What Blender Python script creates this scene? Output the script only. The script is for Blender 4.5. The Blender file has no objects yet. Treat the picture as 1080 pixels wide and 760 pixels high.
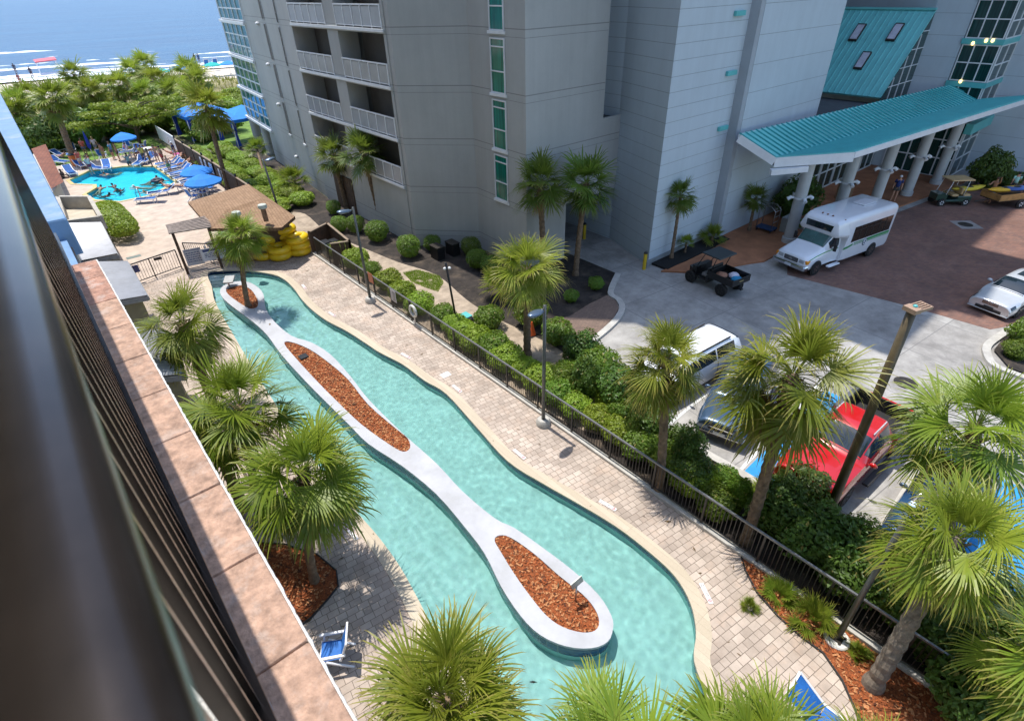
import bpy, bmesh, math, random
from mathutils import Vector, Matrix, Quaternion, noise
from mathutils.geometry import tessellate_polygon
R = math.radians
random.seed(7)
scene = bpy.context.scene
COL = scene.collection
# ------------------------------------------------------------------ camera
FPX, TH, PIT, ROLL, H = 579.19, 0.69202, 0.602358, -0.0273429, 13.5
_f = Vector((math.sin(TH)*math.cos(PIT), math.cos(TH)*math.cos(PIT), -math.sin(PIT)))
_r = Vector((math.cos(TH), -math.sin(TH), 0)); _u = _r.cross(_f)
_c, _s = math.cos(ROLL), math.sin(ROLL)
CR = _c*_r + _s*_u; CU = -_s*_r + _c*_u
def ray(px, py): return CR*((px-540)/FPX) - CU*((py-380)/FPX) + _f
def G(px, py, z=0.0):
    d = ray(px, py); t = (z-H)/d.z; return Vector((d.x*t, d.y*t, z))
def onX(px, py, X):
    d = ray(px, py); t = X/d.x; return Vector((X, d.y*t, H+d.z*t))
def onY(px, py, Y):
    d = ray(px, py); t = Y/d.y; return Vector((d.x*t, Y, H+d.z*t))
def XY(px, py, z=0.0):
    g = G(px, py, z); return (g.x, g.y)
cam_d = bpy.data.cameras.new('camera'); cam = bpy.data.objects.new('camera', cam_d); COL.objects.link(cam)
M = Matrix((CR, CU, -_f)).transposed().to_4x4(); M.translation = (0, 0, H); cam.matrix_world = M
cam_d.sensor_fit = 'HORIZONTAL'; cam_d.sensor_width = 36; cam_d.lens = 36*FPX/1080
cam_d.clip_start = 0.02; cam_d.clip_end = 60000
cam_d.dof.use_dof = True; cam_d.dof.focus_distance = 14; cam_d.dof.aperture_fstop = 7.0
scene.camera = cam
# ------------------------------------------------------------------ world, sun
SUN_EL = 72.4
w = bpy.data.worlds.new('World'); scene.world = w; w.use_nodes = True
nt = w.node_tree; bg = nt.nodes['Background']
sky = nt.nodes.new('ShaderNodeTexSky'); sky.sky_type = 'NISHITA'; sky.sun_disc = False
sky.sun_elevation = R(SUN_EL); sky.sun_rotation = R(-0.7); sky.air_density = 1.0; sky.dust_density = 0.8; sky.ozone_density = 1.0
nt.links.new(sky.outputs[0], bg.inputs[0]); bg.inputs[1].default_value = 0.15
sd = bpy.data.lights.new('sun', 'SUN'); sd.energy = 2.45; sd.angle = R(0.53); sd.color = (1.0, 0.955, 0.88)
sun = bpy.data.objects.new('sun', sd); COL.objects.link(sun)
az = R(-0.7); el = R(SUN_EL)
ld = Vector((-math.sin(az)*math.cos(el), -math.cos(az)*math.cos(el), -math.sin(el)))
sun.rotation_euler = ld.to_track_quat('-Z', 'Y').to_euler(); sun.location = (0, 40, 80)
scene.view_settings.view_transform = 'Standard'; scene.view_settings.look = 'None'
scene.view_settings.exposure = 1.08; scene.view_settings.gamma = 1
# ------------------------------------------------------------------ mesh helper
class MB:
    def __init__(s): s.v = []; s.f = []; s.mi = []; s.rnd = []; s.tip = []
    def add(s, vs, fs, mi=0, rnd=0.5, tip=0.0):
        o = len(s.v); s.v.extend([tuple(p) for p in vs]); s.f.extend([tuple(i+o for i in f) for f in fs]); s.mi.extend([mi]*len(fs))
        s.rnd.extend([rnd]*len(vs)); s.tip.extend(tip if isinstance(tip, list) else [tip]*len(vs)); return s
    def box(s, x0, y0, z0, x1, y1, z1, mi=0):
        v = [(x, y, z) for x in (x0, x1) for y in (y0, y1) for z in (z0, z1)]
        return s.add(v, [(0,1,3,2),(4,6,7,5),(0,4,5,1),(2,3,7,6),(0,2,6,4),(1,5,7,3)], mi)
    def bbox(s, x0, y0, z0, x1, y1, z1, b=.02, mi=0):      # box with bevelled vertical and top edges
        b = min(b, abs(x1-x0)/2.01, abs(y1-y0)/2.01, abs(z1-z0)/1.01)
        def ring(i, z): return [(x0+i+b,y0+i,z),(x1-i-b,y0+i,z),(x1-i,y0+i+b,z),(x1-i,y1-i-b,z),(x1-i-b,y1-i,z),(x0+i+b,y1-i,z),(x0+i,y1-i-b,z),(x0+i,y0+i+b,z)]
        v = ring(0, z0)+ring(0, z1-b)+ring(b*.5, z1)
        f = [tuple(range(7,-1,-1)), tuple(range(16,24))]
        for k in (0, 8):
            for i in range(8): j = (i+1) % 8; f.append((k+i, k+j, k+8+j, k+8+i))
        return s.add(v, f, mi)
    def prism(s, poly, z0, z1, mi=0):
        n = len(poly); v = [(p[0], p[1], z0) for p in poly]+[(p[0], p[1], z1) for p in poly]
        a = sum(poly[i][0]*poly[(i+1)%n][1]-poly[(i+1)%n][0]*poly[i][1] for i in range(n))
        top = tuple(range(n, 2*n)); bot = tuple(range(n-1, -1, -1)); sd_ = [(i, (i+1)%n, n+(i+1)%n, n+i) for i in range(n)]
        if a < 0: top = top[::-1]; bot = bot[::-1]; sd_ = [q[::-1] for q in sd_]
        return s.add(v, [top, bot]+sd_, mi)
    def sheet(s, poly, z, holes=(), mi=0):
        loops = [[Vector((p[0], p[1], 0)) for p in poly]]+[[Vector((p[0], p[1], 0)) for p in h] for h in holes]
        v = [(p.x, p.y, z) for l in loops for p in l]; fs = []
        for t in tessellate_polygon(loops):
            a, b, c = [Vector(v[i]) for i in t]
            nz = (b-a).cross(c-a).z
            if abs(nz) < 1e-9: continue
            fs.append(tuple(t) if nz > 0 else tuple(t[::-1]))
        return s.add(v, fs, mi)
    def wall(s, loop, z0, z1, inward=False, closed=True, mi=0):
        n = len(loop); v = [(p[0], p[1], z0) for p in loop]+[(p[0], p[1], z1) for p in loop]
        f = [(i, (i+1)%n, n+(i+1)%n, n+i) for i in range(n if closed else n-1)]
        if inward: f = [q[::-1] for q in f]
        return s.add(v, f, mi)
    def ring(s, a, b, za, zb, mi=0):
        n = len(a); v = [(p[0], p[1], za) for p in a]+[(p[0], p[1], zb) for p in b]
        return s.add(v, [(i, (i+1)%n, n+(i+1)%n, n+i) for i in range(n)], mi)
    def tube(s, path, r, n=8, caps=True, mi=0, rnd=.5):
        path = [Vector(p) for p in path]; m = len(path); rs = r if isinstance(r, (list, tuple)) else [r]*m
        v = []; up = None
        for i, p in enumerate(path):
            t = (path[min(i+1, m-1)]-path[max(i-1, 0)]).normalized()
            if up is None: up = Vector((0, 0, 1)) if abs(t.z) < .9 else Vector((1, 0, 0))
            x = up.cross(t).normalized(); y = t.cross(x); up = y
            for k in range(n):
                a = 2*math.pi*k/n; v.append(p+(x*math.cos(a)+y*math.sin(a))*rs[i])
        f = [(i*n+k, i*n+(k+1)%n, (i+1)*n+(k+1)%n, (i+1)*n+k) for i in range(m-1) for k in range(n)]
        if caps: f += [tuple(range(n-1, -1, -1)), tuple(range((m-1)*n, m*n))]
        return s.add(v, f, mi, rnd)
    def beam(s, p0, p1, w, h, mi=0, up=(0, 0, 1)):
        p0 = Vector(p0); p1 = Vector(p1); t = (p1-p0).normalized(); u = Vector(up)
        if abs(t.dot(u)) > .98: u = Vector((0, 1, 0))
        x = t.cross(u).normalized(); y = x.cross(t)
        v = [p+x*a*w/2+y*b*h/2 for p in (p0, p1) for a, b in ((-1,-1),(1,-1),(1,1),(-1,1))]
        return s.add(v, [(3,2,1,0),(4,5,6,7),(0,1,5,4),(1,2,6,5),(2,3,7,6),(3,0,4,7)], mi)
    def lathe(s, prof, n=16, c=(0, 0, 0), axis='z', mi=0):
        v = []; m = len(prof)
        for r, z in prof:
            for k in range(n):
                a = 2*math.pi*k/n; x, y = r*math.cos(a), r*math.sin(a)
                q = (x, y, z) if axis == 'z' else ((x, z, y) if axis == 'y' else (z, x, y))
                v.append((q[0]+c[0], q[1]+c[1], q[2]+c[2]))
        f = [(i*n+k, i*n+(k+1)%n, (i+1)*n+(k+1)%n, (i+1)*n+k) for i in range(m-1) for k in range(n)]
        f += [tuple(range(n-1, -1, -1)), tuple(range((m-1)*n, m*n))]
        if axis == 'y': f = [q[::-1] for q in f]
        return s.add(v, f, mi)
    def torus(s, c, R0, r0, n=24, m=10, mi=0, rot=None):
        v = []
        for i in range(n):
            a = 2*math.pi*i/n
            for j in range(m):
                b = 2*math.pi*j/m; p = Vector(((R0+r0*math.cos(b))*math.cos(a), (R0+r0*math.cos(b))*math.sin(a), r0*math.sin(b)))
                if rot: p = rot @ p
                v.append(p+Vector(c))
        return s.add(v, [(i*m+j, ((i+1)%n)*m+j, ((i+1)%n)*m+(j+1)%m, i*m+(j+1)%m) for i in range(n) for j in range(m)], mi)
    def quad(s, a, b, c, d, mi=0): return s.add([a, b, c, d], [(0, 1, 2, 3)], mi)
    def ell(s, c, rx, ry, rz, n=12, m=8, mi=0):
        v = [(c[0], c[1], c[2]-rz)]
        for i in range(1, m):
            a = math.pi*i/m-math.pi/2
            for k in range(n):
                b = 2*math.pi*k/n; v.append((c[0]+rx*math.cos(a)*math.cos(b), c[1]+ry*math.cos(a)*math.sin(b), c[2]+rz*math.sin(a)))
        v.append((c[0], c[1], c[2]+rz)); f = []
        for k in range(n): f.append((0, 1+(k+1)%n, 1+k))
        for i in range(m-2):
            for k in range(n): f.append((1+i*n+k, 1+i*n+(k+1)%n, 1+(i+1)*n+(k+1)%n, 1+(i+1)*n+k))
        e = len(v)-1; b = 1+(m-2)*n
        for k in range(n): f.append((e, b+k, b+(k+1)%n))
        return s.add(v, f, mi)
    def xf(s, mat):
        s.v = [tuple(mat @ Vector(p)) for p in s.v]; return s
    def mesh(s, name, smooth=False, attrs=False, off=None):
        me = bpy.data.meshes.new(name)
        vs = s.v if off is None else [(p[0]-off[0], p[1]-off[1], p[2]-off[2]) for p in s.v]
        me.from_pydata(vs, [], s.f); me.polygons.foreach_set('material_index', s.mi)
        if smooth: me.polygons.foreach_set('use_smooth', [True]*len(s.f))
        if attrs:
            a = me.attributes.new('rnd', 'FLOAT', 'POINT'); a.data.foreach_set('value', s.rnd)
            a = me.attributes.new('tip', 'FLOAT', 'POINT'); a.data.foreach_set('value', s.tip)
        me.update(); return me
    def build(s, name, mat, parent=None, smooth=False, attrs=False, world=True):
        off = None
        if parent is not None and world:
            off = Vector(parent.location)
            if parent.parent is not None: off += parent.parent.location
        me = s.mesh(name, smooth, attrs, off)
        for m in (mat if isinstance(mat, (list, tuple)) else [mat]): me.materials.append(m)
        if smooth == 'auto': me.set_sharp_from_angle(angle=R(38))
        o = bpy.data.objects.new(name, me); COL.objects.link(o)
        if parent is not None: o.parent = parent
        return o
def tag(o, label=None, cat=None, group=None, kind=None):
    if label: o['label'] = label
    if cat: o['category'] = cat
    if group: o['group'] = group
    if kind: o['kind'] = kind
    return o
def thing(name, label, cat, loc=(0, 0, 0), rz=0, group=None):
    o = bpy.data.objects.new(name, None); COL.objects.link(o); o.location = loc; o.rotation_euler = (0, 0, rz); o.empty_display_size = .2
    return tag(o, label, cat, group)
ORD = ['first','second','third','fourth','fifth','sixth','seventh','eighth','ninth','tenth','eleventh','twelfth','thirteenth','fourteenth','fifteenth','sixteenth','seventeenth','eighteenth','nineteenth','twentieth','twenty-first','twenty-second','twenty-third','twenty-fourth']
def kids(o): return [c for c in bpy.data.objects if c.parent == o]
def copy_tree(o, loc=None, rz=None, label=None, scale=None, group=None, _ch=None, parent=None):
    c = o.copy(); COL.objects.link(c)
    if parent is not None: c.parent = parent
    if loc is not None: c.location = loc
    if rz is not None: c.rotation_euler = (0, 0, rz)
    if scale is not None: c.scale = scale if isinstance(scale, (tuple, list)) else (scale,)*3
    if label: c['label'] = label
    if group: c['group'] = group
    for k in kids(o): copy_tree(k, parent=c)
    return c
def structure(name, mb, mat, **k): return tag(mb.build(name, mat, **k), kind='structure')
# ------------------------------------------------------------------ materials
def newmat(name):
    m = bpy.data.materials.new(name); m.use_nodes = True
    n = m.node_tree.nodes; return m, n, m.node_tree.links, n['Principled BSDF']
def mixcol(n, l, fac, a, b, mode='MIX'):
    x = n.new('ShaderNodeMix'); x.data_type = 'RGBA'; x.blend_type = mode
    for sock, val in ((x.inputs[0], fac), (x.inputs[6], a), (x.inputs[7], b)):
        if hasattr(val, 'links'): l.new(val, sock)
        elif isinstance(val, (int, float)): sock.default_value = val
        else: sock.default_value = (*val, 1)
    return x.outputs[2]
def ramp(n, l, src, p0, p1, v0=0.0, v1=1.0):
    r = n.new('ShaderNodeMapRange'); l.new(src, r.inputs[0])
    for i, v in enumerate((p0, p1, v0, v1)): r.inputs[i+1].default_value = v
    return r.outputs[0]
def nz(n, l, scale, detail=4, rough=.6, coord=None, dist=0):
    t = n.new('ShaderNodeTexNoise'); t.inputs['Scale'].default_value = scale; t.inputs['Detail'].default_value = detail
    t.inputs['Roughness'].default_value = rough; t.inputs['Distortion'].default_value = dist
    if coord is not None: l.new(coord, t.inputs['Vector'])
    return t.outputs['Fac']
def obc(n): return n.new('ShaderNodeTexCoord').outputs['Object']
def math_(n, l, op, a, b=None):
    m = n.new('ShaderNodeMath'); m.operation = op
    for i, v in enumerate((a, b)):
        if v is None: continue
        if hasattr(v, 'links'): l.new(v, m.inputs[i])
        else: m.inputs[i].default_value = v
    return m.outputs[0]
def bump(n, l, p, h, strength=.3, dist=.02):
    b = n.new('ShaderNodeBump'); b.inputs['Strength'].default_value = strength; b.inputs['Distance'].default_value = dist
    l.new(h, b.inputs['Height']); l.new(b.outputs[0], p.inputs['Normal']); return b
def flat(name, col, rough=.6, metal=0.0, var=.12, vs=3.0, coat=0.0, bmp=0.0, bs=60, spec=.5, dirt=None):
    m, n, l, p = newmat(name); c = obc(n)
    f = nz(n, l, vs, 5, .65, c)
    dk = tuple(x*(1-var*1.6) for x in col); lt = tuple(min(1, x*(1+var)) for x in col)
    col_o = mixcol(n, l, ramp(n, l, f, .3, .7), dk, lt)
    if dirt: col_o = mixcol(n, l, ramp(n, l, nz(n, l, vs*.37, 6, .7, c), .52, .75, 0, .75), col_o, dirt)
    l.new(col_o, p.inputs['Base Color'])
    p.inputs['Roughness'].default_value = rough; p.inputs['Metallic'].default_value = metal
    p.inputs['Coat Weight'].default_value = coat; p.inputs['Coat Roughness'].default_value = .04; p.inputs['Specular IOR Level'].default_value = spec
    if bmp: bump(n, l, p, nz(n, l, bs, 3, .6, c), bmp, .01)
    return m
def leafmat(name, a, b, tipc=(.35, .25, .08), tipf=.6, trans=.35, rough=.45, clump=.9):
    m, n, l, p = newmat(name)
    at = n.new('ShaderNodeAttribute'); at.attribute_name = 'rnd'; tp = n.new('ShaderNodeAttribute'); tp.attribute_name = 'tip'
    oi = n.new('ShaderNodeObjectInfo')
    g = n.new('ShaderNodeNewGeometry')
    c1 = mixcol(n, l, at.outputs['Fac'], a, b)
    cl = ramp(n, l, nz(n, l, clump, 3, .6, g.outputs['Position']), .32, .68)
    c1 = mixcol(n, l, cl, c1, mixcol(n, l, .55, c1, b))
    hs = n.new('ShaderNodeHueSaturation'); l.new(c1, hs.inputs['Color'])
    l.new(ramp(n, l, oi.outputs['Random'], 0, 1, .485, .515), hs.inputs['Hue']); l.new(ramp(n, l, oi.outputs['Random'], 0, 1, .8, 1.2), hs.inputs['Value'])
    tfac = math_(n, l, 'MULTIPLY', ramp(n, l, tp.outputs['Fac'], .45, 1.0), tipf)
    c2 = mixcol(n, l, tfac, hs.outputs[0], tipc)
    l.new(c2, p.inputs['Base Color']); p.inputs['Roughness'].default_value = rough; p.inputs['Specular IOR Level'].default_value = .38
    t = n.new('ShaderNodeBsdfTranslucent'); l.new(mixcol(n, l, .35, c2, (.45, .6, .08)), t.inputs[0])
    mx = n.new('ShaderNodeMixShader'); mx.inputs[0].default_value = trans
    l.new(p.outputs[0], mx.inputs[1]); l.new(t.outputs[0], mx.inputs[2]); l.new(mx.outputs[0], n['Material Output'].inputs[0])
    return m
def brickmat(name, c1, c2, mort, bw, bh, ms=.008, rot=0.0, var=.25, off=.5, rough=.85, stain=None, vs=.5, third=None, squash=1.0, sqf=2):
    m, n, l, p = newmat(name); c = obc(n)
    mp = n.new('ShaderNodeMapping'); l.new(c, mp.inputs['Vector']); mp.inputs['Rotation'].default_value = (0, 0, rot)
    b = n.new('ShaderNodeTexBrick'); l.new(mp.outputs[0], b.inputs['Vector']); b.offset = off; b.squash = squash; b.squash_frequency = sqf
    b.inputs['Scale'].default_value = 1; b.inputs['Brick Width'].default_value = bw; b.inputs['Row Height'].default_value = bh
    b.inputs['Mortar Size'].default_value = ms; b.inputs['Mortar Smooth'].default_value = .25; b.inputs['Bias'].default_value = 0
    b.inputs['Color1'].default_value = (0, 0, 0, 1); b.inputs['Color2'].default_value = (1, 1, 1, 1); b.inputs['Mortar'].default_value = (.5, .5, .5, 1)
    col = mixcol(n, l, b.outputs['Color'], c1, c2)
    if third:
        col = mixcol(n, l, ramp(n, l, nz(n, l, 1.3, 4, .7, c), .5, .68, 0, .8), col, third)
    s = ramp(n, l, nz(n, l, vs, 6, .7, c), .3, .72, 1-var, 1+var*.5)
    hs = n.new('ShaderNodeHueSaturation'); l.new(col, hs.inputs['Color']); l.new(s, hs.inputs['Value'])
    col = mixcol(n, l, b.outputs['Fac'], hs.outputs[0], mort)
    if stain: col = mixcol(n, l, ramp(n, l, nz(n, l, vs*.6, 7, .75, c, 1.2), .55, .72, 0, .6), col, stain)
    g = nz(n, l, 45, 3, .6, c); col = mixcol(n, l, ramp(n, l, g, .3, .7, 0, .18), col, (.12, .09, .07))
    l.new(col, p.inputs['Base Color']); p.inputs['Roughness'].default_value = rough; p.inputs['Specular IOR Level'].default_value = .25
    bb = math_(n, l, 'SUBTRACT', math_(n, l, 'MULTIPLY', g, .25), b.outputs['Fac']); bump(n, l, p, bb, .5, .008)
    return m
def jointmat(name, col, lines, period, zoff=0.0, width=.03, dark=.45, rough=.75, var=.05):
    # stucco or panel wall, horizontal joints cut at the given heights of each period
    m, n, l, p = newmat(name); c = obc(n)
    g = n.new('ShaderNodeNewGeometry'); sp = n.new('ShaderNodeSeparateXYZ'); l.new(g.outputs['Position'], sp.inputs[0])
    z = math_(n, l, 'FLOORED_MODULO', math_(n, l, 'SUBTRACT', sp.outputs[2], zoff), period)
    tot = None
    for q in lines:
        d = math_(n, l, 'ABSOLUTE', math_(n, l, 'SUBTRACT', z, q)); k = math_(n, l, 'LESS_THAN', d, width/2)
        tot = k if tot is None else math_(n, l, 'MAXIMUM', tot, k)
    a = ramp(n, l, nz(n, l, .35, 6, .7, c), .3, .7, 1-var*1.8, 1+var)
    st = n.new('ShaderNodeMapping'); l.new(c, st.inputs[0]); st.inputs['Scale'].default_value = (2.2, 2.2, .10)
    a2 = ramp(n, l, nz(n, l, 1.0, 5, .7, st.outputs[0]), .35, .8, 1+var*.5, 1-var*1.6)
    hs = n.new('ShaderNodeHueSaturation'); hs.inputs['Color'].default_value = (*col, 1); l.new(math_(n, l, 'MULTIPLY', a, a2), hs.inputs['Value'])
    cc = mixcol(n, l, tot, hs.outputs[0], tuple(x*dark for x in col))
    l.new(cc, p.inputs['Base Color']); p.inputs['Roughness'].default_value = rough; p.inputs['Specular IOR Level'].default_value = .3
    h = math_(n, l, 'SUBTRACT', math_(n, l, 'MULTIPLY', nz(n, l, 30, 4, .6, c), .12), tot); bump(n, l, p, h, .35, .02)
    return m
def glassmat(name, col, rough=.03, spec=.9):
    m, n, l, p = newmat(name); c = obc(n)
    st = n.new('ShaderNodeMapping'); l.new(c, st.inputs[0]); st.inputs['Scale'].default_value = (7, 7, .25)
    f = nz(n, l, 1.2, 3, .6, st.outputs[0])
    l.new(mixcol(n, l, ramp(n, l, f, .35, .65), tuple(x*.55 for x in col), tuple(x*1.35 for x in col)), p.inputs['Base Color'])
    p.inputs['Roughness'].default_value = rough; p.inputs['Specular IOR Level'].default_value = spec
    bump(n, l, p, nz(n, l, .6, 2, .5, c), .05, .05)
    return m
def watermat(name, tint, scale, strength, refl=1.0):
    m, n, l, p = newmat(name); n.remove(p); c = obc(n)
    b = n.new('ShaderNodeBump'); b.inputs['Strength'].default_value = strength; b.inputs['Distance'].default_value = .05
    h = math_(n, l, 'ADD', nz(n, l, scale, 3, .55, c, 1.5), math_(n, l, 'MULTIPLY', nz(n, l, scale*2.9, 2, .5, c, .8), .4)); l.new(h, b.inputs['Height'])
    fr = n.new('ShaderNodeFresnel'); fr.inputs[0].default_value = 1.33; l.new(b.outputs[0], fr.inputs['Normal'])
    gl = n.new('ShaderNodeBsdfGlossy'); gl.inputs['Roughness'].default_value = .04; l.new(b.outputs[0], gl.inputs['Normal'])
    tr = n.new('ShaderNodeBsdfTransparent'); tr.inputs[0].default_value = (*tint, 1)
    mx = n.new('ShaderNodeMixShader'); l.new(math_(n, l, 'MULTIPLY', fr.outputs[0], refl), mx.inputs[0]); l.new(tr.outputs[0], mx.inputs[1]); l.new(gl.outputs[0], mx.inputs[2])
    l.new(mx.outputs[0], n['Material Output'].inputs[0]); return m
def glasswater(name, tint):
    m, n, l, p = newmat(name); n.remove(p); g = n.new('ShaderNodeBsdfGlass'); g.inputs['IOR'].default_value = 1.33; g.inputs['Roughness'].default_value = 0; g.inputs['Color'].default_value = (*tint, 1)
    l.new(g.outputs[0], n['Material Output'].inputs[0]); return m
def tilemat(name, c1, c2, grout, s=.15):
    m, n, l, p = newmat(name)
    b = n.new('ShaderNodeTexBrick'); b.offset = 0; c = obc(n)
    mp = n.new('ShaderNodeMapping'); l.new(c, mp.inputs[0]); mp.inputs['Rotation'].default_value = (R(90), 0, 0)
    sp = n.new('ShaderNodeSeparateXYZ'); l.new(c, sp.inputs[0]); cb = n.new('ShaderNodeCombineXYZ')
    l.new(math_(n, l, 'ADD', sp.outputs[0], sp.outputs[1]), cb.inputs[0]); l.new(sp.outputs[2], cb.inputs[1]); l.new(cb.outputs[0], b.inputs['Vector'])
    b.inputs['Scale'].default_value = 1; b.inputs['Brick Width'].default_value = s; b.inputs['Row Height'].default_value = s; b.inputs['Mortar Size'].default_value = .008
    b.inputs['Color1'].default_value = (*c1, 1); b.inputs['Color2'].default_value = (*c2, 1); b.inputs['Mortar'].default_value = (*grout, 1)
    l.new(b.outputs['Color'], p.inputs['Base Color']); p.inputs['Roughness'].default_value = .2; return m
def ribmat(name, col, period, axis=0, rough=.4, metal=0.0, rotz=0.0, width=.12, dark=.6, dirt=None):
    # standing-seam or corrugated metal: colour with seams every period along the local axis
    m, n, l, p = newmat(name); c = obc(n); f = nz(n, l, 1.1, 5, .7, c)
    cc = mixcol(n, l, ramp(n, l, f, .3, .7), tuple(x*.88 for x in col), tuple(min(1, x*1.08) for x in col))
    if dirt: cc = mixcol(n, l, ramp(n, l, nz(n, l, .5, 6, .75, c), .5, .75, 0, .6), cc, dirt)
    l.new(cc, p.inputs['Base Color']); p.inputs['Roughness'].default_value = rough; p.inputs['Metallic'].default_value = metal
    return m
def smooth_loop(pts, n=8):
    pts = [Vector((p[0], p[1])) for p in pts]; m = len(pts); out = []
    for i in range(m):
        a, b, c, d = pts[i-1], pts[i], pts[(i+1) % m], pts[(i+2) % m]
        for k in range(n):
            t = k/n; out.append(tuple(.5*((2*b)+(c-a)*t+(2*a-5*b+4*c-d)*t*t+(3*b-a-3*c+d)*t**3)))
    return out
def offset_loop(L, d):
    n = len(L); a = sum(L[i][0]*L[(i+1)%n][1]-L[(i+1)%n][0]*L[i][1] for i in range(n)); sg = 1 if a > 0 else -1; out = []
    for i in range(n):
        p, q = Vector(L[i-2]), Vector(L[(i+2) % n]); t = (q-p).normalized(); out.append((L[i][0]+t.y*d*sg, L[i][1]-t.x*d*sg))
    return out
# ---- materials of the setting
m_paver = brickmat('cream_pavers', (.60, .50, .42), (.44, .36, .30), (.17, .14, .11), .30, .2, .008, R(8), .36, .5, .9, (.40, .31, .25), .6, (.56, .43, .34), .7, 3)
m_stamp = flat('tan_cool_deck', (.52, .42, .34), .9, 0, .16, 1.4, bmp=.4, bs=25, dirt=(.36, .29, .25))
m_coping = brickmat('cream_coping_bricks', (.60, .52, .40), (.53, .45, .34), (.42, .35, .26), .2, 3.0, .004, 0, .08, 0)
m_white = flat('white_island_plaster', (.46, .465, .49), .85, 0, .08, 1.3, bmp=.35, bs=70, dirt=(.34,.34,.34))
m_tile = tilemat('navy_waterline_tile', (.012, .035, .10), (.02, .07, .17), (.10, .13, .17))
m_basin = flat('turquoise_basin_plaster', (.285, .475, .465), .9, 0, .10, 1.6, bmp=.2, bs=20)
m_basin_deep = flat('blue_basin_plaster', (.05, .48, .62), .9, 0, .08, .8)
m_water = watermat('river_water', (.88, .98, .96), 4.2, .9)
m_poolwater = watermat('pool_water', (.62, .95, .98), 1.6, .8, .35)
m_mulch = flat('red_wood_mulch', (.27, .075, .022), .95, 0, .45, 22, bmp=1.0, bs=60)
m_soil = flat('dark_mulch_soil', (.036, .028, .023), .95, 0, .4, 2.2, bmp=1.0, bs=45, dirt=(.15, .112, .08))
m_sandy = flat('sandy_bare_ground', (.40, .32, .24), .95, 0, .2, 2.2, bmp=.8, bs=30, dirt=(.16, .12, .085))
m_conc = brickmat('stamped_concrete', (.42, .405, .38), (.355, .34, .32), (.22, .215, .21), 3.6, 3.4, .02, R(6), .42, 0, .9, (.17, .165, .16), .8)
m_kerb = flat('pale_concrete_kerb', (.48, .46, .42), .9, 0, .12, 3, bmp=.3, bs=40, dirt=(.33, .31, .28))
m_brick = brickmat('red_brown_brick_paving', (.28, .14, .10), (.18, .10, .085), (.14, .105, .09), .22, .11, .01, R(45), .32, .5, .9, (.09, .07, .065), .4, (.30, .17, .13))
m_brownpav = brickmat('brown_brick_walk', (.25, .17, .13), (.19, .13, .105), (.11, .09, .075), .22, .11, .009, R(15), .2, .5)
m_terra = flat('terracotta_stamped_walk', (.36, .15, .07), .8, 0, .2, 1.2, bmp=.3, bs=20, dirt=(.24, .11, .06))
m_blue = flat('bright_blue_stall_paint', (.02, .26, .58), .75, 0, .14, 2.5, bmp=.3, bs=40, dirt=(.10, .36, .58))
m_sand = flat('beach_sand', (.55, .47, .37), .95, 0, .1, .12, bmp=.5, bs=2)
m_dune = flat('dune_grass_ground', (.24, .21, .09), .95, 0, .4, .35, bmp=.8, bs=3)
m_lawn = flat('green_lawn', (.13, .22, .035), .95, 0, .3, .8, bmp=.8, bs=20)
m_land = flat('coastal_ground', (.14, .14, .07), .95, 0, .3, .05)
def inside(p, L):
    c = False; n = len(L); j = n-1
    for i in range(n):
        if (L[i][1] > p[1]) != (L[j][1] > p[1]) and p[0] < (L[j][0]-L[i][0])*(p[1]-L[i][1])/(L[j][1]-L[i][1])+L[i][0]: c = not c
        j = i
    return c
# ---- river outline (water edge at deck level)
riv_px = [(219,288),(235,285.5),(255,285),(276,287),(292,290.5),(302,296),(311,305),(319,316),(330,327),(345,338),(366,349),(388,363),(400,371),(425,384),(448,401),(471,415),(503,450),(536,486),(574,510),(611,531),(652,556),(688,584),(713,608),(729,636),(735,666),(733,697)]
riv = [XY(x, y) for x, y in riv_px]+[(6.9,1.7),(5.9,1.25),(4.9,1.45),(4.1,2.3),(3.5,3.9),(3.2,5.6),(3.2,7.2),(3.34,8.2),(3.5,9.4),(3.55,10.7),(3.5,12.2),(3.45,14),(3.5,16.5),(3.65,19.5),(3.85,22.5),(4.1,25.5),(4.3,28),(4.55,30.2),(4.9,31.8)]
RIV = smooth_loop(riv, 4)
COP = offset_loop(RIV, .36)
isl_px = [(232,307),(236,301),(247.7,297),(260.7,297),(271,302),(277.7,310),(280,324),(289,338.6),(307.6,354),(328.5,361),(349,374),(370,397),(388.5,420.7),(424,456),(460,488),(487,517),(521.6,546),(542,556),(569.5,575),(603.7,600.8),(631,626.5),(644.8,648.7),(646.5,662.5),(641,676),(624,683),(597,681),(569.6,669),(549,648.8),(528.5,618),(511.4,583.8),(491,556.5),(460,520.5),(424,491),(388.6,467.8),(370,449.5),(349,428.7),(323,402.6),(297,374),(281.6,353),(266,338.6),(245,323),(235,314)]
ZI = .22
ISL = smooth_loop([XY(x, y, ZI) for x, y in isl_px], 3)
def z8(p): return [(120+x*.2606, 280+y*.2606) for x, y in p]
def zI(p): return [(460+x*.342, 440+y*.342) for x, y in p]
pl1 = z8([(455,95),(480,84),(520,80),(556,98),(578,130),(584,158),(572,172),(545,172),(500,145),(462,115)])
pl2 = z8([(690,316),(715,308),(790,337),(870,392),(950,462),(1030,562)])+[(418,452),(430,462),(432.5,472),(425,476),(410,468)]+z8([(1000,640),(900,545),(830,475),(740,378)])
pl3 = zI([(180,378),(195,363),(230,370),(300,418),(380,488),(450,543),(490,590),(503,630),(490,656),(450,662),(390,645),(340,610),(290,550),(240,480),(200,415)])
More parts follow.
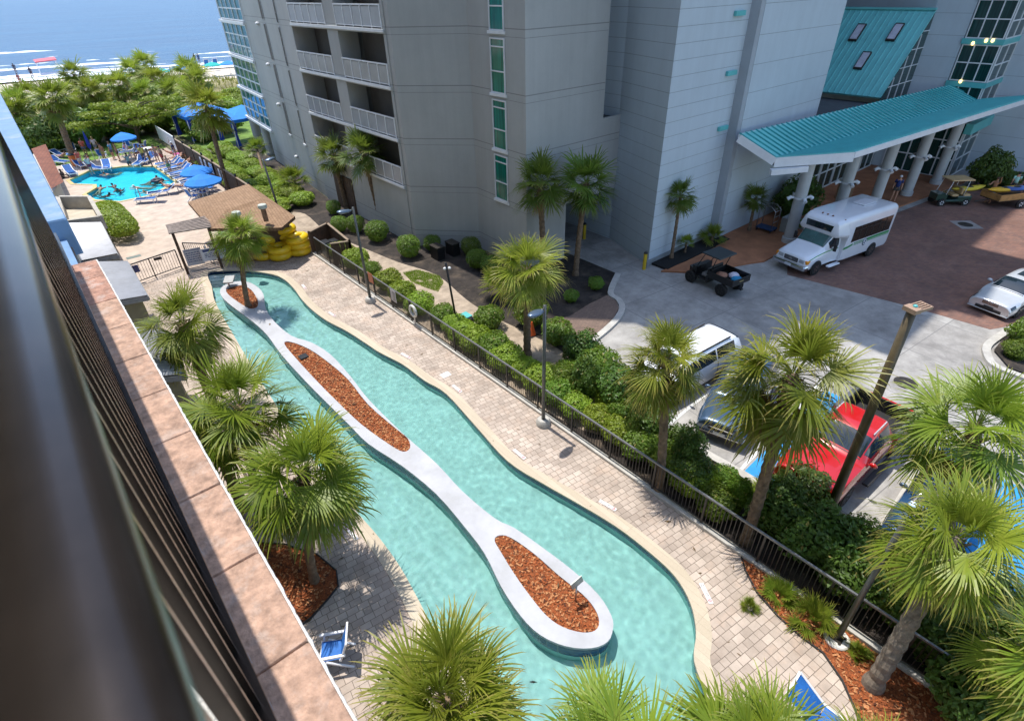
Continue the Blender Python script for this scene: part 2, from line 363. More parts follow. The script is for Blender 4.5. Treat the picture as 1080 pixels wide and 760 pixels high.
PLT = [smooth_loop([XY(x, y, ZI) for x, y in q], 3) for q in (pl1, pl2, pl3)]
POOL = [XY(60+x/6, 140+y/6) for x, y in [(80,300),(200,245),(420,214),(612,214),(748,312),(590,396),(400,434),(245,424),(186,388),(254,347),(252,328),(112,324)]]
DECK = [(-.6,-9),(11.05,-9),(11.05,46),(11.3,52),(11.35,70),(-.6,70)]
bedL = [XY(x, y) for x, y in [(262,572),(300,574),(335,585),(355,602),(357,618),(346,632),(330,650),(312,664)]]; bedL = [(.1,13.4)]+bedL+[(.1,9.3)]
bedR = [(10.98,3.35)]+[XY(x, y) for x, y in [(786,602),(798,625),(820,650),(845,672),(868,689),(888,718),(903,752)]]+[(8.7,-1.4),(8.6,-2.6),(9.6,-2.9),(10.98,-2.3)]
RIVS = COP
mb = MB(); mb.sheet(DECK, 0, [COP, offset_loop(POOL, .3)]); structure('pool_deck', mb, m_paver)
mb = MB(); mb.sheet([(-.6,33.6),(4.2,35.6),(11.0,34.2),(11.3,52),(11.33,62.5),(9.6,66.2),(3,68.8),(-.6,69)], .004, [offset_loop(POOL, .3)]); structure('pool_terrace', mb, m_stamp)
mb = MB(); C2 = offset_loop(RIV, -.02)
mb.ring(COP, C2, .012, .012); mb.wall(C2, -.05, .012, True); structure('river_coping', mb, m_coping)
mb = MB(); mb.wall(RIV, -.28, -.03, True); tag(mb.build('waterline_tile', m_tile), kind='structure')
mb = MB(); mb.wall(RIV, -.56, -.28, True); mb.sheet(RIV, -.56); structure('river_basin', mb, m_basin)
def ripple_sheet(L, z, st, amp, name, mat, seed):
    xs = [p[0] for p in L]; ys = [p[1] for p in L]; x0, y0 = min(xs)-st, min(ys)-st; nx = int((max(xs)-x0)/st)+2; ny = int((max(ys)-y0)/st)+2
    ins = [[inside((x0+i*st, y0+j*st), L) for i in range(nx)] for j in range(ny)]; ids = {}; mb = MB()
    def vid(i, j):
        if (i, j) not in ids:
            x, y = x0+i*st, y0+j*st; q = Vector((x*1.1, y*1.1, seed))
            h = noise.noise(q*1.0)*.6+noise.noise(q*2.4+Vector((7,3,1)))*.42+noise.noise(q*4.6)*.42+noise.noise(q*8.0)*.07
            ids[(i, j)] = len(mb.v); mb.v.append((x, y, z+h*amp))
        return ids[(i, j)]
    for j in range(ny-1):
        for i in range(nx-1):
            if ins[j][i] or ins[j][i+1] or ins[j+1][i] or ins[j+1][i+1]: mb.f.append((vid(i,j), vid(i+1,j), vid(i+1,j+1), vid(i,j+1)))
    mb.mi = [0]*len(mb.f); o = structure(name, mb, mat, smooth=True); return o
RW = ripple_sheet(RIV, -.15, .05, .026, 'river_water', glasswater('clear_river_water', (.90, .99, .97)), 1.0)
RW.cycles.is_caustics_caster = True
for nm in ('river_basin', 'river_steps', 'island_wall'):
    for o in bpy.data.objects:
        if o.name.startswith(nm): o.cycles.is_caustics_receiver = True
sd.cycles.is_caustics_light = True
sA, sB = Vector(XY(219,288)), Vector(XY(254,285)); dS = (sB-sA).normalized(); nS = Vector((dS.y, -dS.x))
mb = MB()
for k in range(4):
    o = nS*(.36*k); a = sA+o-dS*.1*k; b = sB+o+dS*.05*k
    mb.beam((a.x+nS.x*.19, a.y+nS.y*.19, -.24-.11*k), (b.x+nS.x*.19, b.y+nS.y*.19, -.24-.11*k), .38, .16)
structure('river_steps', mb, flat('white_step_plaster', (.70, .76, .74), .8))
# upper pool
PO = offset_loop(POOL, .3)
mb = MB(); mb.ring(PO, POOL, .03, .03); mb.wall(POOL, -.1, .03, True); structure('pool_coping', mb, flat('yellow_pool_coping', (.55, .43, .20), .8))
mb = MB(); mb.wall(POOL, -.45, -.1, True); mb.sheet(POOL, -.45); structure('pool_basin', mb, m_basin_deep)
mb = MB(); mb.sheet(POOL, -.12); structure('pool_water', mb, m_poolwater)
# island
isl = thing('river_island', 'long white plaster island winding down the middle of the lazy river', 'island', (*XY(400,470), 0))
mb = MB(); mb.sheet(ISL, ZI, PLT)
I2 = offset_loop(ISL, .0); mb.wall(I2, ZI-.08, ZI)
for q in PLT: mb.wall(q, ZI-.12, ZI, True)
mb.build('island_top', m_white, isl)
mb = MB(); I3 = offset_loop(ISL, -.03); mb.wall(I3, -.28, ZI-.08); mb.build('waterline_tile', m_tile, isl)
mb = MB(); mb.wall(I3, -.56, -.28); mb.build('island_wall', m_basin, isl)
m_chip = flat('red_wood_chips', (.34, .085, .02), .9, 0, .5, 40)
m_chip2 = flat('pale_wood_chips', (.50, .22, .09), .9, 0, .3, 40)
m_chip3 = flat('dark_wood_chips', (.10, .03, .012), .9, 0, .3, 40)
def chips(L, z, dens, size, name, mats, kindlabel=None, base=None, seed=1):
    rr = random.Random(seed); mb = MB(); mb.sheet(L, z, mi=0)
    xs = [p[0] for p in L]; ys = [p[1] for p in L]; A = (max(xs)-min(xs))*(max(ys)-min(ys))
    for _ in range(int(A*dens)):
        p = (rr.uniform(min(xs), max(xs)), rr.uniform(min(ys), max(ys)))
        if not inside(p, L): continue
        a = rr.uniform(0, 6.28); l = size*rr.uniform(.5, 1.4); wv = l*rr.uniform(.3, .6); tz = rr.uniform(-.5, .5); h = z+.012+rr.uniform(0, .02)
        ca, sa = math.cos(a), math.sin(a)
        q = [(p[0]+ca*i*l-sa*j*wv, p[1]+sa*i*l+ca*j*wv, h+tz*i*l*.8+.3*j*wv*rr.uniform(-1, 1)) for i, j in ((-.5,-.5),(.5,-.5),(.5,.5),(-.5,.5))]
        mb.add(q, [(0,1,2,3)], rr.choice((1,1,1,2,2,3)))
    return tag(mb.build(name, mats), kind='stuff')
CH = [m_mulch, m_chip, m_chip2, m_chip3]
for i, q in enumerate(PLT): chips(q, ZI-.05, 330, .075, 'wood_mulch', CH, seed=i)
chips(bedL, .012, 220, .08, 'wood_mulch', CH, seed=11); chips(bedR, .012, 220, .08, 'wood_mulch', CH, seed=12)
mb = MB()
for L in (bedL, bedR):
    for i in range(len(L)-1): mb.beam((*L[i], .02), (*L[i+1], .02), .03, .07)
structure('bed_edging', mb, flat('black_edging', (.02, .02, .02), .6))
# ---- land, lawn, dunes, beach, sea
HOLE = [(-.6,-9),(11.05,-9),(11.05,46),(11.3,52),(11.35,70),(-.6,70)]
mb = MB(); mb.sheet([(-400,-300),(500,-300),(500,116),(-400,116)], -.012, [HOLE]); structure('ground', mb, m_land)
mb = MB()
nx, ny = 90, 24
for j in range(ny+1):
    for i in range(nx+1):
        x = -90+i*290/nx; y = 84+j*36/ny
        e = min(1, j/4, (ny-j)/5); hgt = e*(.5+.9*noise.noise(Vector((x*.09, y*.12, 0)))+.4*noise.noise(Vector((x*.3, y*.3, 3))))
        mb.v.append((x, y, max(-.05, hgt*1.1)))
mb.f = [(j*(nx+1)+i, j*(nx+1)+i+1, (j+1)*(nx+1)+i+1, (j+1)*(nx+1)+i) for j in range(ny) for i in range(nx)]; mb.mi = [0]*len(mb.f)
structure('dunes', mb, m_dune, smooth=True)
mb = MB(); SL = -.9
def shore(x): return 160-.25*x+1.2*math.sin(x*.11)+1.5*math.sin(x*.037+1)
xs = [-600+i*6 for i in range(240)]
for a, b in zip(xs, xs[1:]): mb.add([(a,112,-.008),(b,112,-.008),(b,shore(b)+14,-1.5),(a,shore(a)+14,-1.5)], [(0,1,2,3)])
structure('beach', mb, m_sand)
m, n, l, p = newmat('sea_water'); c = obc(n)
mp = n.new('ShaderNodeMapping'); l.new(c, mp.inputs[0]); mp.inputs['Scale'].default_value = (.35, 1, 1); mp.inputs['Rotation'].default_value = (0, 0, R(-14))
big = nz(n, l, .035, 6, .7, mp.outputs[0]); sml = nz(n, l, .5, 5, .65, mp.outputs[0])
l.new(mixcol(n, l, ramp(n, l, big, .35, .65), (.006, .058, .15), (.014, .095, .20)), p.inputs['Base Color']); p.inputs['Roughness'].default_value = .35; p.inputs['Specular IOR Level'].default_value = .16
bump(n, l, p, math_(n, l, 'ADD', big, math_(n, l, 'MULTIPLY', sml, .5)), .9, 1.2); m_sea = m
mb = MB()
for a, b in zip(xs, xs[1:]): mb.add([(a,shore(a),SL),(b,shore(b),SL),(b,700,SL),(a,700,SL)], [(0,1,2,3)])
mb.quad((-30000,700,SL),(30000,700,SL),(30000,45000,SL),(-30000,45000,SL)); mb.quad((-30000,100,SL-.02),(-600,100,SL-.02),(-600,700,SL),(-30000,700,SL)); mb.quad((834,-300,SL-.02),(30000,-300,SL-.02),(30000,700,SL),(834,700,SL))
structure('sea', mb, m_sea)
m_foam = flat('white_foam', (.82, .84, .85), .9, 0, .05, 2)
mb = MB(); rr = random.Random(4)
def foamband(off, wid, x0, x1, step, thr, h):
    x = x0
    while x < x1:
        v = noise.noise(Vector((x*.045, off*.9, 2)))+.35*noise.noise(Vector((x*.3, off, 5)))
        if v > thr:
            wv = wid*min(1, (v-thr)*2.2+.03); y = shore(x)+off+.8*noise.noise(Vector((x*.2, off, 0))); y2 = shore(x+step)+off+.8*noise.noise(Vector(((x+step)*.2, off, 0)))
            v2 = noise.noise(Vector(((x+step)*.045, off*.9, 2)))+.35*noise.noise(Vector(((x+step)*.3, off, 5))); w2 = wid*max(.02, min(1, (v2-thr)*2.2+.03))
            z = SL+.03; hh = h*.55*min(1, wv/wid); mb.add([(x,y-wv/2,z),(x+step,y2-w2/2,z),(x+step,y2,z+hh),(x,y,z+hh),(x+step,y2+w2/2,z),(x,y+wv/2,z)], [(0,1,2,3),(3,2,4,5)])
        x += step
for o_, w_, t_, h_ in ((.8, 3.0, -2, .08), (3.5, 2.6, -.7, .12), (7, 1.8, -.3, .2), (11, 3.4, -.45, .4), (18, 1.6, -.05, .3), (27, 3.2, -.25, .6), (40, 2.4, .0, .6), (60, 2.4, .12, .7), (85, 2.4, .2, .7)): foamband(o_, w_, -120, 260, 1.0, t_, h_)
structure('surf', mb, m_foam)
# lawn behind the pool and beyond the grey hotel
mb = MB(); mb.sheet([(-.6,69.5),(11.3,69.5),(11.3,78),(-8,78)], .004); mb.sheet([(14,66),(60,62),(60,84),(14,86)], .004); tag(mb.build('lawn', m_lawn), kind='structure')
# courtyard ground right of the fence
CRT = [(11.05,-9),(14.3,-9),(14.3,2.5),(13.9,5.2),(13.9,8),(15.2,10.8),(15.9,13.2),(17.2,15.3),(20.7,16.4),(22.6,17.6),(22.6,21.2),(18.6,21.2),(18.9,25.8),(16.4,28.8),(16.4,41.6),(18.6,64),(11.3,64),(11.3,52),(11.05,46)]
mb = MB(); mb.sheet(CRT, .006); structure('planting_bed', mb, m_soil)
path = [XY(x, y) for x, y in [(330,238),(352,218),(368,232),(362,252),(385,262),(420,290),(450,300),(480,322),(525,352),(560,390),(600,380),(590,372),(545,335),(520,335),(470,300)]]
mb = MB(); mb.sheet(smooth_loop([(11.3,37.5),(12.6,40.5),(13.6,39.5),(13.2,35),(13.7,31),(14.2,27.5),(14.9,24.5),(14.4,21),(14.3,18.8),(14.5,16.5),(14.6,14),(13.6,11.4),(12,9.2),(11.25,12),(11.2,20),(11.2,28)], 4), .010); structure('sandy_path', mb, m_sandy)
# drive, plaza, kerbs
CONC = [(13.2,-9),(60,-9),(60,30),(24.4,30),(24.4,26),(22.4,26),(22.4,17.4),(20.3,16.2),(17.0,14.6),(16.0,13.0),(15.0,10.6),(13.7,8.0),(13.7,5.0),(13.2,2.5)]
mb = MB(); mb.sheet(CONC, .010); structure('concrete_drive', mb, m_conc)
PLZ = [XY(830,290),(29.94,5.28),(30.2,2.3),(31.9,1.45),(60,-2),(60,9.0),(50.5,9.9),(31.6,12.5)]
mb = MB(); mb.sheet(PLZ, .014); structure('brick_plaza', mb, m_brick)
# terracotta walk by the white building
WALK = [(24.3,16.1),(25.6,14.6),(28.8,13.3),(29.6,12.9),(31.8,12.9),(54,9.9),(54,17),(31,17),(29.4,15.9),(26.2,15.9)]
mb = MB(); mb.sheet(WALK, .10); mb.wall(WALK[:6], .0, .10); structure('terracotta_walk', mb, m_terra)
mb = MB(); mb.prism([(24.7,15.95),(31.0,15.95),(31.2,16.55),(30.6,17.05),(24.7,17.05)], .0, .13); structure('black_mulch_bed', mb, flat('black_mulch', (.008, .008, .008), .95, 0, .4, 20, bmp=1, bs=40))
# brown brick walk with curved kerb
BW = [XY(x, y) for x, y in [(596,342),(620,352),(640,345),(655,336),(662,328),(660,320),(646,316),(625,322),(600,332)]]
BW = [(15.0,15.4),(16.1,13.9),(17.4,14.15),(18.5,14.5),(19.3,14.9),(19.8,15.5),(19.9,16.2),(18.6,16.2),(17,16.0),(16,16.3)]
mb = MB(); mb.sheet(BW, .105); mb.wall(BW, 0, .105); structure('brick_walk', mb, m_brownpav)
def kerbline(pts, w, h, z=0):
    mb = MB(); q = [Vector((p[0], p[1], 0)) for p in pts]
    L = []; Rr = []
    for i, p in enumerate(q):
        t = (q[min(i+1, len(q)-1)]-q[max(i-1, 0)]).normalized(); L.append((p.x-t.y*w/2, p.y+t.x*w/2)); Rr.append((p.x+t.y*w/2, p.y-t.x*w/2))
    mb.prism(L+Rr[::-1], z, z+h) if len(pts) < 3 else None
    if len(pts) >= 3:
        for i in range(len(q)-1): mb.prism([L[i], L[i+1], Rr[i+1], Rr[i]], z, z+h)
    return mb
def sm_open(pts, n=5):
    pts = [Vector((p[0], p[1])) for p in pts]; P = [pts[0]]+pts+[pts[-1]]; out = []
    for i in range(1, len(P)-2):
        a, b, c, d = P[i-1], P[i], P[i+1], P[i+2]
        for k in range(n):
            t = k/n; out.append(tuple(.5*((2*b)+(c-a)*t+(2*a-5*b+4*c-d)*t*t+(3*b-a-3*c+d)*t**3)))
    return out+[tuple(pts[-1])]
kerbs = [sm_open([(16.05,13.75),(17.4,14.0),(18.6,14.35),(19.5,14.85),(20.0,15.5),(20.3,16.3),(22.3,17.5)]),
         sm_open([(13.75,-6),(13.75,2),(13.75,5),(13.75,8.2),(14.8,10.4),(15.9,13.1)]),
         sm_open([(33.5,1.15),(32.07,1.46),(30.4,1.75),(29.41,1.90),(28.4,1.98),(27.63,1.80),(26.9,1.35),(26.76,.4),(26.7,-2)])]
for k in kerbs: structure('kerb', kerbline(k, .3, .13, .0), m_kerb)
mb = MB(); mb.sheet([(27.1,.9),(28.2,1.7),(29.4,1.7),(33,1.1),(33,-5),(27.1,-5)], .10); structure('planting_bed', mb, m_soil)
mb = MB(); mb.prism([(14.6,.75),(20.2,1.15),(20.2,1.45),(14.6,1.2)], 0, .12); structure('kerb', mb, m_kerb)
# painted stalls: blue access aisles
mb = MB(); mb.sheet([(13.9,3.75),(20.3,4.2),(20.3,5.2),(13.9,5.0)], .018); mb.sheet([(14.0,-3.4),(19.8,-3.4),(19.8,-.55),(14.0,-.75)], .018); structure('blue_aisle', mb, m_blue)
mb = MB()
for y in (3.64, 5.1): mb.sheet([(13.9,y-.05),(20.3,y+.37),(20.3,y+.49),(13.9,y+.07)], .022)
mb.sheet([(13.9,8.0),(20.3,8.3),(20.3,8.42),(13.9,8.12)], .022)
structure('stall_line', mb, flat('white_line_paint', (.66, .66, .64), .8, 0, .15, 4))
# ------------------------------------------------------------------ buildings
m_grey = jointmat('grey_stucco', (.41, .41, .395), (.0, .34), 2.68, 11.42, .045, .6, .85, .05)
m_pale = jointmat('pale_panel_wall', (.50, .565, .61), (.0,), .68, .1, .042, .5, .75, .035)
m_pale2 = jointmat('pale_wide_panel_wall', (.50, .565, .61), (.0,), 1.36, .1, .045, .5, .75, .035)
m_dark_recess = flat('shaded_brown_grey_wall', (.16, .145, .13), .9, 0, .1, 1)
m_trim = flat('white_painted_trim', (.72, .73, .74), .5, 0, .06, 2)
m_frost = flat('grey_frosted_panel', (.33, .34, .36), .25, 0, .12, .8)
m_gteal = glassmat('green_tinted_glass', (.008, .17, .125), .08, .3)
m_gdark = glassmat('dark_green_glass', (.010, .045, .040), .04, .5)
m_gteal2 = glassmat('blue_green_glass', (.03, .17, .165), .08, .35)
m_teal = flat('teal_metal_roof', (.18, .57, .56), .42, .0, .07, .9, spec=.5)
m_teal_d = flat('teal_metal_trim', (.11, .46, .46), .4, 0, .06, 2)
m_steel = flat('galvanised_steel', (.45, .46, .48), .35, .9, .1, 5)
m_black = flat('black_metal', (.012, .012, .013), .4, 0, .15, 6)
m_dkbrown = flat('dark_bronze_metal', (.035, .028, .022), .45, .2, .15, 6)
m_lamp_on = None
def wall_window(root, O, e, nrm, a0, a1, z0, z1, nc, nr, mg, mf, fw=.06, name='window', rows=None, proud=.03):
    e = Vector(e).normalized(); nrm = Vector(nrm).normalized(); O = Vector(O)
    def pt(a, z, d): q = O+e*a+nrm*d; return (q.x, q.y, z)
    mb = MB(); yb = sorted((a0, a1))
    bars = [(a0+(a1-a0)*i/nc) for i in range(nc+1)]; zr = rows or [z0+(z1-z0)*i/nr for i in range(nr+1)]
    for a in bars: mb.beam(pt(a, z0-fw/2, proud), pt(a, z1+fw/2, proud), fw, fw*1.1, up=nrm)
    for z in zr: mb.beam(pt(a0+fw/2, z, proud-.004), pt(a1-fw/2, z, proud-.004), fw*1.1, fw, up=(0, 0, 1))
    f = mb.build('window', mf, root)
    mb = MB(); q = [pt(a0, z0, .012), pt(a1, z0, .012), pt(a1, z1, .012), pt(a0, z1, .012)]
    nn = (Vector(q[1])-Vector(q[0])).cross(Vector(q[2])-Vector(q[0]))
    if nn.dot(nrm) < 0: q = q[::-1]
    off = Vector(root.location); me = MB().add([tuple(Vector(p)-off) for p in q], [(0,1,2,3)]).mesh('pane'); me.materials.append(mg)
    o = bpy.data.objects.new('pane', me); COL.objects.link(o); o.parent = f
    return f
def sub(mb, name, mat, part, smooth=False):       # sub-part: parent is a mesh part sitting at its thing's origin
    return mb.build(name, mat, part, smooth)
HZ = 40.3
hot = thing('hotel_building', 'tall grey stucco hotel with stacked white railed balconies across the lazy river', 'building', (17, 29, 0))
mb = MB()
low = [(16.4,28.8),(19.1,25.8),(18.8,21.15),(21.75,21.15),(21.75,64),(18.6,64),(16.45,41.65),(16.45,41.6),(17.9,41.6),(17.9,29.2),(16.4,29.2)]
mid = [(16.4,28.8),(19.1,25.8),(18.8,21.15),(25.9,21.15),(26.3,34),(24.4,64),(18.6,64),(16.45,41.65),(16.45,41.6),(17.9,41.6),(17.9,29.2),(16.4,29.2)]
top = [(16.4,28.8),(19.1,25.8),(18.8,21.15),(24.4,21.15),(24.4,22.7),(26.3,22.7),(26.3,34),(24.4,64),(18.6,64),(16.45,41.65),(16.45,41.6),(17.9,41.6),(17.9,29.2),(16.4,29.2)]
def cutlow(L):  # take the undercroft out of the sea end
    return [(p if p[1] < 60 else (p[0]-.77, 56.0)) for p in L]
mb.prism(cutlow(low), 0, 3.25); mb.prism(mid, 3.25, 7.1); mb.prism(top, 7.1, HZ)
mb.box(21.75, 33, 0, 26.2, 33.4, 3.25)
# balcony bay piers, ground storey front
LV = [3.65, 6.33, 9.01, 11.69]
yA0 = 41.45; yA1 = onX(350, 60, 16.35).y; yB0 = onX(361, 62, 16.35).y; yB1 = 29.45
mb.box(16.35, 29.21, 0, 17.89, 41.59, 3.4)
mb.box(16.35, yB0, 3.4, 17.6, yA1, HZ); mb.box(16.35, 29.21, 3.4, 17.89, yB1, HZ); mb.box(16.35, yA0, 3.4, 17.89, 41.59, HZ)
mb.box(16.36, 29.3, 14.1, 17.89, 41.5, HZ)
mb.build('wall', m_grey, hot)
mb = MB()
for z in LV: mb.box(16.30, 29.25, z-.24, 17.88, 41.5, z-.02); 
mb.build('balcony_slab', m_grey, hot)
mb = MB()
for z in LV: mb.box(16.24, 29.3, z-.17, 16.30, 41.45, z-.03)
mb.build('slab_trim', m_trim, hot)
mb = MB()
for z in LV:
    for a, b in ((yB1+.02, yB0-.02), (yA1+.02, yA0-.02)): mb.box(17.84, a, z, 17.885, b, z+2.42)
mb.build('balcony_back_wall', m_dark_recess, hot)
for z in LV:
    for a, b in ((yB1, yB0), (yA1, yA0)):
        mb = MB(); mb.box(16.30, a, z+1.0, 16.37, b, z+1.07)
        rl = mb.build('balcony_railing', m_trim, hot)
        k = 5
        for i in range(k+1):
            y = a+.04+(b-a-.08)*i/k; mb = MB(); mb.box(16.31, y-.03, z, 16.36, y+.03, z+.995); sub(mb, 'post', m_trim, rl)
        mb = MB(); mb.box(16.335, a+.07, z+.10, 16.345, b-.07, z+.96); sub(mb, 'panel', m_frost, rl)
        mb = MB(); mb.box(16.315, a+.07, z+.05, 16.355, b-.07, z+.095); sub(mb, 'bottom_rail', m_trim, rl)
# window strip on the side face
wy0 = onX(518.5, 66, 18.98).y; wy1 = onX(532.5, 66, 18.90).y; zb = onX(527, 98, 18.95).z
for k in range(-2, 3):
    z0 = zb+k*2.68
    if z0 < 2.2: continue
    wall_window(hot, (19.1, 25.8, 0), (-.3, -4.65, 0), (-.998, .064, 0), 25.8-wy0, 25.8-wy1, z0, z0+2.33, 1, 3, m_gteal, m_trim, .055, rows=[z0, z0+.95, z0+2.0, z0+2.33])
    s = MB(); s.box(18.84, wy1-.1, z0-.16, 19.0, wy0+.1, z0-.03); s.build('window_sill', m_trim, hot)
# slit windows and window bays on the far wall
E1 = Vector((2.15, 22.35, 0)).normalized(); N1 = Vector((-E1.y, E1.x, 0)); O1 = Vector((16.45, 41.65, 0))
def alongE(px, py):      # distance along the far wall of a pixel
    d = ray(px, py); t = (O1.x*N1.x+O1.y*N1.y)/(d.x*N1.x+d.y*N1.y); q = d*t; return (q.x-O1.x)*E1.x+(q.y-O1.y)*E1.y, H+q.z
for (pa, pb, w_) in (((272,0),(308,142),.55), ((287,0),(323,152),.22)):
    a, zt = alongE(*pa); a2, z2 = alongE(*pb); am = (a+a2)/2
    for k in range(6):
        z0 = z2+k*2.68
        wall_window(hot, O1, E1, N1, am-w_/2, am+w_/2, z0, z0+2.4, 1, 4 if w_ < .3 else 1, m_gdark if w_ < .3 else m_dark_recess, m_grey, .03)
    mb = MB(); q = O1+E1*am+N1*.05; mb.beam((*(q-E1*.3).xy, z2-.08), (*(q+E1*.3).xy, z2-.08), .12, .12); mb.build('window_sill', m_trim, hot)
aL, _ = alongE(250, 66); aR, _ = alongE(275, 66); a0, zb0 = alongE(287, 137); a1, zb1 = alongE(262, 132)
a1 = min(a1, 21.8)
for k in range(5):
    z0 = zb0+.1+k*2.78
    wall_window(hot, O1, E1, N1, a0, a1, z0, z0+2.45, 5, 3, m_gteal2, m_trim, .09)
    mb = MB(); p0 = O1+E1*(a0-.2)+N1*.1; p1 = O1+E1*(a1+.5)+N1*.1; mb.beam((*p0.xy, z0-.2), (*p1.xy, z0-.2), .24, .2); mb.build('window_sill', m_trim, hot)
for px, py in ((273, 25), (284, 68), (295, 110), (314, 165)):
    a, z = alongE(px, py); q = O1+E1*a+N1*.12; mb = MB(); mb.ell((q.x, q.y, z), .16, .16, .13, 10, 6); mb.build('wall_light', m_trim, hot, True)
mb = MB(); q = O1+E1*17.2+N1*(-.3); mb.lathe([(.42, 0), (.42, 3.4)], 14, (q.x, q.y, 0)); mb.build('ground_column', m_grey, hot); mb = MB(); q = O1+E1*21.6+N1*(-.3); mb.lathe([(.42, 0), (.42, 3.4)], 14, (q.x, q.y, 0)); mb.build('ground_column', m_grey, hot)
m_woodp = flat('brown_wood_boards', (.085, .05, .03), .8, 0, .3, 3, bmp=.3, bs=30)
mb = MB(); 
for i in range(9): mb.box(16.28, 36.6+i*.32, 0.0, 16.34, 36.6+i*.32+.3, 2.5)
mb.build('service_door', m_woodp, hot)
mb = MB(); mb.box(24.45, 21.3, 7.11, 26.2, 22.6, 7.14); mb.build('terrace_floor', m_black, hot)
mb = MB(); mb.box(24.42, 21.17, 7.1, 25.88, 21.3, 7.32); mb.build('terrace_parapet', m_grey, hot)
# white panelled building
wb = thing('panelled_building', 'tall pale panelled building with three short teal bars on its front wall', 'building', (25, 17.2, 0))
mb = MB(); mb.prism([(24.47,17.15),(30.8,17.15),(30.8,30),(26.5,40),(25.92,21.3)], .0, HZ); mb.build('wall', m_pale, wb)
mb = MB(); mb.prism([(30.85,16.6),(40.2,16.6),(40.2,40),(30.85,40)], .0, 43.5); mb.build('front_bay', m_pale2, wb)
mb = MB(); mb.box(30.45, 16.62, 0, 30.849, 17.149, HZ-.5); mb.build('pilaster', flat('shaded_pilaster_side', (.36, .39, .42), .75, 0, .05, 1), wb)  # shaded side of the step put into a darker grey than the wall
for px, py in ((780,14), (771,77), (762,135)):
    q = onY(px, py, 17.1); mb = MB(); mb.bbox(q.x-.45, 16.98, q.z-.11, q.x+.42, 17.148, q.z+.11, .02); mb.build('teal_bar', m_teal_d, wb)
mb = MB(); mb.box(24.3, 17.08, 0, 31, 17.145, .35); mb.build('plinth', flat('grey_plinth', (.25, .27, .28), .8), wb)
# atrium wing
at_ = thing('atrium_wing', 'glazed entrance wing with steep teal seamed roof and three skylights', 'building', (50, 16, 0))
rx0, rx1, ry0, ry1 = 48.6, 54.0, 15.9, 24.0
er = Vector((rx0, ry0, 6.0)); rr_ = Vector((rx1, ry0, 11.2))
def rf(a, b, d=0):         # a: 0 eave..1 ridge, b: y
    nn = Vector((-(rr_.z-er.z), 0, rr_.x-er.x)).normalized(); q = er.lerp(rr_, a)+nn*d; return (q.x, b, q.z)
mb = MB(); mb.add([rf(0,ry0), rf(0,ry1), rf(1,ry1), rf(1,ry0), rf(0,ry0,-.15), rf(0,ry1,-.15), rf(1,ry1,-.15), rf(1,ry0,-.15)], [(3,2,1,0),(4,5,6,7),(0,4,7,3),(0,1,5,4)])
y = ry0
while y < ry1:
    mb.beam(rf(0,y,.02), rf(1,y,.02), .05, .06, up=(0, 1, 0)); y += .42
mb.beam(rf(1.0,ry0-.05,.03), rf(1.0,ry1,.03), .35, .14)
mb.build('roof', m_teal, at_)
for a, b in ((.72, 17.6), (.70, 20.2), (.38, 18.6), (.40, 21.6)):
    mb = MB(); mb.beam(rf(a-.1,b,.09), rf(a+.1,b,.09), .62, .14, up=(-.6,0,.8)); s_ = mb.build('skylight', m_dkbrown, at_)
    mb = MB(); mb.beam(rf(a-.085,b,.165), rf(a+.085,b,.165), .5, .02, up=(-.6,0,.8)); sub(mb, 'skylight_dome', flat('milky_dome', (.55,.55,.62), .15), s_)
mb = MB(); mb.add([(rx0,ry0,5.4),(rx1,ry0,5.4),(rx1,ry0,11.0),(rx0,ry0,5.9)], [(0,1,2,3)]); mb.build('gable_glass', m_gdark, at_)
mb = MB()
for i in range(1, 4):
    x = rx0+(rx1-rx0)*i/4; zt = 5.9+(11-5.9)*i/4; mb.box(x-.03, ry0-.06, 5.4, x+.03, ry0-.005, zt)
for z in (6.6, 7.7, 8.8, 9.9): 
    xs_ = rx0+(z-5.9)/(5.1)*(rx1-rx0); mb.box(max(rx0,xs_), ry0-.055, z-.025, rx1, ry0-.01, z+.025)
mb.build('gable_mullion', m_trim, at_)
mb = MB(); mb.box(40.25, 16.7, 5.2, 49.2, 24, 5.5); mb.box(40.25,16.7,0,53.9,17.0,5.2); mb.build('flat_roof', flat('dark_grey_roofing', (.10,.11,.12), .8), at_)
for i in range(5):
    x0 = 41.2+i*2.5; wall_window(at_, (x0, 16.69, 0), (1,0,0), (0,-1,0), 0, 2.3, .15, 3.9, 2, 3, m_gdark, m_trim, .08)
# glass tower and right wing
gt = thing('lobby_tower', 'pale wing with a dark green glass stair tower banded in teal at far right', 'building', (55, 12, 0))
mb = MB(); mb.prism([(54,13.55),(60,13.55),(60,34),(56.8,34),(56.8,24),(54,16)], 4.2, 46); mb.prism([(58,11.2),(58,-14),(80,-14),(80,34),(58,34)], 0, 46); mb.prism([(54.05,15.9),(58,15.9),(58,34),(54.05,34)],0,4.2); mb.build('wall', m_pale2, gt)
mb = MB(); mb.box(40.25, 24.05, 5.5, 56.7, 34, 58); mb.box(37, 24.05, 43.52, 40.249, 34, 58); mb.build('rear_shade_tower', flat('dark_glass_tower',(.012,.014,.014),.7,0,.3,.5,spec=.2), gt)  # unseen height shades atrium and plaza; upper-left block added only for its shadow
mb = MB(); mb.prism([(54.0,11.2),(58,11.2),(58,13.5),(54.0,13.5)], 0, 44); mb.build('tower_core', m_gdark, gt)
for z in (6.45, 9.15, 11.85, 14.5): mb = MB(); mb.box(53.86, 11.1, z, 58.0, 13.6, z+.34); mb.build('teal_band', m_teal_d, gt)
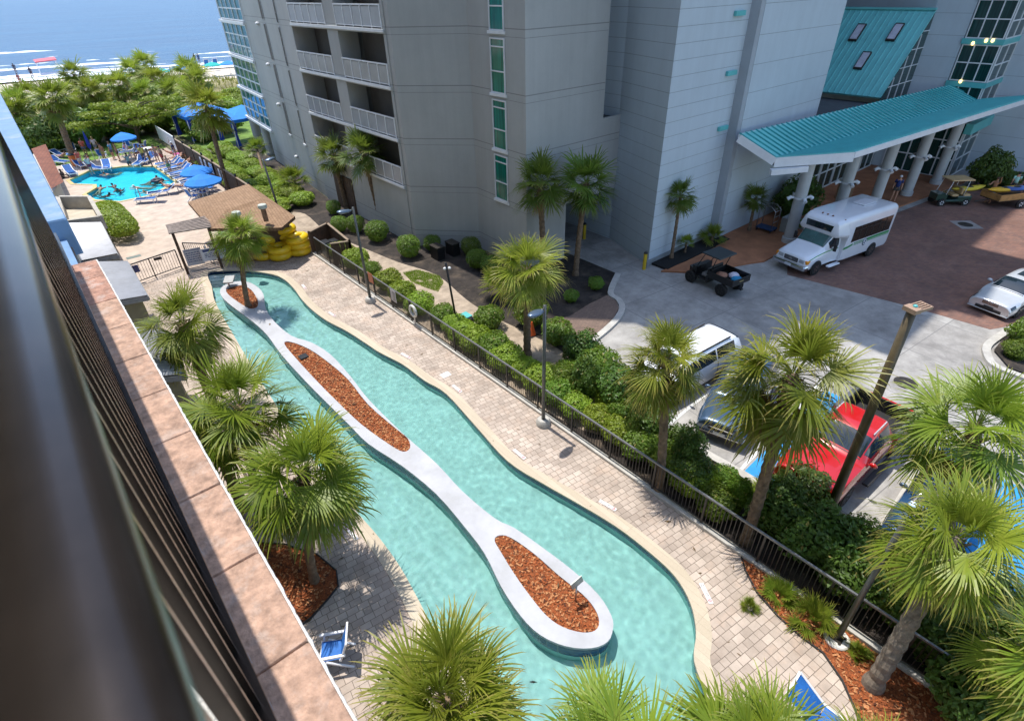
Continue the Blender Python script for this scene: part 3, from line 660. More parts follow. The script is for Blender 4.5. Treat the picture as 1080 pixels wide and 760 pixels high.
for z in (4.3, 6.85, 9.53, 12.2):
    wall_window(gt, (54, 13.5, 0), (0,-1,0), (-1,0,0), .05, 2.25, z, z+2.25, 3, 2, m_gdark, m_trim, .07, rows=[z, z+1.15, z+2.25])
    wall_window(gt, (54, 11.2, 0), (1,0,0), (0,-1,0), .1, 3.9, z, z+2.25, 2, 2, m_gdark, m_trim, .08, rows=[z, z+1.05, z+2.25])
wall_window(gt, (54, 16.0, 0), (0,-1,0), (-1,0,0), .05, 2.4, .1, 4.1, 3, 3, m_gdark, m_trim, .09)
wall_window(gt, (54, 13.5, 0), (0,-1,0), (-1,0,0), .05, 2.25, .1, 4.1, 2, 3, m_gdark, m_trim, .09)
wall_window(gt, (54, 11.2, 0), (1,0,0), (0,-1,0), .1, 3.9, .1, 4.1, 2, 3, m_gdark, m_trim, .09)
mb = MB(); mb.bbox(52.9, 10.6, 3.55, 57.9, 11.1, 4.25, .03); mb.build('teal_awning', m_teal_d, gt)
m_bulb = bpy.data.materials.new('warm_lamp'); m_bulb.use_nodes = True; pb = m_bulb.node_tree.nodes['Principled BSDF']; pb.inputs['Emission Color'].default_value = (1, .7, .25, 1); pb.inputs['Emission Strength'].default_value = 1.6; pb.inputs['Base Color'].default_value = (.8,.6,.2,1)
for px, py, X in ((1013, 86, 53.85), (1040, 43, 53.85), (1047,43,53.85), (1026,46,53.85)):
    q = onX(px, py, X); mb = MB(); mb.ell(q, .10, .10, .13, 8, 6); mb.build('lamp_globe', m_bulb, gt, True)
# entrance canopy
cp = thing('entrance_canopy', 'long teal seamed canopy on round grey columns over the hotel entrance', 'canopy', (42, 13, 0))
A = G(780,141,6.45); B = G(1001,90,6.5); V0 = G(818,166,5.35); V1 = G(1033,105,5.7); F0 = G(902,160,5.65); F1 = G(1080,105,5.9); F1 = F0+(F1-F0)*1.12
V1b = V0+(V1-V0)*1.0
def slab(a, b, c, d, t=.14):
    dn = Vector((0, 0, -t)); a, b, c, d = map(Vector, (a, b, c, d)); return ([a,b,c,d,a+dn,b+dn,c+dn,d+dn], [(0,1,2,3),(7,6,5,4),(0,4,5,1),(1,5,6,2),(2,6,7,3),(3,7,4,0)])
mb = MB(); mb.add(*slab(V0, V1, B, A)); mb.build('back_roof', m_teal, cp)
n_s = 52; mb = MB()
for i in range(n_s+1):
    t = i/n_s; a = V0.lerp(V1, t); b = A.lerp(B, t); up = Vector((0,0,.03)); mb.beam(a+up, b+up, .05, .07)
mb.build('roof_seam', flat('teal_seam', (.03,.34,.36), .45), cp)
mb = MB(); mb.add(*slab(F0, F1, V1, V0)); mb.build('front_roof', m_teal_d, cp)  # duller light on the front slope put into a darker teal
mb = MB()
for i in range(64):
    t = i/63; a = V0.lerp(V1, t); b = F0.lerp(F1, t); up = Vector((0,0,.02)); mb.beam(a+up, b+up, .035, .05)
mb.build('front_seam', m_teal_d, cp)
mb = MB()
for a, b, h in ((F0, F1, .32), (V0, F0, .5), (A, V0, .42), (B, A, .25)):
    d = Vector((0, 0, -.02-h/2)); mb.beam(a+d, b+d, .1, h)
q0 = V0+Vector((-.2,0,-.75)); q1 = V0.lerp(F0, .45)+Vector((0,0,-.72)); mb.beam(q0, q1, .3, .3)
mb.build('fascia', m_trim, cp)
mb = MB(); mb.add([A+Vector((0,0,-.35)), V0+Vector((0,0,-.45)), F0+Vector((0,0,-.4)), F1+Vector((0,0,-.3)), V1+Vector((0,0,-.3)), B+Vector((0,0,-.3))], [(0,1,4,5),(1,2,3,4)]); mb.build('soffit', flat('grey_soffit', (.42,.44,.45), .7), cp)
m_col = flat('grey_column_paint', (.46, .47, .46), .7, 0, .05, 2)
for x, y in ((33.2,13.35),(38.0,12.75),(42.7,12.25),(47.5,11.8),(51.9,11.3)):
    mb = MB(); mb.lathe([(.40,.10),(.40,.4),(.33,.42),(.33,5.35)], 20, (x,y,0)); c_ = mb.build('column', m_col, cp, 'auto')
    mb = MB(); mb.lathe([(.36,2.75),(.36,2.85)], 20, (x,y,0))
    for a in (-2.3,-.7,.9,2.4):
        u = Vector((math.cos(a), math.sin(a), 0)); p = Vector((x,y,2.8))+u*.34; mb.tube([p, p+u*.22+Vector((0,0,.05)), p+u*.38+Vector((0,0,-.06))], [.05,.10,.12], 8)
    sub(mb, 'floodlight', m_trim, c_)
# ------------------------------------------------------------------ own hotel: wall, tiled ledge, railing
oh = thing('balcony_building', 'brown railed balcony front with pinkish tiled ledge in the near left foreground', 'building', (-.3, 2, 0))
m_tan = flat('beige_stucco', (.50, .47, .42), .85, 0, .08, 1.5, bmp=.3, bs=40)
ZL = 12.4
mb = MB(); mb.box(-9,-9,0,-.02,45,12.0); mb.box(-9,-9,12.0,-1.6,45,33); mb.build('wall', m_tan, oh); mb = MB(); mb.box(-1.599,-9,14.75,-.5,45,14.95); mb.build('upper_shade_slab', m_tan, oh)  # unseen overhead slab added to shade the balcony floor
m_led = flat('pinkish_ledge_tile', (.46, .29, .205), .85, 0, .3, 34, bmp=.5, bs=120, dirt=(.52, .42, .36))
m_led_w = flat('pinkish_ledge_tile_flaked', (.42, .23, .165), .85, 0, .3, 34, bmp=.5, bs=120, dirt=(.60, .54, .50))
ys = [.15,.42,.678,.938,1.201,1.46,1.72,1.98,2.25,2.52,2.80,3.14]
k = ZL-12.5; 
ys = [-.66,-.39,-.12,.15]+[y*1.1/1.0 for y in (.42,.678,.938,1.201,1.46,1.72,1.98,2.25,2.52,2.80)]+[3.33]
rj = random.Random(3)
for a, b in zip(ys, ys[1:]):
    mb = MB(); mb.bbox(-.054, a+.002, ZL-.03, .056, b-.002, ZL+rj.uniform(-.0008,.0008), .004); mb.build('ledge_tile', m_led_w if a > 2.6 else m_led, oh)
mb = MB(); mb.box(-.5,-1,ZL-.4,.053,3.35,ZL-.031); mb.build('ledge_base', flat('white_mortar', (.66,.64,.60), .9, 0, .2, 30, bmp=1, bs=120), oh)
# crumbly white edge of the ledge
mb = MB(); rj = random.Random(9); y = -.6; pts = []
while y < 3.35: pts.append((.0565+rj.uniform(0,.0025), y, ZL-.010+rj.uniform(-.003,.003))); y += .012
mb.tube(pts, .0042, 6); mb.build('ledge_edge', flat('white_caulk', (.74,.72,.68), .9, 0, .1, 80), oh, True)
mb = MB(); mb.box(-1.6,-9,12.0,-.0501,3.36,12.28); mb.build('balcony_floor', flat('shade_black_floor', (.02,.018,.016), .8), oh)  # near-black colour carries the shade behind the railing
m_bw = flat('sky_reflecting_blue_ledge', (.17,.30,.50), .5, 0, .1, 8, dirt=(.40,.44,.50))  # blue is the sky's reflection put into the ledge colour
mb = MB(); mb.bbox(-.30,4.25,ZL-.25,.028,12,ZL-.02,.01); mb.build('far_ledge', m_bw, oh)
mb = MB(); mb.box(-.2,3.36,ZL-.9,-.022,4.24,ZL-.14); mb.build('window_frame', m_bw, oh)
for i in range(3):
    mb = MB(); mb.box(-.021+i*.012,3.42,ZL-.9,-.012+i*.012,4.2,ZL-.18-.1*i); mb.build('louvre', m_steel if i % 2 else m_black, oh)
m_rail = flat('bronze_brown_rail', (.040,.030,.024), .2, .65, .2, 14, spec=.7)
ra = thing('balcony_railing', 'dark bronze balcony railing with slim pickets, very close and blurred at left', 'railing', (-.06, 1, ZL))
mb = MB(); prof = []
for i in range(14):
    a = 2*math.pi*i/14; prof.append((math.copysign(abs(math.cos(a))**.6, math.cos(a))*.030, math.copysign(abs(math.sin(a))**.6, math.sin(a))*.020))
yr = [-.6+i*.1 for i in range(42)]; n_ = len(prof); vs = [(-.060+p[0]*1.12, y, 13.305+p[1]) for y in yr for p in prof]
mb.add(vs, [(i*n_+k, (i+1)*n_+k, (i+1)*n_+(k+1)%n_, i*n_+(k+1)%n_) for i in range(len(yr)-1) for k in range(n_)]); mb.build('top_rail', m_rail, ra, True)
mb = MB(); mb.box(-.085,-.6,ZL+.09,-.045,3.5,ZL+.12); mb.build('bottom_rail', m_rail, ra)
y = -.4; 
while y < 3.5:
    mb = MB(); mb.box(-.072,y-.008,ZL+.12,-.056,y+.008,13.29); mb.build('picket', m_rail, ra); y += .1135
y = .33
while y < 3.4:
    mb = MB(); mb.bbox(-.062,y-.012,ZL+.001,-.048,y+.012,ZL+.02,.003); mb.build('bracket', flat('blue_grey_bracket', (.25,.33,.42), .4, .5) if y < .34 else mb_br, ra) if y >= .34 else None
    if y < .34: mb_br = flat('blue_grey_bracket', (.22,.30,.40), .4, .5)
    y += .1135
# ------------------------------------------------------------------ plants
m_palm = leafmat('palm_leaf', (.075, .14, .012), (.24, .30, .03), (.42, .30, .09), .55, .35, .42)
m_palm_y = leafmat('yellow_green_palm_leaf', (.12, .19, .014), (.30, .34, .04), (.46, .32, .12), .7, .38, .42)  # yellower leaf green with straw-coloured tips
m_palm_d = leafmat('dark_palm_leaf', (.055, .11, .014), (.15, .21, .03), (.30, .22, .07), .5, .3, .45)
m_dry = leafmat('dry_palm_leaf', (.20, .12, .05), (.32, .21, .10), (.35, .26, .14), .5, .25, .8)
m_trunk = flat('palm_trunk_bark', (.20, .135, .085), .95, 0, .35, 7, bmp=1.0, bs=25, dirt=(.10, .075, .05))
m_trunk_g = flat('grey_palm_trunk', (.22, .18, .14), .95, 0, .3, 7, bmp=1.0, bs=25, dirt=(.12, .10, .08))
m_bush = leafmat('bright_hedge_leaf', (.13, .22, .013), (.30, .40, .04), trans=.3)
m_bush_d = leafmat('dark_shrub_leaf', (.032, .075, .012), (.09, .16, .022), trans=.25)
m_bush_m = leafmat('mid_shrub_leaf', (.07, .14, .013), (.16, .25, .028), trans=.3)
m_stem = flat('brown_stem', (.10, .07, .045), .9, 0, .3, 6)
def frond(mb, rr, org, az, elv, pet, blade, nl, droop, seg_rnd, mi=0, tipadd=0.0, spread=118):
    d = Vector((math.cos(az)*math.cos(elv), math.sin(az)*math.cos(elv), math.sin(elv)))
    pts = []; p = Vector(org); v = d.copy(); n = 5
    for i in range(n+1):
        pts.append(p.copy()); p = p+v*pet/n; v = (v+Vector((0, 0, -droop*.10*(1 if elv < 1.2 else .3)))).normalized()
    side = v.cross(Vector((0, 0, 1)))
    if side.length < .05: side = Vector((-math.sin(az), math.cos(az), 0))
    side.normalize(); nrm = side.cross(v).normalized()
    mb.tube(pts, [.016, .013, .011, .010, .009, .008], 4, False, mi, seg_rnd)
    base = pts[-1]; tw = rr.uniform(-.7, .7); side = (side*math.cos(tw)+nrm*math.sin(tw)).normalized(); nrm = side.cross(v).normalized()
    dth = 2*R(spread)/nl
    for i in range(nl):
        u = -1+2*(i+.5)/nl; th = u*R(spread)+rr.uniform(-.03, .03)
        ld_ = (v*math.cos(th)+side*math.sin(th)+nrm*(.30*(1-abs(u))+.14*rr.uniform(-.5, 1))).normalized()
        L = blade*(1-.34*u*u)*rr.uniform(.72, 1.14); st = base+v*(.10*blade*(1-abs(u)))
        sd_ = ld_.cross(nrm).normalized(); rn = min(1, max(0, seg_rnd+rr.uniform(-.28, .28)))
        P = []; q = st.copy(); dd = ld_.copy(); lens = (.0, .42, .28, .18, .12); g = droop*(.25+1.0*rr.random())
        dr_ = 1.0; wid = (.012, L*.42*math.sin(dth/2)*1.0, L*.42*math.sin(dth/2)*.72, L*.42*math.sin(dth/2)*.36, .0)
        for k in range(5):
            q = q+dd*L*lens[k]; P.append((q.copy(), wid[k])); dd = (dd+Vector((0, 0, -g*(.05, .13, .38, .75, .7)[k]))).normalized()
        vs = []; tp = []
        for k, (a, wd) in enumerate(P):
            t_ = (0, .1, .45, .75, 1.0)[k]*1.0+tipadd
            if k < 4:
                f_ = nrm*wd*.35; vs += [a-sd_*wd+f_, a+sd_*wd+f_]; tp += [t_, t_]
            else: vs.append(a); tp.append(t_)
        mb.add(vs, [(0,1,3,2),(2,3,5,4),(4,5,7,6),(6,7,8)], mi, rn, [min(1.5, x) for x in tp])
def crown(seed, nf=34, R0=1.65, nl=42, low=-.85, droop=1.3, dry=8, name='crown', mats=None, spread=118, up=1.45):
    rr = random.Random(seed); mb = MB()
    for i in range(nf):
        t = i/(nf-1); el_ = up+(low-up)*t**.95+rr.uniform(-.24, .22); az_ = i*2.39996+rr.uniform(-.4, .4)
        s = rr.uniform(.88, 1.1)*(.80 if t < .15 else 1)
        frond(mb, rr, (0.06*math.cos(az_), .06*math.sin(az_), .12-.25*t), az_, el_, R0*.46*s*(.6+.5*t)*rr.uniform(.8,1.2), R0*.60*s*rr.uniform(.85,1.12), nl, droop*(.6+.8*t), min(1, max(0, .75-.75*t+rr.uniform(-.15, .15))), 0, .22*t, spread)
    for i in range(dry):
        az_ = rr.uniform(0, 6.28); frond(mb, rr, (.1*math.cos(az_), .1*math.sin(az_), -.3), az_, -1.0+rr.uniform(-.3, .2), R0*.35, R0*.42, nl*2//3, 1.3, rr.random(), 1, .3, 80)
    me = mb.mesh(name, False, True)
    for m in (mats or (m_palm, m_dry)): me.materials.append(m)
    return me
def trunkmesh(top, r0, r1, boots=True, seed=0, mat=None):
    rr = random.Random(seed); mb = MB(); top = Vector(top); n = max(8, int(top.z/.16)); path = []; rad = []
    for i in range(n+1):
        t = i/n; p = Vector((top.x*(t**1.4), top.y*(t**1.4), top.z*t)); path.append(p)
        rad.append((r0*1.35 if i == 0 else r0*1.1 if i == 1 else r0+(r1-r0)*t)*(1+(.08 if i % 2 else -.07)+rr.uniform(-.03, .03)))
    mb.tube(path, rad, 12)
    if boots:
        for k in range(26):
            t = 1-.16*(k/26)*max(1, 2.0/top.z)*1.2-.02; a = k*2.4
            p = Vector((top.x*(t**1.4), top.y*(t**1.4), top.z*t)); u = Vector((math.cos(a), math.sin(a), 0))
            mb.beam(p+u*r1*.7, p+u*(r1+.10)+Vector((0,0,.20)), .07, .025, up=u)
    me = mb.mesh('trunk', False); me.materials.append(mat or m_trunk); return me
CRW = [crown(1, 32), crown(2, 38, 1.6, 40, -1.0, 1.55, 10), crown(3, 28, 1.75, 44, -.7, 1.1, 6), crown(4, 40, 1.5, 38, -.5, 1.25, 5, up=1.35), crown(5, 28, 1.8, 46, -1.1, 1.7, 12)]
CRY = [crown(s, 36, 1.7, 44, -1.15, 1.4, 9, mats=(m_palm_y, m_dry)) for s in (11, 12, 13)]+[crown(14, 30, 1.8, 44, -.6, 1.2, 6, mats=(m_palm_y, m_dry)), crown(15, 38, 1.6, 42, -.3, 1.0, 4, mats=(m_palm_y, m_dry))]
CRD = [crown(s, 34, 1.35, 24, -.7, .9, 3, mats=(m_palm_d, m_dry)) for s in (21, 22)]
CRF = [crown(s, 40, 1.7, 18, -1.0, 1.1, 6, mats=(m_palm, m_dry)) for s in (31, 32)]
CRYF = [crown(s, 40, 1.7, 18, -1.0, 1.1, 5, mats=(m_palm_y, m_dry)) for s in (35, 36)]
CRL = [crown(s, 26, 1.0, 26, .05, .6, 0, mats=(m_palm, m_dry)) for s in (41, 42)]     # trunkless palmetto
def palm(label, base, top, crown_me, s=1.0, r0=.17, r1=.13, rz=0, name='palm_tree', mat=None, group=None, seed=0, boots=True):
    t = thing(name, label, 'palm', base, 0, group); top = Vector(top)-Vector(base)
    o = bpy.data.objects.new('trunk', trunkmesh(top, r0, r1, boots, seed, mat)); COL.objects.link(o); o.parent = t
    c = bpy.data.objects.new('crown', crown_me); COL.objects.link(c); c.parent = t; c.location = top; c.rotation_euler = (R(4), R(-3), rz); c.scale = (s,)*3
    return t
def palm_px(label, bpx, cpx, crown_me, s=1.0, zb=0.0, **k):
    b = G(*bpx, zb); c = onY(*cpx, b.y); return palm(label, b, c, crown_me, s, **k)
palm_px('palm growing from the small round planter at the far tip of the white island', (262,323), (253,247), CRW[0], .92, ZI-.05, r0=.13, r1=.11)
palm('palm with a thick leaf-based trunk beside the white corrugated awnings, farthest of the left bank', (1.75,20.2,0), tuple(G(193,342,3.9)), CRW[4], 1.08, rz=1.2, r0=.16, r1=.17)
palm('tall full palm between two others on the left river bank, its crown overlapping both', (1.3,13.7,0), tuple(G(252,428,4.4)), CRW[2], 1.1, rz=.4)
palm('drooping second crown leaning toward the ledge on the left river bank', (.9,14.6,0), tuple(G(222,455,3.2)), CRW[3], .9, rz=2.7)
palm_px('palm standing in the curved red mulch bed by the blue armchair', (332,612), (320,498), CRW[1], 1.16, rz=2.2, r0=.12, r1=.11)
palm('broad palm crown seen from above at the bottom, left of the island tip', (1.9,3.7,0), tuple(G(472,738,4.3)), CRY[4], .92, rz=.9, mat=m_trunk)
palm('palm at the bottom edge whose upright fronds overlap the water below the island', (3.1,.6,0), tuple(G(648,815,4.4)), CRW[2], .85, rz=.3)
palm('palm at the bottom edge whose upright fronds overlap the blue lounger', (5.0,-.7,0), tuple(G(800,805,4.0)), CRW[3], .95, rz=1.9)
palm('short palm at the bottom right corner below the mulch bed', (8.9,-2.2,0), tuple(G(915,800,1.6)), CRY[1], .62, rz=1.0)
palm('palm beside the metal fence in front of the white van', (11.2,6.35,0), tuple(onY(702,378,7.1)), CRY[1], .92, rz=2.0, r0=.14, r1=.12)
palm('tall bright palm rising in front of the grey-blue suv and red pickup', (11.5,3.5,0), tuple(onY(837,395,3.9)), CRY[0], 1.25, rz=.5, r0=.16, r1=.14)
g11 = G(920,722); palm('leaning thick-trunked palm in the red mulch bed at lower right', g11, tuple(G(1008,566,4.3)), CRY[2], .98, rz=.2, r0=.19, r1=.14, mat=m_trunk_g)
palm('palm crown over the parked dark car at the right, above the leaning palm', (13.7,-.3,0), tuple(G(1030,448,4.9)), CRW[2], 1.05, rz=3.0)
palm('palm at the right edge hanging over the fence corner', (12.6,-2.7,0), tuple(G(1118,690,3.2)), CRY[3], .9, rz=.8)
palm_px('bushy palm in the courtyard bed behind the grey fence lamp post', (556,375), (556,283), CRY[3], .98, rz=1.3)
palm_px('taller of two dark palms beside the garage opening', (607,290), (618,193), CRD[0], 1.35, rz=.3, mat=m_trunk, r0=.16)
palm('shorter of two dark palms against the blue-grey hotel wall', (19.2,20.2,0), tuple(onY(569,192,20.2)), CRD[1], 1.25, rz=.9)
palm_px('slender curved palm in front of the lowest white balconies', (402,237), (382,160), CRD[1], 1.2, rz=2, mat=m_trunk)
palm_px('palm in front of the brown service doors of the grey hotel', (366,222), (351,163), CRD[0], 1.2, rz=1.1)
palm_px('thin palm against the white panel wall, tallest by the black cart', (708,272), (718,206), CRD[1], .82, .12, r0=.10, r1=.08, boots=False)
palm_px('short thin palm beside the luggage cart at the canopy', (790,243), (797,209), CRD[0], .72, .12, r0=.10, r1=.08, boots=False)
palm('tiny palm in the black mulch between the two wall palms', (*XY(722,268),.12), (*XY(722,268),.75), CRL[0], .55, r0=.06, r1=.06, boots=False)
palm('low fan palm bush in the black mulch by the white wall', (*XY(750,258),.12), (*XY(750,258),.55), CRL[1], .85, r0=.09, r1=.08, boots=False)
palm('young bright palm in the dark courtyard soil beside the bushy palm', (*XY(528,315),0), (*XY(528,315),.9), CRL[0], 1.1, r0=.09, r1=.09, boots=False)
palm_px('tall lone palm by the brown wooden fence near the pool umbrellas', (242,202), (217,112), CRYF[0], 1.2, rz=.4, r0=.18, r1=.16)
palm_px('thick palm with an orange bin at its foot beyond the pool', (80,172), (55,103), CRF[1], 1.3, rz=1, r0=.28, r1=.24)
palm_px('leaning thin palm left of the thick pool palm', (38,152), (18,108), CRF[0], 1.2, rz=2, r0=.16, r1=.14)
palm('small palm by the hotel wall near the striped hedge, left of its neighbour', (*XY(282,196),0), (*XY(276,176),.0+1.6), CRL[1], 1.2, r0=.1, r1=.1, boots=False)
palm('small round palm beside the grey hotel foot behind the brown enclosure', (*XY(314,206),0), (XY(314,206)[0], XY(314,206)[1], 1.2), CRL[0], 1.3, r0=.1, r1=.1, boots=False)
far = [((78,78),94,6.2,'tall dark palm standing against the surf beside the pink canopy'),((110,92),90,5.2,'palm just right of the one against the surf'),((138,76),97,6.4,'palm behind the spreading pine, seen against the wave line'),((163,84),86,5.8,'large palm at the middle of the seaward grove'),((153,68),104,6.6,'most distant palm whose top breaks the white surf'),((104,112),82,4.6,'low palm in front of the grove beside the pine'),((186,92),84,5.2,'palm right of the grove centre with a leaning trunk'),((209,84),88,5.4,'palm close to the beach umbrellas at the right of the grove'),((199,75),98,6.0,'yellowish palm behind the right end of the grove'),((30,100),92,5.0,'palm behind the leaning thin palm at the far left')]
for i, (px, Y, h, lab) in enumerate(far):
    c = onY(px[0], px[1], Y); z = max(2.2, c.z); k = .6*(i % 3-1)
    palm(lab, (c.x+k, Y-.2, 0), (c.x, Y, z), (CRF+CRYF)[i % 4], 1.25+.12*(i % 3), rz=i, r0=.2, r1=.17, seed=i, group='palms between pool and beach')
for i, (px, Y, h) in enumerate((((12,118),80,3.6),((92,96),79,4.6),((124,90),80,4.9),((150,98),78,4.4),((175,96),79,4.6),((196,100),76,4.4),((66,100),82,4.4))):
    c = onY(px[0], px[1], Y); palm(ORD[i]+' low front palm of the grove, counting from the left end', (c.x, Y, 0), (c.x+.2, Y, max(2, c.z)), (CRF+CRYF)[(i+1) % 4], 1.15, rz=i*1.7, r0=.19, r1=.16, seed=i, group='lower palms in front of the grove')
# spreading pine by the pool
def leafcloud(mb, rr, centre, rad, n, size, mi=0, shell=.55, sq=2.2, flatb=0.0, base=.5, lump=.25, lf=1.6, seed=0.0, droop=0.0):
    C0 = Vector(centre); rx, ry, rz = rad
    for _ in range(n):
        v = Vector((rr.gauss(0, 1), rr.gauss(0, 1), rr.gauss(0, 1))).normalized()
        k = (abs(v.x)**sq+abs(v.y)**sq+abs(v.z)**sq)**(-1/sq)
        t = (shell+(1-shell)*rr.random()**.5)*(1+lump*noise.noise(v*lf+Vector((seed, seed*.7, 0))))
        if v.z < -.2: t *= 1-flatb
        p = C0+Vector((v.x*rx, v.y*ry, v.z*rz))*k*t
        d = (v+Vector((rr.gauss(0, .5), rr.gauss(0, .5), rr.gauss(0, .5)+.25))).normalized(); s = size*rr.uniform(.6, 1.3)
        a = d.cross(Vector((rr.gauss(0, 1), rr.gauss(0, 1), rr.gauss(0, 1)))).normalized(); b = d.cross(a)
        rn = min(1, max(0, base+.35*noise.noise(p*2.2/max(rad))+rr.uniform(-.3, .3)))
        mb.add([p-a*s*.5, p+b*s*.27+d*s*.05, p+a*s*.55, p-b*s*.27+d*s*.05], [(0,1,2,3)], mi, rn, 1.2 if rr.random() < .022 else 0)
def bushmesh(seed, rad, n, size, mat, sq=2.2, shell=.6, lump=.25, base=.5, stems=4):
    rr = random.Random(seed); f = MB(); leafcloud(f, rr, (0, 0, rad[2]*.95), rad, n, size, 0, shell, sq, .15, base, lump, seed=seed*1.7)
    fm = f.mesh('foliage', False, True); fm.materials.append(mat)
    s = MB()
    for i in range(stems):
        a = i*6.28/stems+rr.random(); s.tube([(0.04*math.cos(a), .04*math.sin(a), 0), (rad[0]*.3*math.cos(a), rad[1]*.3*math.sin(a), rad[2]*.7), (rad[0]*.6*math.cos(a), rad[1]*.6*math.sin(a), rad[2]*1.3)], [.03, .02, .008], 5)
    sm = s.mesh('stem', True); sm.materials.append(m_stem); return fm, sm
BB = [bushmesh(s, (.72,.72,.55), 5200, .10, m_bush, 2.5, .62, .22) for s in (1, 2, 3)]
BM = [bushmesh(s, (.7,.7,.6), 4200, .11, m_bush_m, 2.4, .6, .3) for s in (5, 6)]
BD = [bushmesh(s, (.9,.9,.85), 4200, .14, m_bush_d, 2.1, .5, .45) for s in (7, 8, 9)]
BX = [bushmesh(s, (.55,.55,.55), 4000, .075, m_bush_m, 3.2, .7, .08) for s in (14, 15)]      # clipped box shrubs
def bush(label, x, y, kind, s=1.0, name='shrub', group=None, z=0.0, cat='shrub', sz=None):
    t = thing(name, label, cat, (x, y, z), random.uniform(0, 6.28), group)
    for nm, me in zip(('foliage', 'stem'), kind): o = bpy.data.objects.new(nm, me); COL.objects.link(o); o.parent = t
    t.scale = (s, s, sz or s); return t
y = 30.2; i = 0; rb = random.Random(5)
while y > 5.2:
    s = rb.uniform(.82, 1.06)
    if y > 21: s *= 1.05; st = 1.75
    else: st = 1.02
    bush(ORD[i]+' rounded yellow-green bush behind the metal fence, counting from the brown enclosure', 11.95+rb.uniform(-.1,.15), y, (BB[0],BB[1],BM[0],BB[2])[i % 4], s, 'hedge_bush', 'yellow-green bushes along the metal fence'); y -= st*rb.uniform(.93,1.05); i += 1
rb2 = random.Random(21)
for i in range(15):
    bush(ORD[i]+' leafy shrub of the second row behind the fence hedge, counting from the orange cone', (12.75+rb2.uniform(-.35,.75) if i < 4 or i > 8 else 12.3+rb2.uniform(-.15,.2)), 12.2-i*.98, (BM[0],BD[1],BB[2],BM[1],BD[0])[i % 5], rb2.uniform(.65,.95)*(1 if i < 4 or i > 8 else .72), 'shrub', 'second row of shrubs behind the fence hedge', sz=rb2.uniform(.75,1.15))
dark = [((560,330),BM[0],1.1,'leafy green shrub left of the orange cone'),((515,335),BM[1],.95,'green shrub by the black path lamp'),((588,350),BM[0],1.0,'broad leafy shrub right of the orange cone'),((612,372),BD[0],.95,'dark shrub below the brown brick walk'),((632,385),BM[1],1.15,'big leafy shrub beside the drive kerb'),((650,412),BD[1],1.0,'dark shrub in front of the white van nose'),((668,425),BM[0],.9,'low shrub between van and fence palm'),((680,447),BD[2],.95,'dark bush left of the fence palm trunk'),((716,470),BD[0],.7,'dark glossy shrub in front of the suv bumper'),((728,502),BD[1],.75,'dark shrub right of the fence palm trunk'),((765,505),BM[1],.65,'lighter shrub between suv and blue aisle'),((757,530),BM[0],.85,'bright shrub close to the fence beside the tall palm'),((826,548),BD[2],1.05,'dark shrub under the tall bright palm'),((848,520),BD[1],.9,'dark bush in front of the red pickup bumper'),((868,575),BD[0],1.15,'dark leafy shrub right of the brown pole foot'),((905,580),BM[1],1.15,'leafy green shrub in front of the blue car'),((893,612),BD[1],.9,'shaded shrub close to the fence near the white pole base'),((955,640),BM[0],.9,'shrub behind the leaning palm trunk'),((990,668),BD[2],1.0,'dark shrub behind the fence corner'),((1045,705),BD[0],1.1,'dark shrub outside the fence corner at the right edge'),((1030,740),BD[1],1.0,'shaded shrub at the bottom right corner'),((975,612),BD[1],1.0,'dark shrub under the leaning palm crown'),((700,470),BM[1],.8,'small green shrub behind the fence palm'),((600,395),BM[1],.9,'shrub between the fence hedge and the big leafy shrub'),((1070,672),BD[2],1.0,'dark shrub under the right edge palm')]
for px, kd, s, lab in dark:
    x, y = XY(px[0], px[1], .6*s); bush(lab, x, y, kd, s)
clip = [((398,246),.95,'clipped shrub by the slender curved palm, nearest the enclosure'),((431,262),.95,'large boxy clipped shrub below the hotel corner'),((456,258),.7,'small clipped shrub standing alone against the hotel wall'),((375,238),.8,'clipped shrub beside the service path'),((497,262),.8,'darkest clipped shrub at the wall under the window strip'),((503,275),.8,'lit clipped shrub in front of the darkest one'),((518,282),.8,'clipped shrub left of the young palm'),((352,220),.7,'clipped shrub topmost in the row near the service doors'),((358,238),.75,'clipped shrub at the corner of the brown enclosure')]
for px, s, lab in clip:
    x, y = XY(px[0], px[1], .55*s); bush(lab, x, y, BX[len(lab) % 2], s*1.28, 'clipped_shrub', 'clipped shrubs along the hotel foot')
bush('large rounded clipped hedge at the corner of the pool terrace', 2.75, 45.6, bushmesh(60, (1.0,3.6,.8), 9000, .17, m_bush, 3.2, .8, .08), 1.0, 'clipped_hedge', cat='hedge').rotation_euler = (0, 0, R(3))
bush('round dark bush between the canopy columns behind the shuttle bus', 37.5, 15.2, BD[1], 1.6)
bush('small shrub in the pot by the canopy', 36.0, 13.9, BM[0], .55)
bush('dark small tree against the right wing behind the golf cart', 53.3, 8.6, BD[0], 1.45, sz=1.75)
bush('low green shrub beside the beachgoers at the right wing', 54.2, 7.4, BD[2], .9); bush('low green shrub at the right edge wall', 55.2, 6.0, BD[1], .95)
bush('green shrub on the kerbed island by the silver car', 29.6, .95, BM[0], 1.1); bush('grassy shrub on the kerbed island left of its neighbour', 28.2, 1.0, BM[1], .7)
bush('small weed shrub in the black soil by the brick walk', *XY(628,305), BM[0], .6); bush('pale weed shrub at the soil edge of the garage drive', *XY(602,318), BM[1], .55)
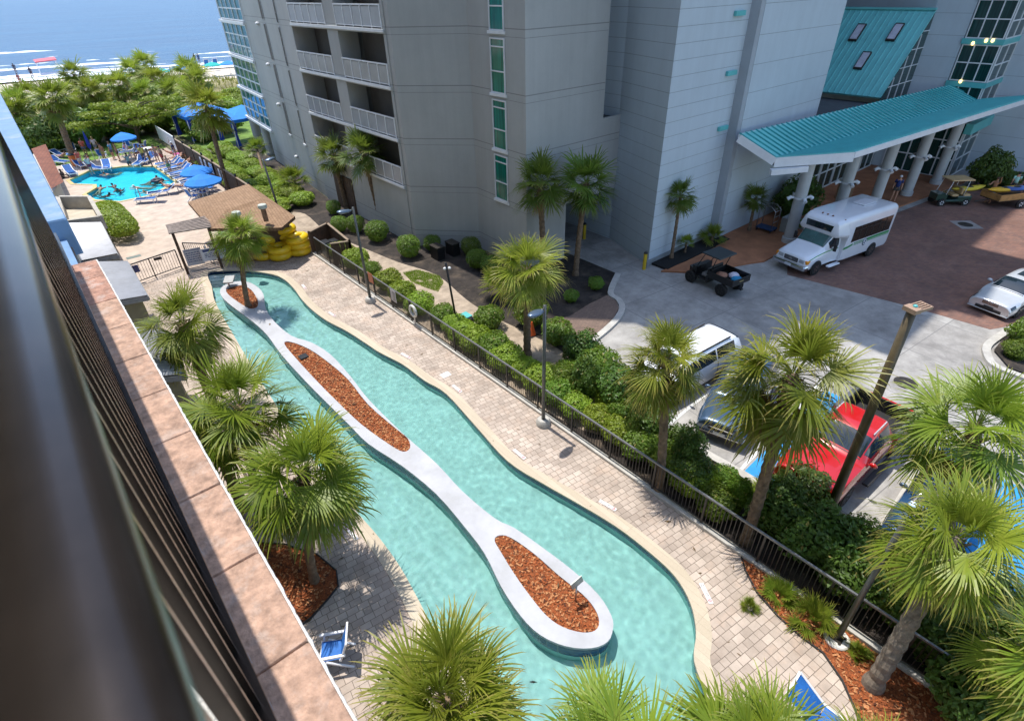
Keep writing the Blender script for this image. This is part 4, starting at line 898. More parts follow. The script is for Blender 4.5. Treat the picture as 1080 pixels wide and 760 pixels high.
for px, s, lab in (((822,628),.62,'grassy palmetto tuft nearer the fence in the red mulch'),((857,655),.75,'larger grassy palmetto tuft beside the white pole base'),((790,640),.3,'small sprout at the edge of the red mulch bed'),((905,690),.35,'thin sprout in the red mulch near the leaning trunk'),((835,545),1.2,'wide low palmetto behind the fence under the tall palm'),((815,530),1.0,'low palmetto beside the blue aisle')):
    x, y = XY(*px); t = thing('palmetto', lab, 'palmetto', (x, y, .02), s*9); o = bpy.data.objects.new('crown', CRL[int(s*10) % 2]); COL.objects.link(o); o.parent = t; t.scale = (s,)*3
# ground-cover hedge beyond the wooden fence and grove undergrowth
rr = random.Random(8)
k = 0
for yy in range(12):
    y = 41.5+yy*2.0
    for xx in range(2):
        x = 12.5+xx*1.7+rr.uniform(-.3,.3)+(.03*(y-41)*xx)
        bush('%s mound of the yellow-green ground cover behind the wooden fence, %s row' % (ORD[yy], ('fence','hotel')[xx]), x, y, BB[k % 3], rr.uniform(1.25,1.6), 'ground_cover_bush', 'ground cover mounds behind the wooden fence', sz=rr.uniform(.85,1.15)); k += 1
BF = [bushmesh(s, (2.6,1.9,1.5), 4500, .36, mm, 2.3, .55, .4) for s, mm in ((71, m_bush_d), (72, m_bush_m), (73, m_bush))]
und = [(2,76,0,1.0),(5.5,77,0,1.05),(-1,78,0,1.0),(9,78,0,1.0),(12.5,79,1,1),(16,77,2,1),(18.5,73,2,.9),(15.5,70,1,.8),(20,80,2,1),(3.5,84,1,.9),(8,86,1,.9),(13,86,2,.9),(0,86,1,.9),(18,88,2,.9),(23,84,2,.9),(22,90,2,.8),(-3,88,1,.9),(26,92,2,.8)]
for i, (x, y, kd, s) in enumerate(und):
    bush(ORD[i]+' undergrowth thicket between pool lawn and beach, counting from the near left', x, y, BF[kd], s, 'thicket', 'thickets between pool and beach', cat='thicket', sz=s*(1.25 if kd == 0 else .9))
pn = thing('pine_tree', 'wide yellow-green spreading pine between the pool lawn and the palms', 'tree', (9.6, 73.5, 0)); mb = MB()
mb.tube([(9.6,73.5,0),(9.7,73.4,1.6),(10.2,73.2,3.0)], [.2,.16,.12], 8)
ends = []
for i in range(19):
    a = i*2.4; L = 1.6+2.8*((i*5) % 7)/6; z0 = 1.4+.11*i; e = (9.8+math.cos(a)*L*1.15, 73.3+math.sin(a)*L*.7, z0+.9); ends.append(e); mb.tube([(9.8,73.3,z0),((9.8+e[0])/2,(73.3+e[1])/2,z0+.7),e], [.08,.05,.02], 5)
mb.build('trunk', m_stem, pn); mb = MB(); rr = random.Random(2)
for i, e in enumerate(ends): leafcloud(mb, rr, (e[0], e[1], e[2]), (1.3,1.1,.30), 520, .24, 0, .2, 2, 0, .6, .5, seed=i*3.3)
mb.build('crown', m_bush, pn, False, True)
# dune grass as loose blades, patch of lawn in the courtyard
mb = MB(); rr = random.Random(6)
for _ in range(9000):
    x = rr.uniform(-40, 90); y = rr.uniform(85, 119); v = noise.noise(Vector((x*.12, y*.12, 0)))
    if v < -.1 and rr.random() < .7: continue
    h = rr.uniform(.4, 1.0); a = rr.uniform(0, 6.28); dx, dy = math.cos(a)*.12, math.sin(a)*.12; z = .9*max(0, v)+.1
    mb.add([(x-dx,y-dy,z),(x+dx,y+dy,z),(x+dx*2+rr.uniform(-.3,.3),y+rr.uniform(-.3,.3),z+h)], [(0,1,2)], 0, rr.random(), rr.random())
m_dgr = leafmat('dune_grass', (.22,.20,.05), (.35,.33,.08), (.5,.42,.2), .5, .3, .6)
tag(mb.build('dune_grass', m_dgr, None, False, True), kind='stuff')
mb = MB(); gl = [XY(x, y) for x, y in [(425,288),(440,285),(463,291),(468,298),(462,308),(450,304),(435,298)]]
xs_ = [p[0] for p in gl]; ys_ = [p[1] for p in gl]
for _ in range(9000):
    p = (rr.uniform(min(xs_), max(xs_)), rr.uniform(min(ys_), max(ys_)))
    if not inside(p, gl) or noise.noise(Vector((p[0]*2, p[1]*2, 0))) < -.5: continue
    a = rr.uniform(0, 6.28); h = rr.uniform(.05, .13)
    mb.add([(p[0]-math.cos(a)*.012,p[1]-math.sin(a)*.012,.01),(p[0]+math.cos(a)*.012,p[1]+math.sin(a)*.012,.01),(p[0]+rr.uniform(-.05,.05),p[1]+rr.uniform(-.05,.05),h)], [(0,1,2)], 0, rr.random(), 0)
tag(mb.build('grass', m_bush, None, False, True), kind='stuff')
# ------------------------------------------------------------------ fences, lamps, small things
def text_mesh(s, size, mat, name='lettering', parent=None, loc=(0,0,0), rot=(0,0,0), ext=.002):
    cu = bpy.data.curves.new('t', 'FONT'); cu.body = s; cu.size = size; cu.align_x = 'CENTER'; cu.align_y = 'CENTER'; cu.extrude = ext
    o = bpy.data.objects.new('t', cu); COL.objects.link(o); dg = bpy.context.evaluated_depsgraph_get()
    me = bpy.data.meshes.new_from_object(o.evaluated_get(dg)); bpy.data.objects.remove(o); bpy.data.curves.remove(cu)
    me.materials.clear(); me.materials.append(mat); t = bpy.data.objects.new(name, me); COL.objects.link(t); t.location = loc; t.rotation_euler = rot
    if parent: t.parent = parent
    return t
m_fence = flat('dark_grey_fence_paint', (.055,.05,.048), .4, .3, .15, 8); m_frail = flat('grey_top_rail', (.20,.205,.215), .35, .4, .12, 8)
FX = 11.06
fen = thing('metal_fence', 'long dark metal picket fence with grey top rail between deck and hedge', 'fence', (FX, 14, 0))
def fence_run(root, p0, p1, n, h=1.12, top=m_frail, pick=m_fence, sp=.115):
    p0 = Vector(p0); p1 = Vector(p1); L = (p1-p0).length; t = (p1-p0)/L
    for i in range(n+1):
        p = p0+t*L*i/n; mb = MB(); mb.beam(p, p+Vector((0,0,h-.03)), .06, .06, up=(0,1,0)); mb.build('post', pick, root)
    for i in range(n):
        a = p0+t*L*i/n; b = p0+t*L*(i+1)/n; mb = MB(); m = int((b-a).length/sp)
        for k in range(1, m): q = a.lerp(b, k/m); mb.beam(q+Vector((0,0,.14)), q+Vector((0,0,h-.06)), .02, .02, up=(0,1,0))
        mb.build('picket_panel', pick, root)
    for z, s_ in ((h, .055), (.12, .04)):
        mb = MB(); mb.beam(p0+Vector((0,0,z)), p1+Vector((0,0,z)), s_, s_); mb.build('rail', top if z > 1 else pick, root)
fence_run(fen, (FX,31.6,.1), (FX,-2.45,.1), 19)
fence_run(fen, (FX,-2.5,.1), (8.9,-3.0,.1), 1)
mb = MB(); mb.bbox(10.94,-2.5,0,11.18,33,.11,.015); mb.build('kerb', m_kerb, fen)
def plate(name, label, cat, px, col, w_, h_, lines=0):
    q = onX(*px, FX-.035); t = thing(name, label, cat, q)
    mb = MB(); mb.box(q.x-.012, q.y-w_/2, q.z-h_/2, q.x, q.y+w_/2, q.z+h_/2); mb.build('board', flat('sign_board', col, .5, 0, .06, 6), t)
    if lines:
        mb = MB()
        for i in range(lines):
            z = q.z+h_*.36-h_*.72*i/(lines-1); mb.box(q.x-.015, q.y-w_*.38, z-.012, q.x-.0125, q.y+w_*random.uniform(.05,.38), z+.012)
        mb.build('lettering', m_black, t)
plate('sign', 'orange rectangular notice fixed to the metal fence by the second lamp post', 'sign', (391,293), (.55,.16,.07), .5, .55)
plate('sign', 'pale grey notice board with small dark lines on the metal fence', 'sign', (415,312), (.55,.53,.55), .5, .62, 7)
q = onX(436, 331, FX-.1); t = thing('life_ring', 'white life ring hanging on the metal fence beside the grey notice', 'life ring', (q.x, q.y, .3))
mb = MB(); mb.torus((q.x, q.y, .85), .26, .065, 24, 10, rot=Matrix.Rotation(R(90), 3, 'Y')); mb.build('ring', flat('white_ring', (.62,.62,.58), .5, 0, .1, 6), t, True)
mb = MB(); mb.box(q.x+.02, q.y-.04, .12, q.x+.06, q.y+.04, 1.0); mb.build('bracket', m_steel, t)
m_lpole = flat('grey_green_pole_paint', (.11,.115,.11), .35, .4, .12, 6); m_lhead = flat('blue_grey_lamp_head', (.12,.17,.24), .3, .5, .08, 6)
def lamp(label, base, h, hd, mat=m_lpole, basemat=m_kerb, disc=False, lean=(0,0)):
    t = thing('lamp_post', label, 'lamp post', base); b = Vector(base); tp = b+Vector((lean[0], lean[1], h))
    mb = MB(); mb.tube([b+Vector((0,0,.06)), tp], [.075,.055], 12); mb.build('pole', mat, t, True)
    mb = MB(); mb.lathe([(.30,0),(.30,.06),(.27,.09)] if disc else [(.27,0),(.27,.16),(.20,.26)], 24, b); mb.build('base', basemat, t, 'auto')
    if disc:
        mb = MB()
        for k in range(4):
            a = k*1.57+.6; mb.lathe([(.03,.09),(.03,.14)], 8, (b.x+.17*math.cos(a), b.y+.17*math.sin(a), b.z))
        mb.box(b.x-.13,b.y-.13,.0905,b.x+.13,b.y+.13,.11); mb.build('bolt', m_dkbrown, t)
    if hd is not None:
        u = Vector((math.cos(hd), math.sin(hd), 0)); mb = MB(); mb.tube([tp-Vector((0,0,.12)), tp-Vector((0,0,.10))+u*.2], .03, 8); mb.build('arm', mat, t, True)
        c = tp-Vector((0,0,.10))+u*.45; mb = MB(); mb.ell((0,0,0), .36, .17, .085, 18, 8); mb.xf(Matrix.Translation(c) @ Matrix.Rotation(hd, 4, 'Z') @ Matrix.Rotation(R(-6), 4, 'Y')); hdo = mb.build('head', m_lhead, t, True)
        mb = MB(); mb.ell((0,0,-.055), .26, .12, .04, 14, 6); mb.xf(Matrix.Translation(c) @ Matrix.Rotation(hd, 4, 'Z')); sub(mb, 'lens', m_frost, hdo, True)
    return t
b1 = G(573,447); lamp('grey lamp post standing mid-deck against the metal fence, its head over the hedge', b1, 5.0, R(188))
b2 = G(391,318); lamp('grey lamp post by the orange notice near the far end of the metal fence', b2, 5.0, R(176))
b3 = G(303,250); tp = onY(277,168,b3.y); lamp('thin dark lamp post rising behind the stacked yellow tubes', b3, tp.z, R(10), lean=(tp.x-b3.x, 0))
b4 = G(882,674); lamp('bent-looking grey pole on a round white bolted base in the red mulch', (b4.x,b4.y,0), 4.3, None, basemat=flat('white_base_paint',(.66,.64,.60),.6,0,.1,4), disc=True)
b5 = G(483,347); t5 = onY(470,277,b5.y); t = thing('path_lamp', 'slim black path light pole with white fitting in the sandy courtyard', 'lamp post', b5)
mb = MB(); mb.tube([b5, Vector((t5.x, b5.y, t5.z))], .05, 10); mb.build('pole', m_black, t, True); mb = MB(); mb.ell((t5.x+.1, b5.y-.1, t5.z-.25), .08, .08, .06, 10, 6); mb.ell((t5.x-.08, b5.y, t5.z-.25), .07, .07, .06, 10, 6); mb.build('spot_light', m_trim, t, True)
b6 = G(872,545); t6 = onY(962,328,b6.y); t = thing('light_pole', 'tall brown tapered pole with slotted flat top standing before the red pickup', 'light pole', b6)
m_bp = flat('brown_pole_paint', (.115,.085,.045), .5, .1, .25, 3, dirt=(.07,.06,.035)); mb = MB(); mb.tube([b6, b6.lerp(t6,.5), t6], [.135,.115,.10], 16); mb.build('pole', m_bp, t, True)
m_hd = flat('tan_light_head', (.36,.24,.17), .6, 0, .1, 6); e = Vector((.95,-.3,.0)).normalized(); s_ = Vector((.3,.95,0)).normalized(); up = Vector((0,0,1))
mb = MB(); mb.beam(t6-e*.13+up*.05, t6+e*.07+up*.05, .30, .10)
for k in range(5): p = t6+s_*(-.132+.066*k)+up*.05; mb.beam(p+e*.07, p+e*.40, .03, .07)
mb.beam(t6-s_*.15+e*.41+up*.05, t6+s_*.15+e*.41+up*.05, .03, .07); hd_ = mb.build('head', m_hd, t); mb = MB(); mb.ell(t6+e*.04+up*.11, .05, .05, .04, 10, 6); sub(mb, 'sensor', m_teal_d, hd_, True)
# depth markers set into the deck
m_mark = flat('white_marker_tile', (.74,.72,.72), .4, 0, .03, 8); m_red = flat('red_marking', (.55,.08,.10), .5)
marks = [((640,531),'depth tile on the deck edge right of the river bend, third from the bottom lamp'),((737,631),'depth tile at the lower right end of the river, nearest the mulch bed'),((545,478),'depth tile on the deck edge just below the mid-deck lamp post'),((436,374),'depth tile on the deck edge left of the plain white deck tile'),((479,414),'depth tile right of the plain white deck tile'),((383,550),'depth tile on the left bank in the palm shade'),((305,308),'depth tile on the deck edge near the yellow tubes'),((334,336),'depth tile on the deck edge below the second lamp post')]
for px, lab in marks:
    p = XY(*px); i0 = min(range(len(RIV)), key=lambda i: (Vector(RIV[i])-Vector(p)).length); tg = (Vector(RIV[(i0+2) % len(RIV)])-Vector(RIV[i0-2])).normalized(); nn = (Vector(COP[i0])-Vector(RIV[i0])).normalized()
    c = Vector(RIV[i0])+nn*.50; a = math.atan2(nn.y, nn.x)-math.pi/2; t = thing('depth_marker', lab, 'floor tile', (c.x, c.y, .0165), a); t.scale = (.66,.72,1)
    mb = MB(); mb.bbox(-.46,-.085,-.012,.46,.085,.0,.004); mb.build('tile', m_mark, t, world=False)
    text_mesh('2', .15, m_black, 'numeral', t, (-.34,0,.002), (0,0,0), .001); text_mesh('1/2', .09, m_black, 'fraction', t, (-.15,.0,.002), (0,0,0), .001); text_mesh('FT', .14, m_black, 'lettering', t, (.08,0,.002), (0,0,0), .001)
    mb = MB(); mb.torus((.33,0,.002), .055, .009, 20, 6); mb.beam((.29,-.04,.003),(.37,.04,.003), .014, .006); mb.build('no_diving_symbol', m_red, t, world=False)
for px, lab in (((470,395),'plain square white tile on the deck between two depth tiles'),):
    x, y = XY(*px); tag(MB().bbox(x-.2,y-.16,0,x+.2,y+.16,.008,.004).build('deck_tile', m_mark), lab, 'floor tile')
mb = MB(); mb.lathe([(.24,0),(.24,.008)], 20, (*XY(600,477),.004))
x, y = XY(955,404); tag(MB().lathe([(.42,.018),(.42,.03),(.40,.032)], 24, (x,y,.0)).build('manhole_cover', flat('dark_iron',(.05,.045,.04),.6,.5,.2,8)), 'round dark iron manhole cover in the lit concrete drive', 'manhole cover')
x, y = XY(1018,237); t = thing('drain_cover', 'round dark drain in a square concrete patch on the brick plaza', 'manhole cover', (x,y,.02)); mb = MB(); mb.prism([(x-1,y-.1),(x,y-1),(x+1,y),(x,y+.9)],.0,.022); mb.build('concrete_patch', flat('grey_concrete_patch',(.27,.255,.24),.9,0,.15,3), t); mb = MB(); mb.lathe([(.42,.02),(.42,.03)],20,(x,y,0)); mb.build('cover', flat('dark_iron_lid',(.04,.035,.03),.6,.5), t)
x, y = XY(141,271); tag(MB().bbox(x-.4,y-.2,0,x+.4,y+.2,.012,.004).build('drain_grate', flat('grey_green_grate',(.16,.20,.18),.6)), 'small grey-green drain grate on the terrace near the awnings', 'drain')
# sign on the island, pump box, skimmer
q = G(607,632,ZI); t = thing('sign_post', 'small grey sign plate on a short post in the near island planter', 'sign', q)
mb = MB(); mb.tube([q-Vector((0,0,.1)), q+Vector((0,0,.62))], .022, 8); mb.build('post', m_steel, t, True); mb = MB(); mb.beam(q+Vector((-.16,.02,.68)), q+Vector((.18,-.02,.78)), .02, .30); mb.build('plate', flat('grey_plate',(.30,.32,.30),.4,.3,.2,12), t)
q = G(242,302,ZI); t = thing('pool_lift_seat', 'small grey pool lift box at the far tip of the island by the steps', 'pool lift', q); mb = MB(); mb.beam(q+Vector((-.05,-.2,.3)), q+Vector((.25,.25,.45)), .5, .08); mb.build('seat', flat('grey_plastic',(.35,.35,.34),.5), t); mb = MB(); mb.tube([q, q+Vector((0,0,.3))], .05, 8); mb.build('post', m_steel, t)
x, y = XY(320,376,ZI); tag(MB().bbox(x-.18,y-.18,ZI-.03,x+.18,y+.18,ZI+.04,.01).build('valve_box', m_black), 'small black valve box lid in the middle planter mulch', 'valve box')
for lab, dx in (('left chrome handrail over the river steps', 0), ('right chrome handrail over the river steps', 1)):
    p0 = (G(220,273) if dx == 0 else G(243,271)); w0 = p0+Vector((.05,-1.9,-.5)); t = thing('handrail', lab, 'handrail', p0)
    mb = MB(); mb.tube([p0, p0+Vector((0,0,.8)), p0+Vector((.0,-.15,.92)), p0+Vector((.02,-.9,.55)), w0+Vector((0,.15,.15)), w0], .03, 8); mb.build('rail', m_steel, t, True)
# traffic cone, bins, utility boxes
x, y = XY(561,353); t = thing('traffic_cone', 'orange traffic cone between shrubs in the courtyard', 'traffic cone', (x,y,0)); mb = MB(); mb.lathe([(.19,.03),(.03,.7)],16,(x,y,0)); mb.build('cone', flat('orange_plastic',(.75,.12,.02),.5), t, 'auto'); mb = MB(); mb.box(x-.24,y-.24,0,x+.24,y+.24,.03); mb.build('base', m_black, t)
x, y = XY(491,343); t = thing('bin_lid_box', 'small teal-lidded box beside the black path light', 'bin', (x,y,0)); mb = MB(); mb.bbox(x-.2,y-.25,0,x+.25,y+.25,.5); mb.build('body', m_black, t); mb = MB(); mb.bbox(x-.22,y-.27,.5,x+.27,y+.27,.56); mb.build('lid', m_teal_d, t)
x, y = XY(498,352); t = thing('bollard', 'short black bollard beside the teal-lidded box', 'bollard', (x,y,0)); mb = MB(); mb.lathe([(.12,0),(.12,.85),(.05,.92)],12,(x,y,0)); mb.build('post', m_black, t, 'auto')
for px, lab in (((679,284),'yellow bollard at the corner of the white building by the drive'),((616,252),'yellow bollard inside the dark garage opening')):
    x, y = XY(*px); t = thing('bollard', lab, 'bollard', (x,y,0)); mb = MB(); mb.lathe([(.10,0),(.10,.95)],14,(x,y,0)); mb.build('post', flat('yellow_paint',(.62,.42,.02),.5,0,.1,5), t, 'auto'); mb = MB(); mb.lathe([(.105,.951),(.10,1.02),(.03,1.08)],14,(x,y,0)); mb.build('cap', m_black, t, 'auto')
for i, px in enumerate(((462,272),(478,268))):
    x, y = XY(*px); t = thing('utility_box', ('left','right')[i]+' dark utility box at the foot of the hotel wall', 'utility box', (x,y,0)); mb = MB(); mb.bbox(x-.25,y-.4,0,x+.25,y+.4,.75); mb.build('cabinet', m_black, t); mb = MB(); mb.bbox(x-.28,y-.43,.75,x+.28,y+.43,.8); mb.build('lid', m_dkbrown, t)
# brown wooden fence, enclosure, bar hut, pergola
def woodfence(name, label, pts, h, lights=False, cap=True):
    t = thing(name, label, 'fence', (*pts[0], 0)); rr = random.Random(3)
    for (ax, ay), (bx, by) in zip(pts, pts[1:]):
        a = Vector((ax, ay, 0)); b = Vector((bx, by, 0)); n = max(1, int((b-a).length/.22)); mb = MB()
        for i in range(n):
            p = a.lerp(b, (i+.02)/n); q = a.lerp(b, (i+.98)/n); mb.beam(p+Vector((0,0,h/2)), q+Vector((0,0,h/2+rr.uniform(-.01,.01))), .03, h)
        mb.build('board_panel', m_woodp, t); mb = MB(); mb.beam(a+Vector((0,0,h+.03)), b+Vector((0,0,h+.03)), .14, .05); mb.build('cap_rail', flat('weathered_cap',(.27,.20,.14),.8,0,.2,4), t)
        k = int((b-a).length/2.6)
        for i in range(k+1):
            p = a.lerp(b, i/max(1,k)); mb = MB(); mb.beam(p, p+Vector((0,0,h+.1)), .12, .12, up=(0,1,0)); ps = mb.build('post', m_woodp, t)
            if lights: mb = MB(); mb.lathe([(.07,h+.1),(.10,h+.18),(.03,h+.3)],8,(p.x,p.y,0)); sub(mb, 'post_light', m_black, ps)
    return t
wf = woodfence('wooden_fence', 'brown wooden board fence with black post lights beside the pool loungers', [(11.32,64),(11.36,52),(11.3,43)], 1.75, True)
mb = MB(); mb.beam((11.4,64,1.2),(11.4,72,1.2),.08,1.3); mb.build('white_screen', m_trim, wf)
for Y, c, wd in ((55.5,(.6,.6,.66),.5),(54.2,(.55,.58,.66),.5),(52.6,(.25,.42,.72),.9),(50.3,(.62,.6,.62),.4),(49.5,(.62,.62,.64),.4),(42.6+1.6,(.62,.18,.09),.5),(43.5,(.6,.6,.62),.4)):
    lab = {55.5:'white poster farthest along the brown wooden fence',54.2:'white and blue poster second farthest on the wooden fence',52.6:'largest blue poster on the wooden fence',50.3:'narrow white poster left of its twin on the wooden fence',49.5:'narrow white poster right of its twin on the wooden fence',44.2:'orange poster near the roof end of the wooden fence',43.5:'white poster beside the orange poster on the wooden fence'}[round(Y,1)]
    t = thing('poster', lab, 'sign', (11.27,Y,1)); mb = MB(); mb.box(11.25,Y-wd/2,.75,11.28,Y+wd/2,1.55); mb.build('board', flat('poster_print',c,.5,0,.3,5), t); mb = MB(); mb.box(11.245,Y-wd*.35,1.25,11.2495,Y+wd*.35,1.33); mb.box(11.245,Y-wd*.3,1.0,11.2495,Y+wd*.2,1.05); mb.build('lettering', flat('poster_ink',(.10,.12,.25),.5), t)
en = woodfence('enclosure', 'dark brown wooden bin enclosure between the metal fence and the hotel', [(11.05,32.2),(12.55,32.9),(12.2,29.2),(11.2,29.6)], 1.35)
for a, lab in (((11.55,31.2),'left wheeled bin inside the brown enclosure'),((12.0,31.0),'right wheeled bin inside the brown enclosure')):
    t = thing('wheeled_bin', lab, 'bin', (*a,0)); mb = MB(); mb.bbox(a[0]-.22,a[1]-.3,.05,a[0]+.18,a[1]+.3,.9); mb.build('body', m_steel, t); mb = MB(); mb.bbox(a[0]-.24,a[1]-.32,.9,a[0]+.2,a[1]+.32,.97); mb.build('lid', m_black, t)
bar = thing('bar_hut', 'low pool bar hut with wide tan shingle roof and two rusty vent pipes', 'hut', (8.5,35.5,0))
m_shing = brickmat('tan_roof_shingles', (.36,.23,.14), (.28,.175,.105), (.17,.10,.06), .3, .16, .01, R(-82), .15, .5, .9, None, 1.2)
m_gshing = brickmat('grey_roof_shingles', (.30,.27,.25), (.24,.22,.21), (.15,.14,.13), .3, .16, .01, R(-82), .15)
rp = [G(198,213,2.5), G(262,194,2.5), G(311,228,2.5), G(297,240,2.35), G(243,241,2.55), G(222,241,2.45)]
mb = MB(); a, b, c, d, e_, f_ = rp; rid0 = Vector((7.6,35.2,2.85)); rid1 = Vector((9.9,35.8,2.85))
vs = [a, b, c, d, f_, rid0, rid1]; mb.add(vs, [(0,5,6,1)][::-1], 0); mb.add(vs, [(1,6,2)], 0); mb.add(vs, [(2,6,5,4,3)], 0); mb.add(vs, [(0,4,5)], 0)
dn = [Vector(v)+Vector((0,0,-.18)) for v in (a,b,c,d,f_)]; top5 = [a,b,c,d,f_]
for i in range(5): j = (i+1) % 5; mb.add([top5[i], top5[j], dn[j], dn[i]], [(0,1,2,3),(3,2,1,0)], 0)
mb.build('roof', m_shing, bar)
mb = MB(); mb.prism([(7.0,33.8),(7.3,38.0),(10.3,38.6),(10.4,33.4)], 0, 2.3); mb.build('wall', m_woodp, bar)
for px, lab in (((254,241),1),((281,233),2)):
    p = G(*px, 2.62); mb = MB(); mb.tube([p, p+Vector((0,0,.75))], .14, 12); v = mb.build('vent_pipe', flat('rusty_pipe',(.26,.15,.09),.7,.2,.4,6,dirt=(.12,.05,.02)), bar, 'auto'); mb = MB(); mb.lathe([(.24,0),(.26,.10),(.22,.2),(.05,.24)],14,(p.x,p.y,p.z+.75)); sub(mb, 'vent_cap', flat('pale_green_cap',(.50,.53,.46),.5), v, 'auto')
pg = thing('pergola', 'weathered grey wooden shade frame beside the pool bar hut', 'pergola', (5.3,34.8,0)); mb = MB(); c4 = [G(175,238,2.5), G(219,228,2.5), G(223,239,2.5), G(178,246,2.5)]
for k in range(8): t_ = k/7; mb.beam(c4[0].lerp(c4[3],t_), c4[1].lerp(c4[2],t_), .16, .06)
mb.build('slat_roof', flat('weathered_wood',(.25,.205,.18),.85,0,.3,4), pg)
for q in (c4[3].lerp(c4[2],.08), c4[3].lerp(c4[2],.92), c4[0].lerp(c4[1],.08), c4[0].lerp(c4[1],.92)): mb = MB(); mb.beam((q.x,q.y,0),(q.x,q.y,2.45),.13,.13,up=(0,1,0)); mb.build('post', m_woodp, pg)
# bronze gate fence across the terrace
gf = thing('gate_fence', 'low bronze picket fence with gate across the terrace below the pergola', 'fence', (3.5,35.3,0))
ga = G(136,303,0); gb = G(192,283,0); gc = G(215,277,0); fence_run(gf, (ga.x,ga.y,.02), (gb.x,gb.y,.02), 2, 1.15, m_dkbrown, m_dkbrown, .14); fence_run(gf, (gc.x-.6,gc.y+.9,.02), (7.2,33.9,.02), 1, 1.15, m_dkbrown, m_dkbrown, .13)
def banner(name, label, p, ang, w_, h_, z, col, rows, hdr):
    t = thing(name, label, 'sign', (*p, z), ang); mb = MB(); mb.box(-w_/2,-.012,0,w_/2,.012,h_); mb.build('board', flat('banner_board',col,.5,0,.05,4), t, world=False); mb = MB(); rr = random.Random(5)
    mb.box(-w_*.42,-.016,h_*(1-hdr*.85),w_*.42,-.0125,h_*.94)
    for i in range(rows):
        z_ = h_*(1-hdr)-h_*.12-i*h_*.13; x = -w_*.4
        while x < w_*.36: l_ = rr.uniform(.05,.16)*w_; mb.box(x,-.016,z_-h_*.025,min(x+l_,w_*.4),-.0125,z_+h_*.025); x += l_+.03*w_
    mb.build('lettering', flat('navy_ink',(.05,.07,.20),.5), t, world=False); return t
banner('banner', 'white banner with navy lettering hung on the bronze fence by the bar', (6.15,34.35), R(-12), 1.55, .75, .45, (.60,.60,.66), 3, .3)
bd = banner('notice_board', 'grey framed notice board leaning on the bronze gate fence', (5.05,34.9), R(-12), .9, 1.0, .25, (.50,.50,.54), 5, .12)
banner('sign', 'small navy square sign on the left end of the bronze gate fence', (2.05,35.25), R(-8), .45, .42, .6, (.07,.08,.22), 1, .1)
banner('sign', 'tiny dark plate in the middle of the bronze gate', (3.35,35.6), R(-8), .42, .16, .85, (.04,.03,.025), 0, .2)
# yellow tubes
m_yel = flat('yellow_vinyl', (.78,.52,.015), .3, 0, .06, 3, spec=.5); m_hnd = m_black
stacks = [((289,262),1,.0),((319,262),1,0),((301,277),2,.0),((318,271),3,0),((296,274),1,0),((309,258),3,0)]
names_ = ['yellow tube at the back left, half behind the island palm','','front stack','right stack','','rear stack']
def tube_obj(lab, p, z, tilt=0, rz=0):
    t = thing('inner_tube', lab, 'inner tube', (p[0], p[1], z), rz, 'yellow inner tubes in stacks'); mb = MB(); mb.torus((0,0,.23), .49, .23, 28, 12, rot=Matrix.Rotation(tilt, 3, 'X')); mb.build('ring', m_yel, t, True, world=False)
    for a in (.6, 3.7):
        mb = MB(); c = Vector((.49*math.cos(a), .49*math.sin(a), .2)); c = Matrix.Rotation(tilt,3,'X') @ (c-Vector((0,0,.2)))+Vector((0,0,.46)); mb.beam(c-Vector((.08,.03,0)), c+Vector((.08,.03,0)), .05, .03); mb.build('handle', m_hnd, t, world=False)
PF = Vector(XY(297,272)); PR = Vector(XY(317,267)); PB = Vector(XY(307,264)); PL = Vector(XY(287,267))
for k in range(2): tube_obj(('bottom','top')[k]+' yellow tube of the front left stack', PF+Vector((.03*k,.02)), .37*k, 0, k)
for k in range(3): tube_obj(('bottom','middle','top')[k]+' yellow tube of the right stack by the metal fence', PR+Vector((.05*(k%2),0)), .37*k, (0,0,R(6))[k], 2*k)
for k in range(4): tube_obj(('lowest','second','third','highest')[k]+' yellow tube of the rear stack behind the lamp pole', PB+Vector((0,.25)), .37*k, 0, k*1.3)
for k in range(3): tube_obj(('lowest','middle','uppermost')[k]+' yellow tube of the left stack half behind the palm', PL+Vector((-.1*k,0)), .37*k, (0,R(8),R(20))[k], k)
tube_obj('flat yellow tube peeping out under the palm fronds at the left', PL+Vector((-.55,-.35)), 0, 0, 1)
# corrugated awnings and low roofs on the own hotel side
m_corr = flat('white_corrugated_metal', (.40,.41,.44), .5, .1, .08, 2, dirt=(.30,.30,.30))
def awning(label, q4, hwall, nrib):
    a, b, c, d = q4; t = thing('corrugated_awning', label, 'awning', (a.x, a.y, 0)); mb = MB(); n = int(nrib*1.5)*4
    for i in range(n):
        f0, f1 = i/n, (i+1)/n; z0 = .055*math.cos(i*math.pi/2); z1 = .055*math.cos((i+1)*math.pi/2); u = Vector((0,0,1))
        p = a.lerp(d, f0)+u*z0; q = b.lerp(c, f0)+u*z0; r_ = b.lerp(c, f1)+u*z1; s_ = a.lerp(d, f1)+u*z1; mb.add([p,q,r_,s_], [(0,1,2,3),(3,2,1,0)])
    mb.build('roof_sheet', m_corr, t); mb = MB(); dz = Vector((0,0,-.12)); mb.beam(d+dz, c+dz, .06, .2); mb.beam(b+dz, c+dz, .06, .14); mb.build('fascia', flat('grey_awning_edge',(.22,.22,.22),.6), t)
    mb = MB(); mb.prism([(min(a.x,d.x)-.1,d.y+.2),(c.x-.25,c.y+.3),(b.x-.25,b.y-.2),(min(a.x,d.x)-.1,a.y-.2)], 0, hwall); mb.build('wall', flat('olive_wall',(.20,.18,.11),.85), t)
awning('white corrugated awning beside the clipped hedge, farther of the pair', [G(68,236,2.8), G(107,235,2.6), G(124,268,2.6), G(84,276,2.8)], 2.4, 12)
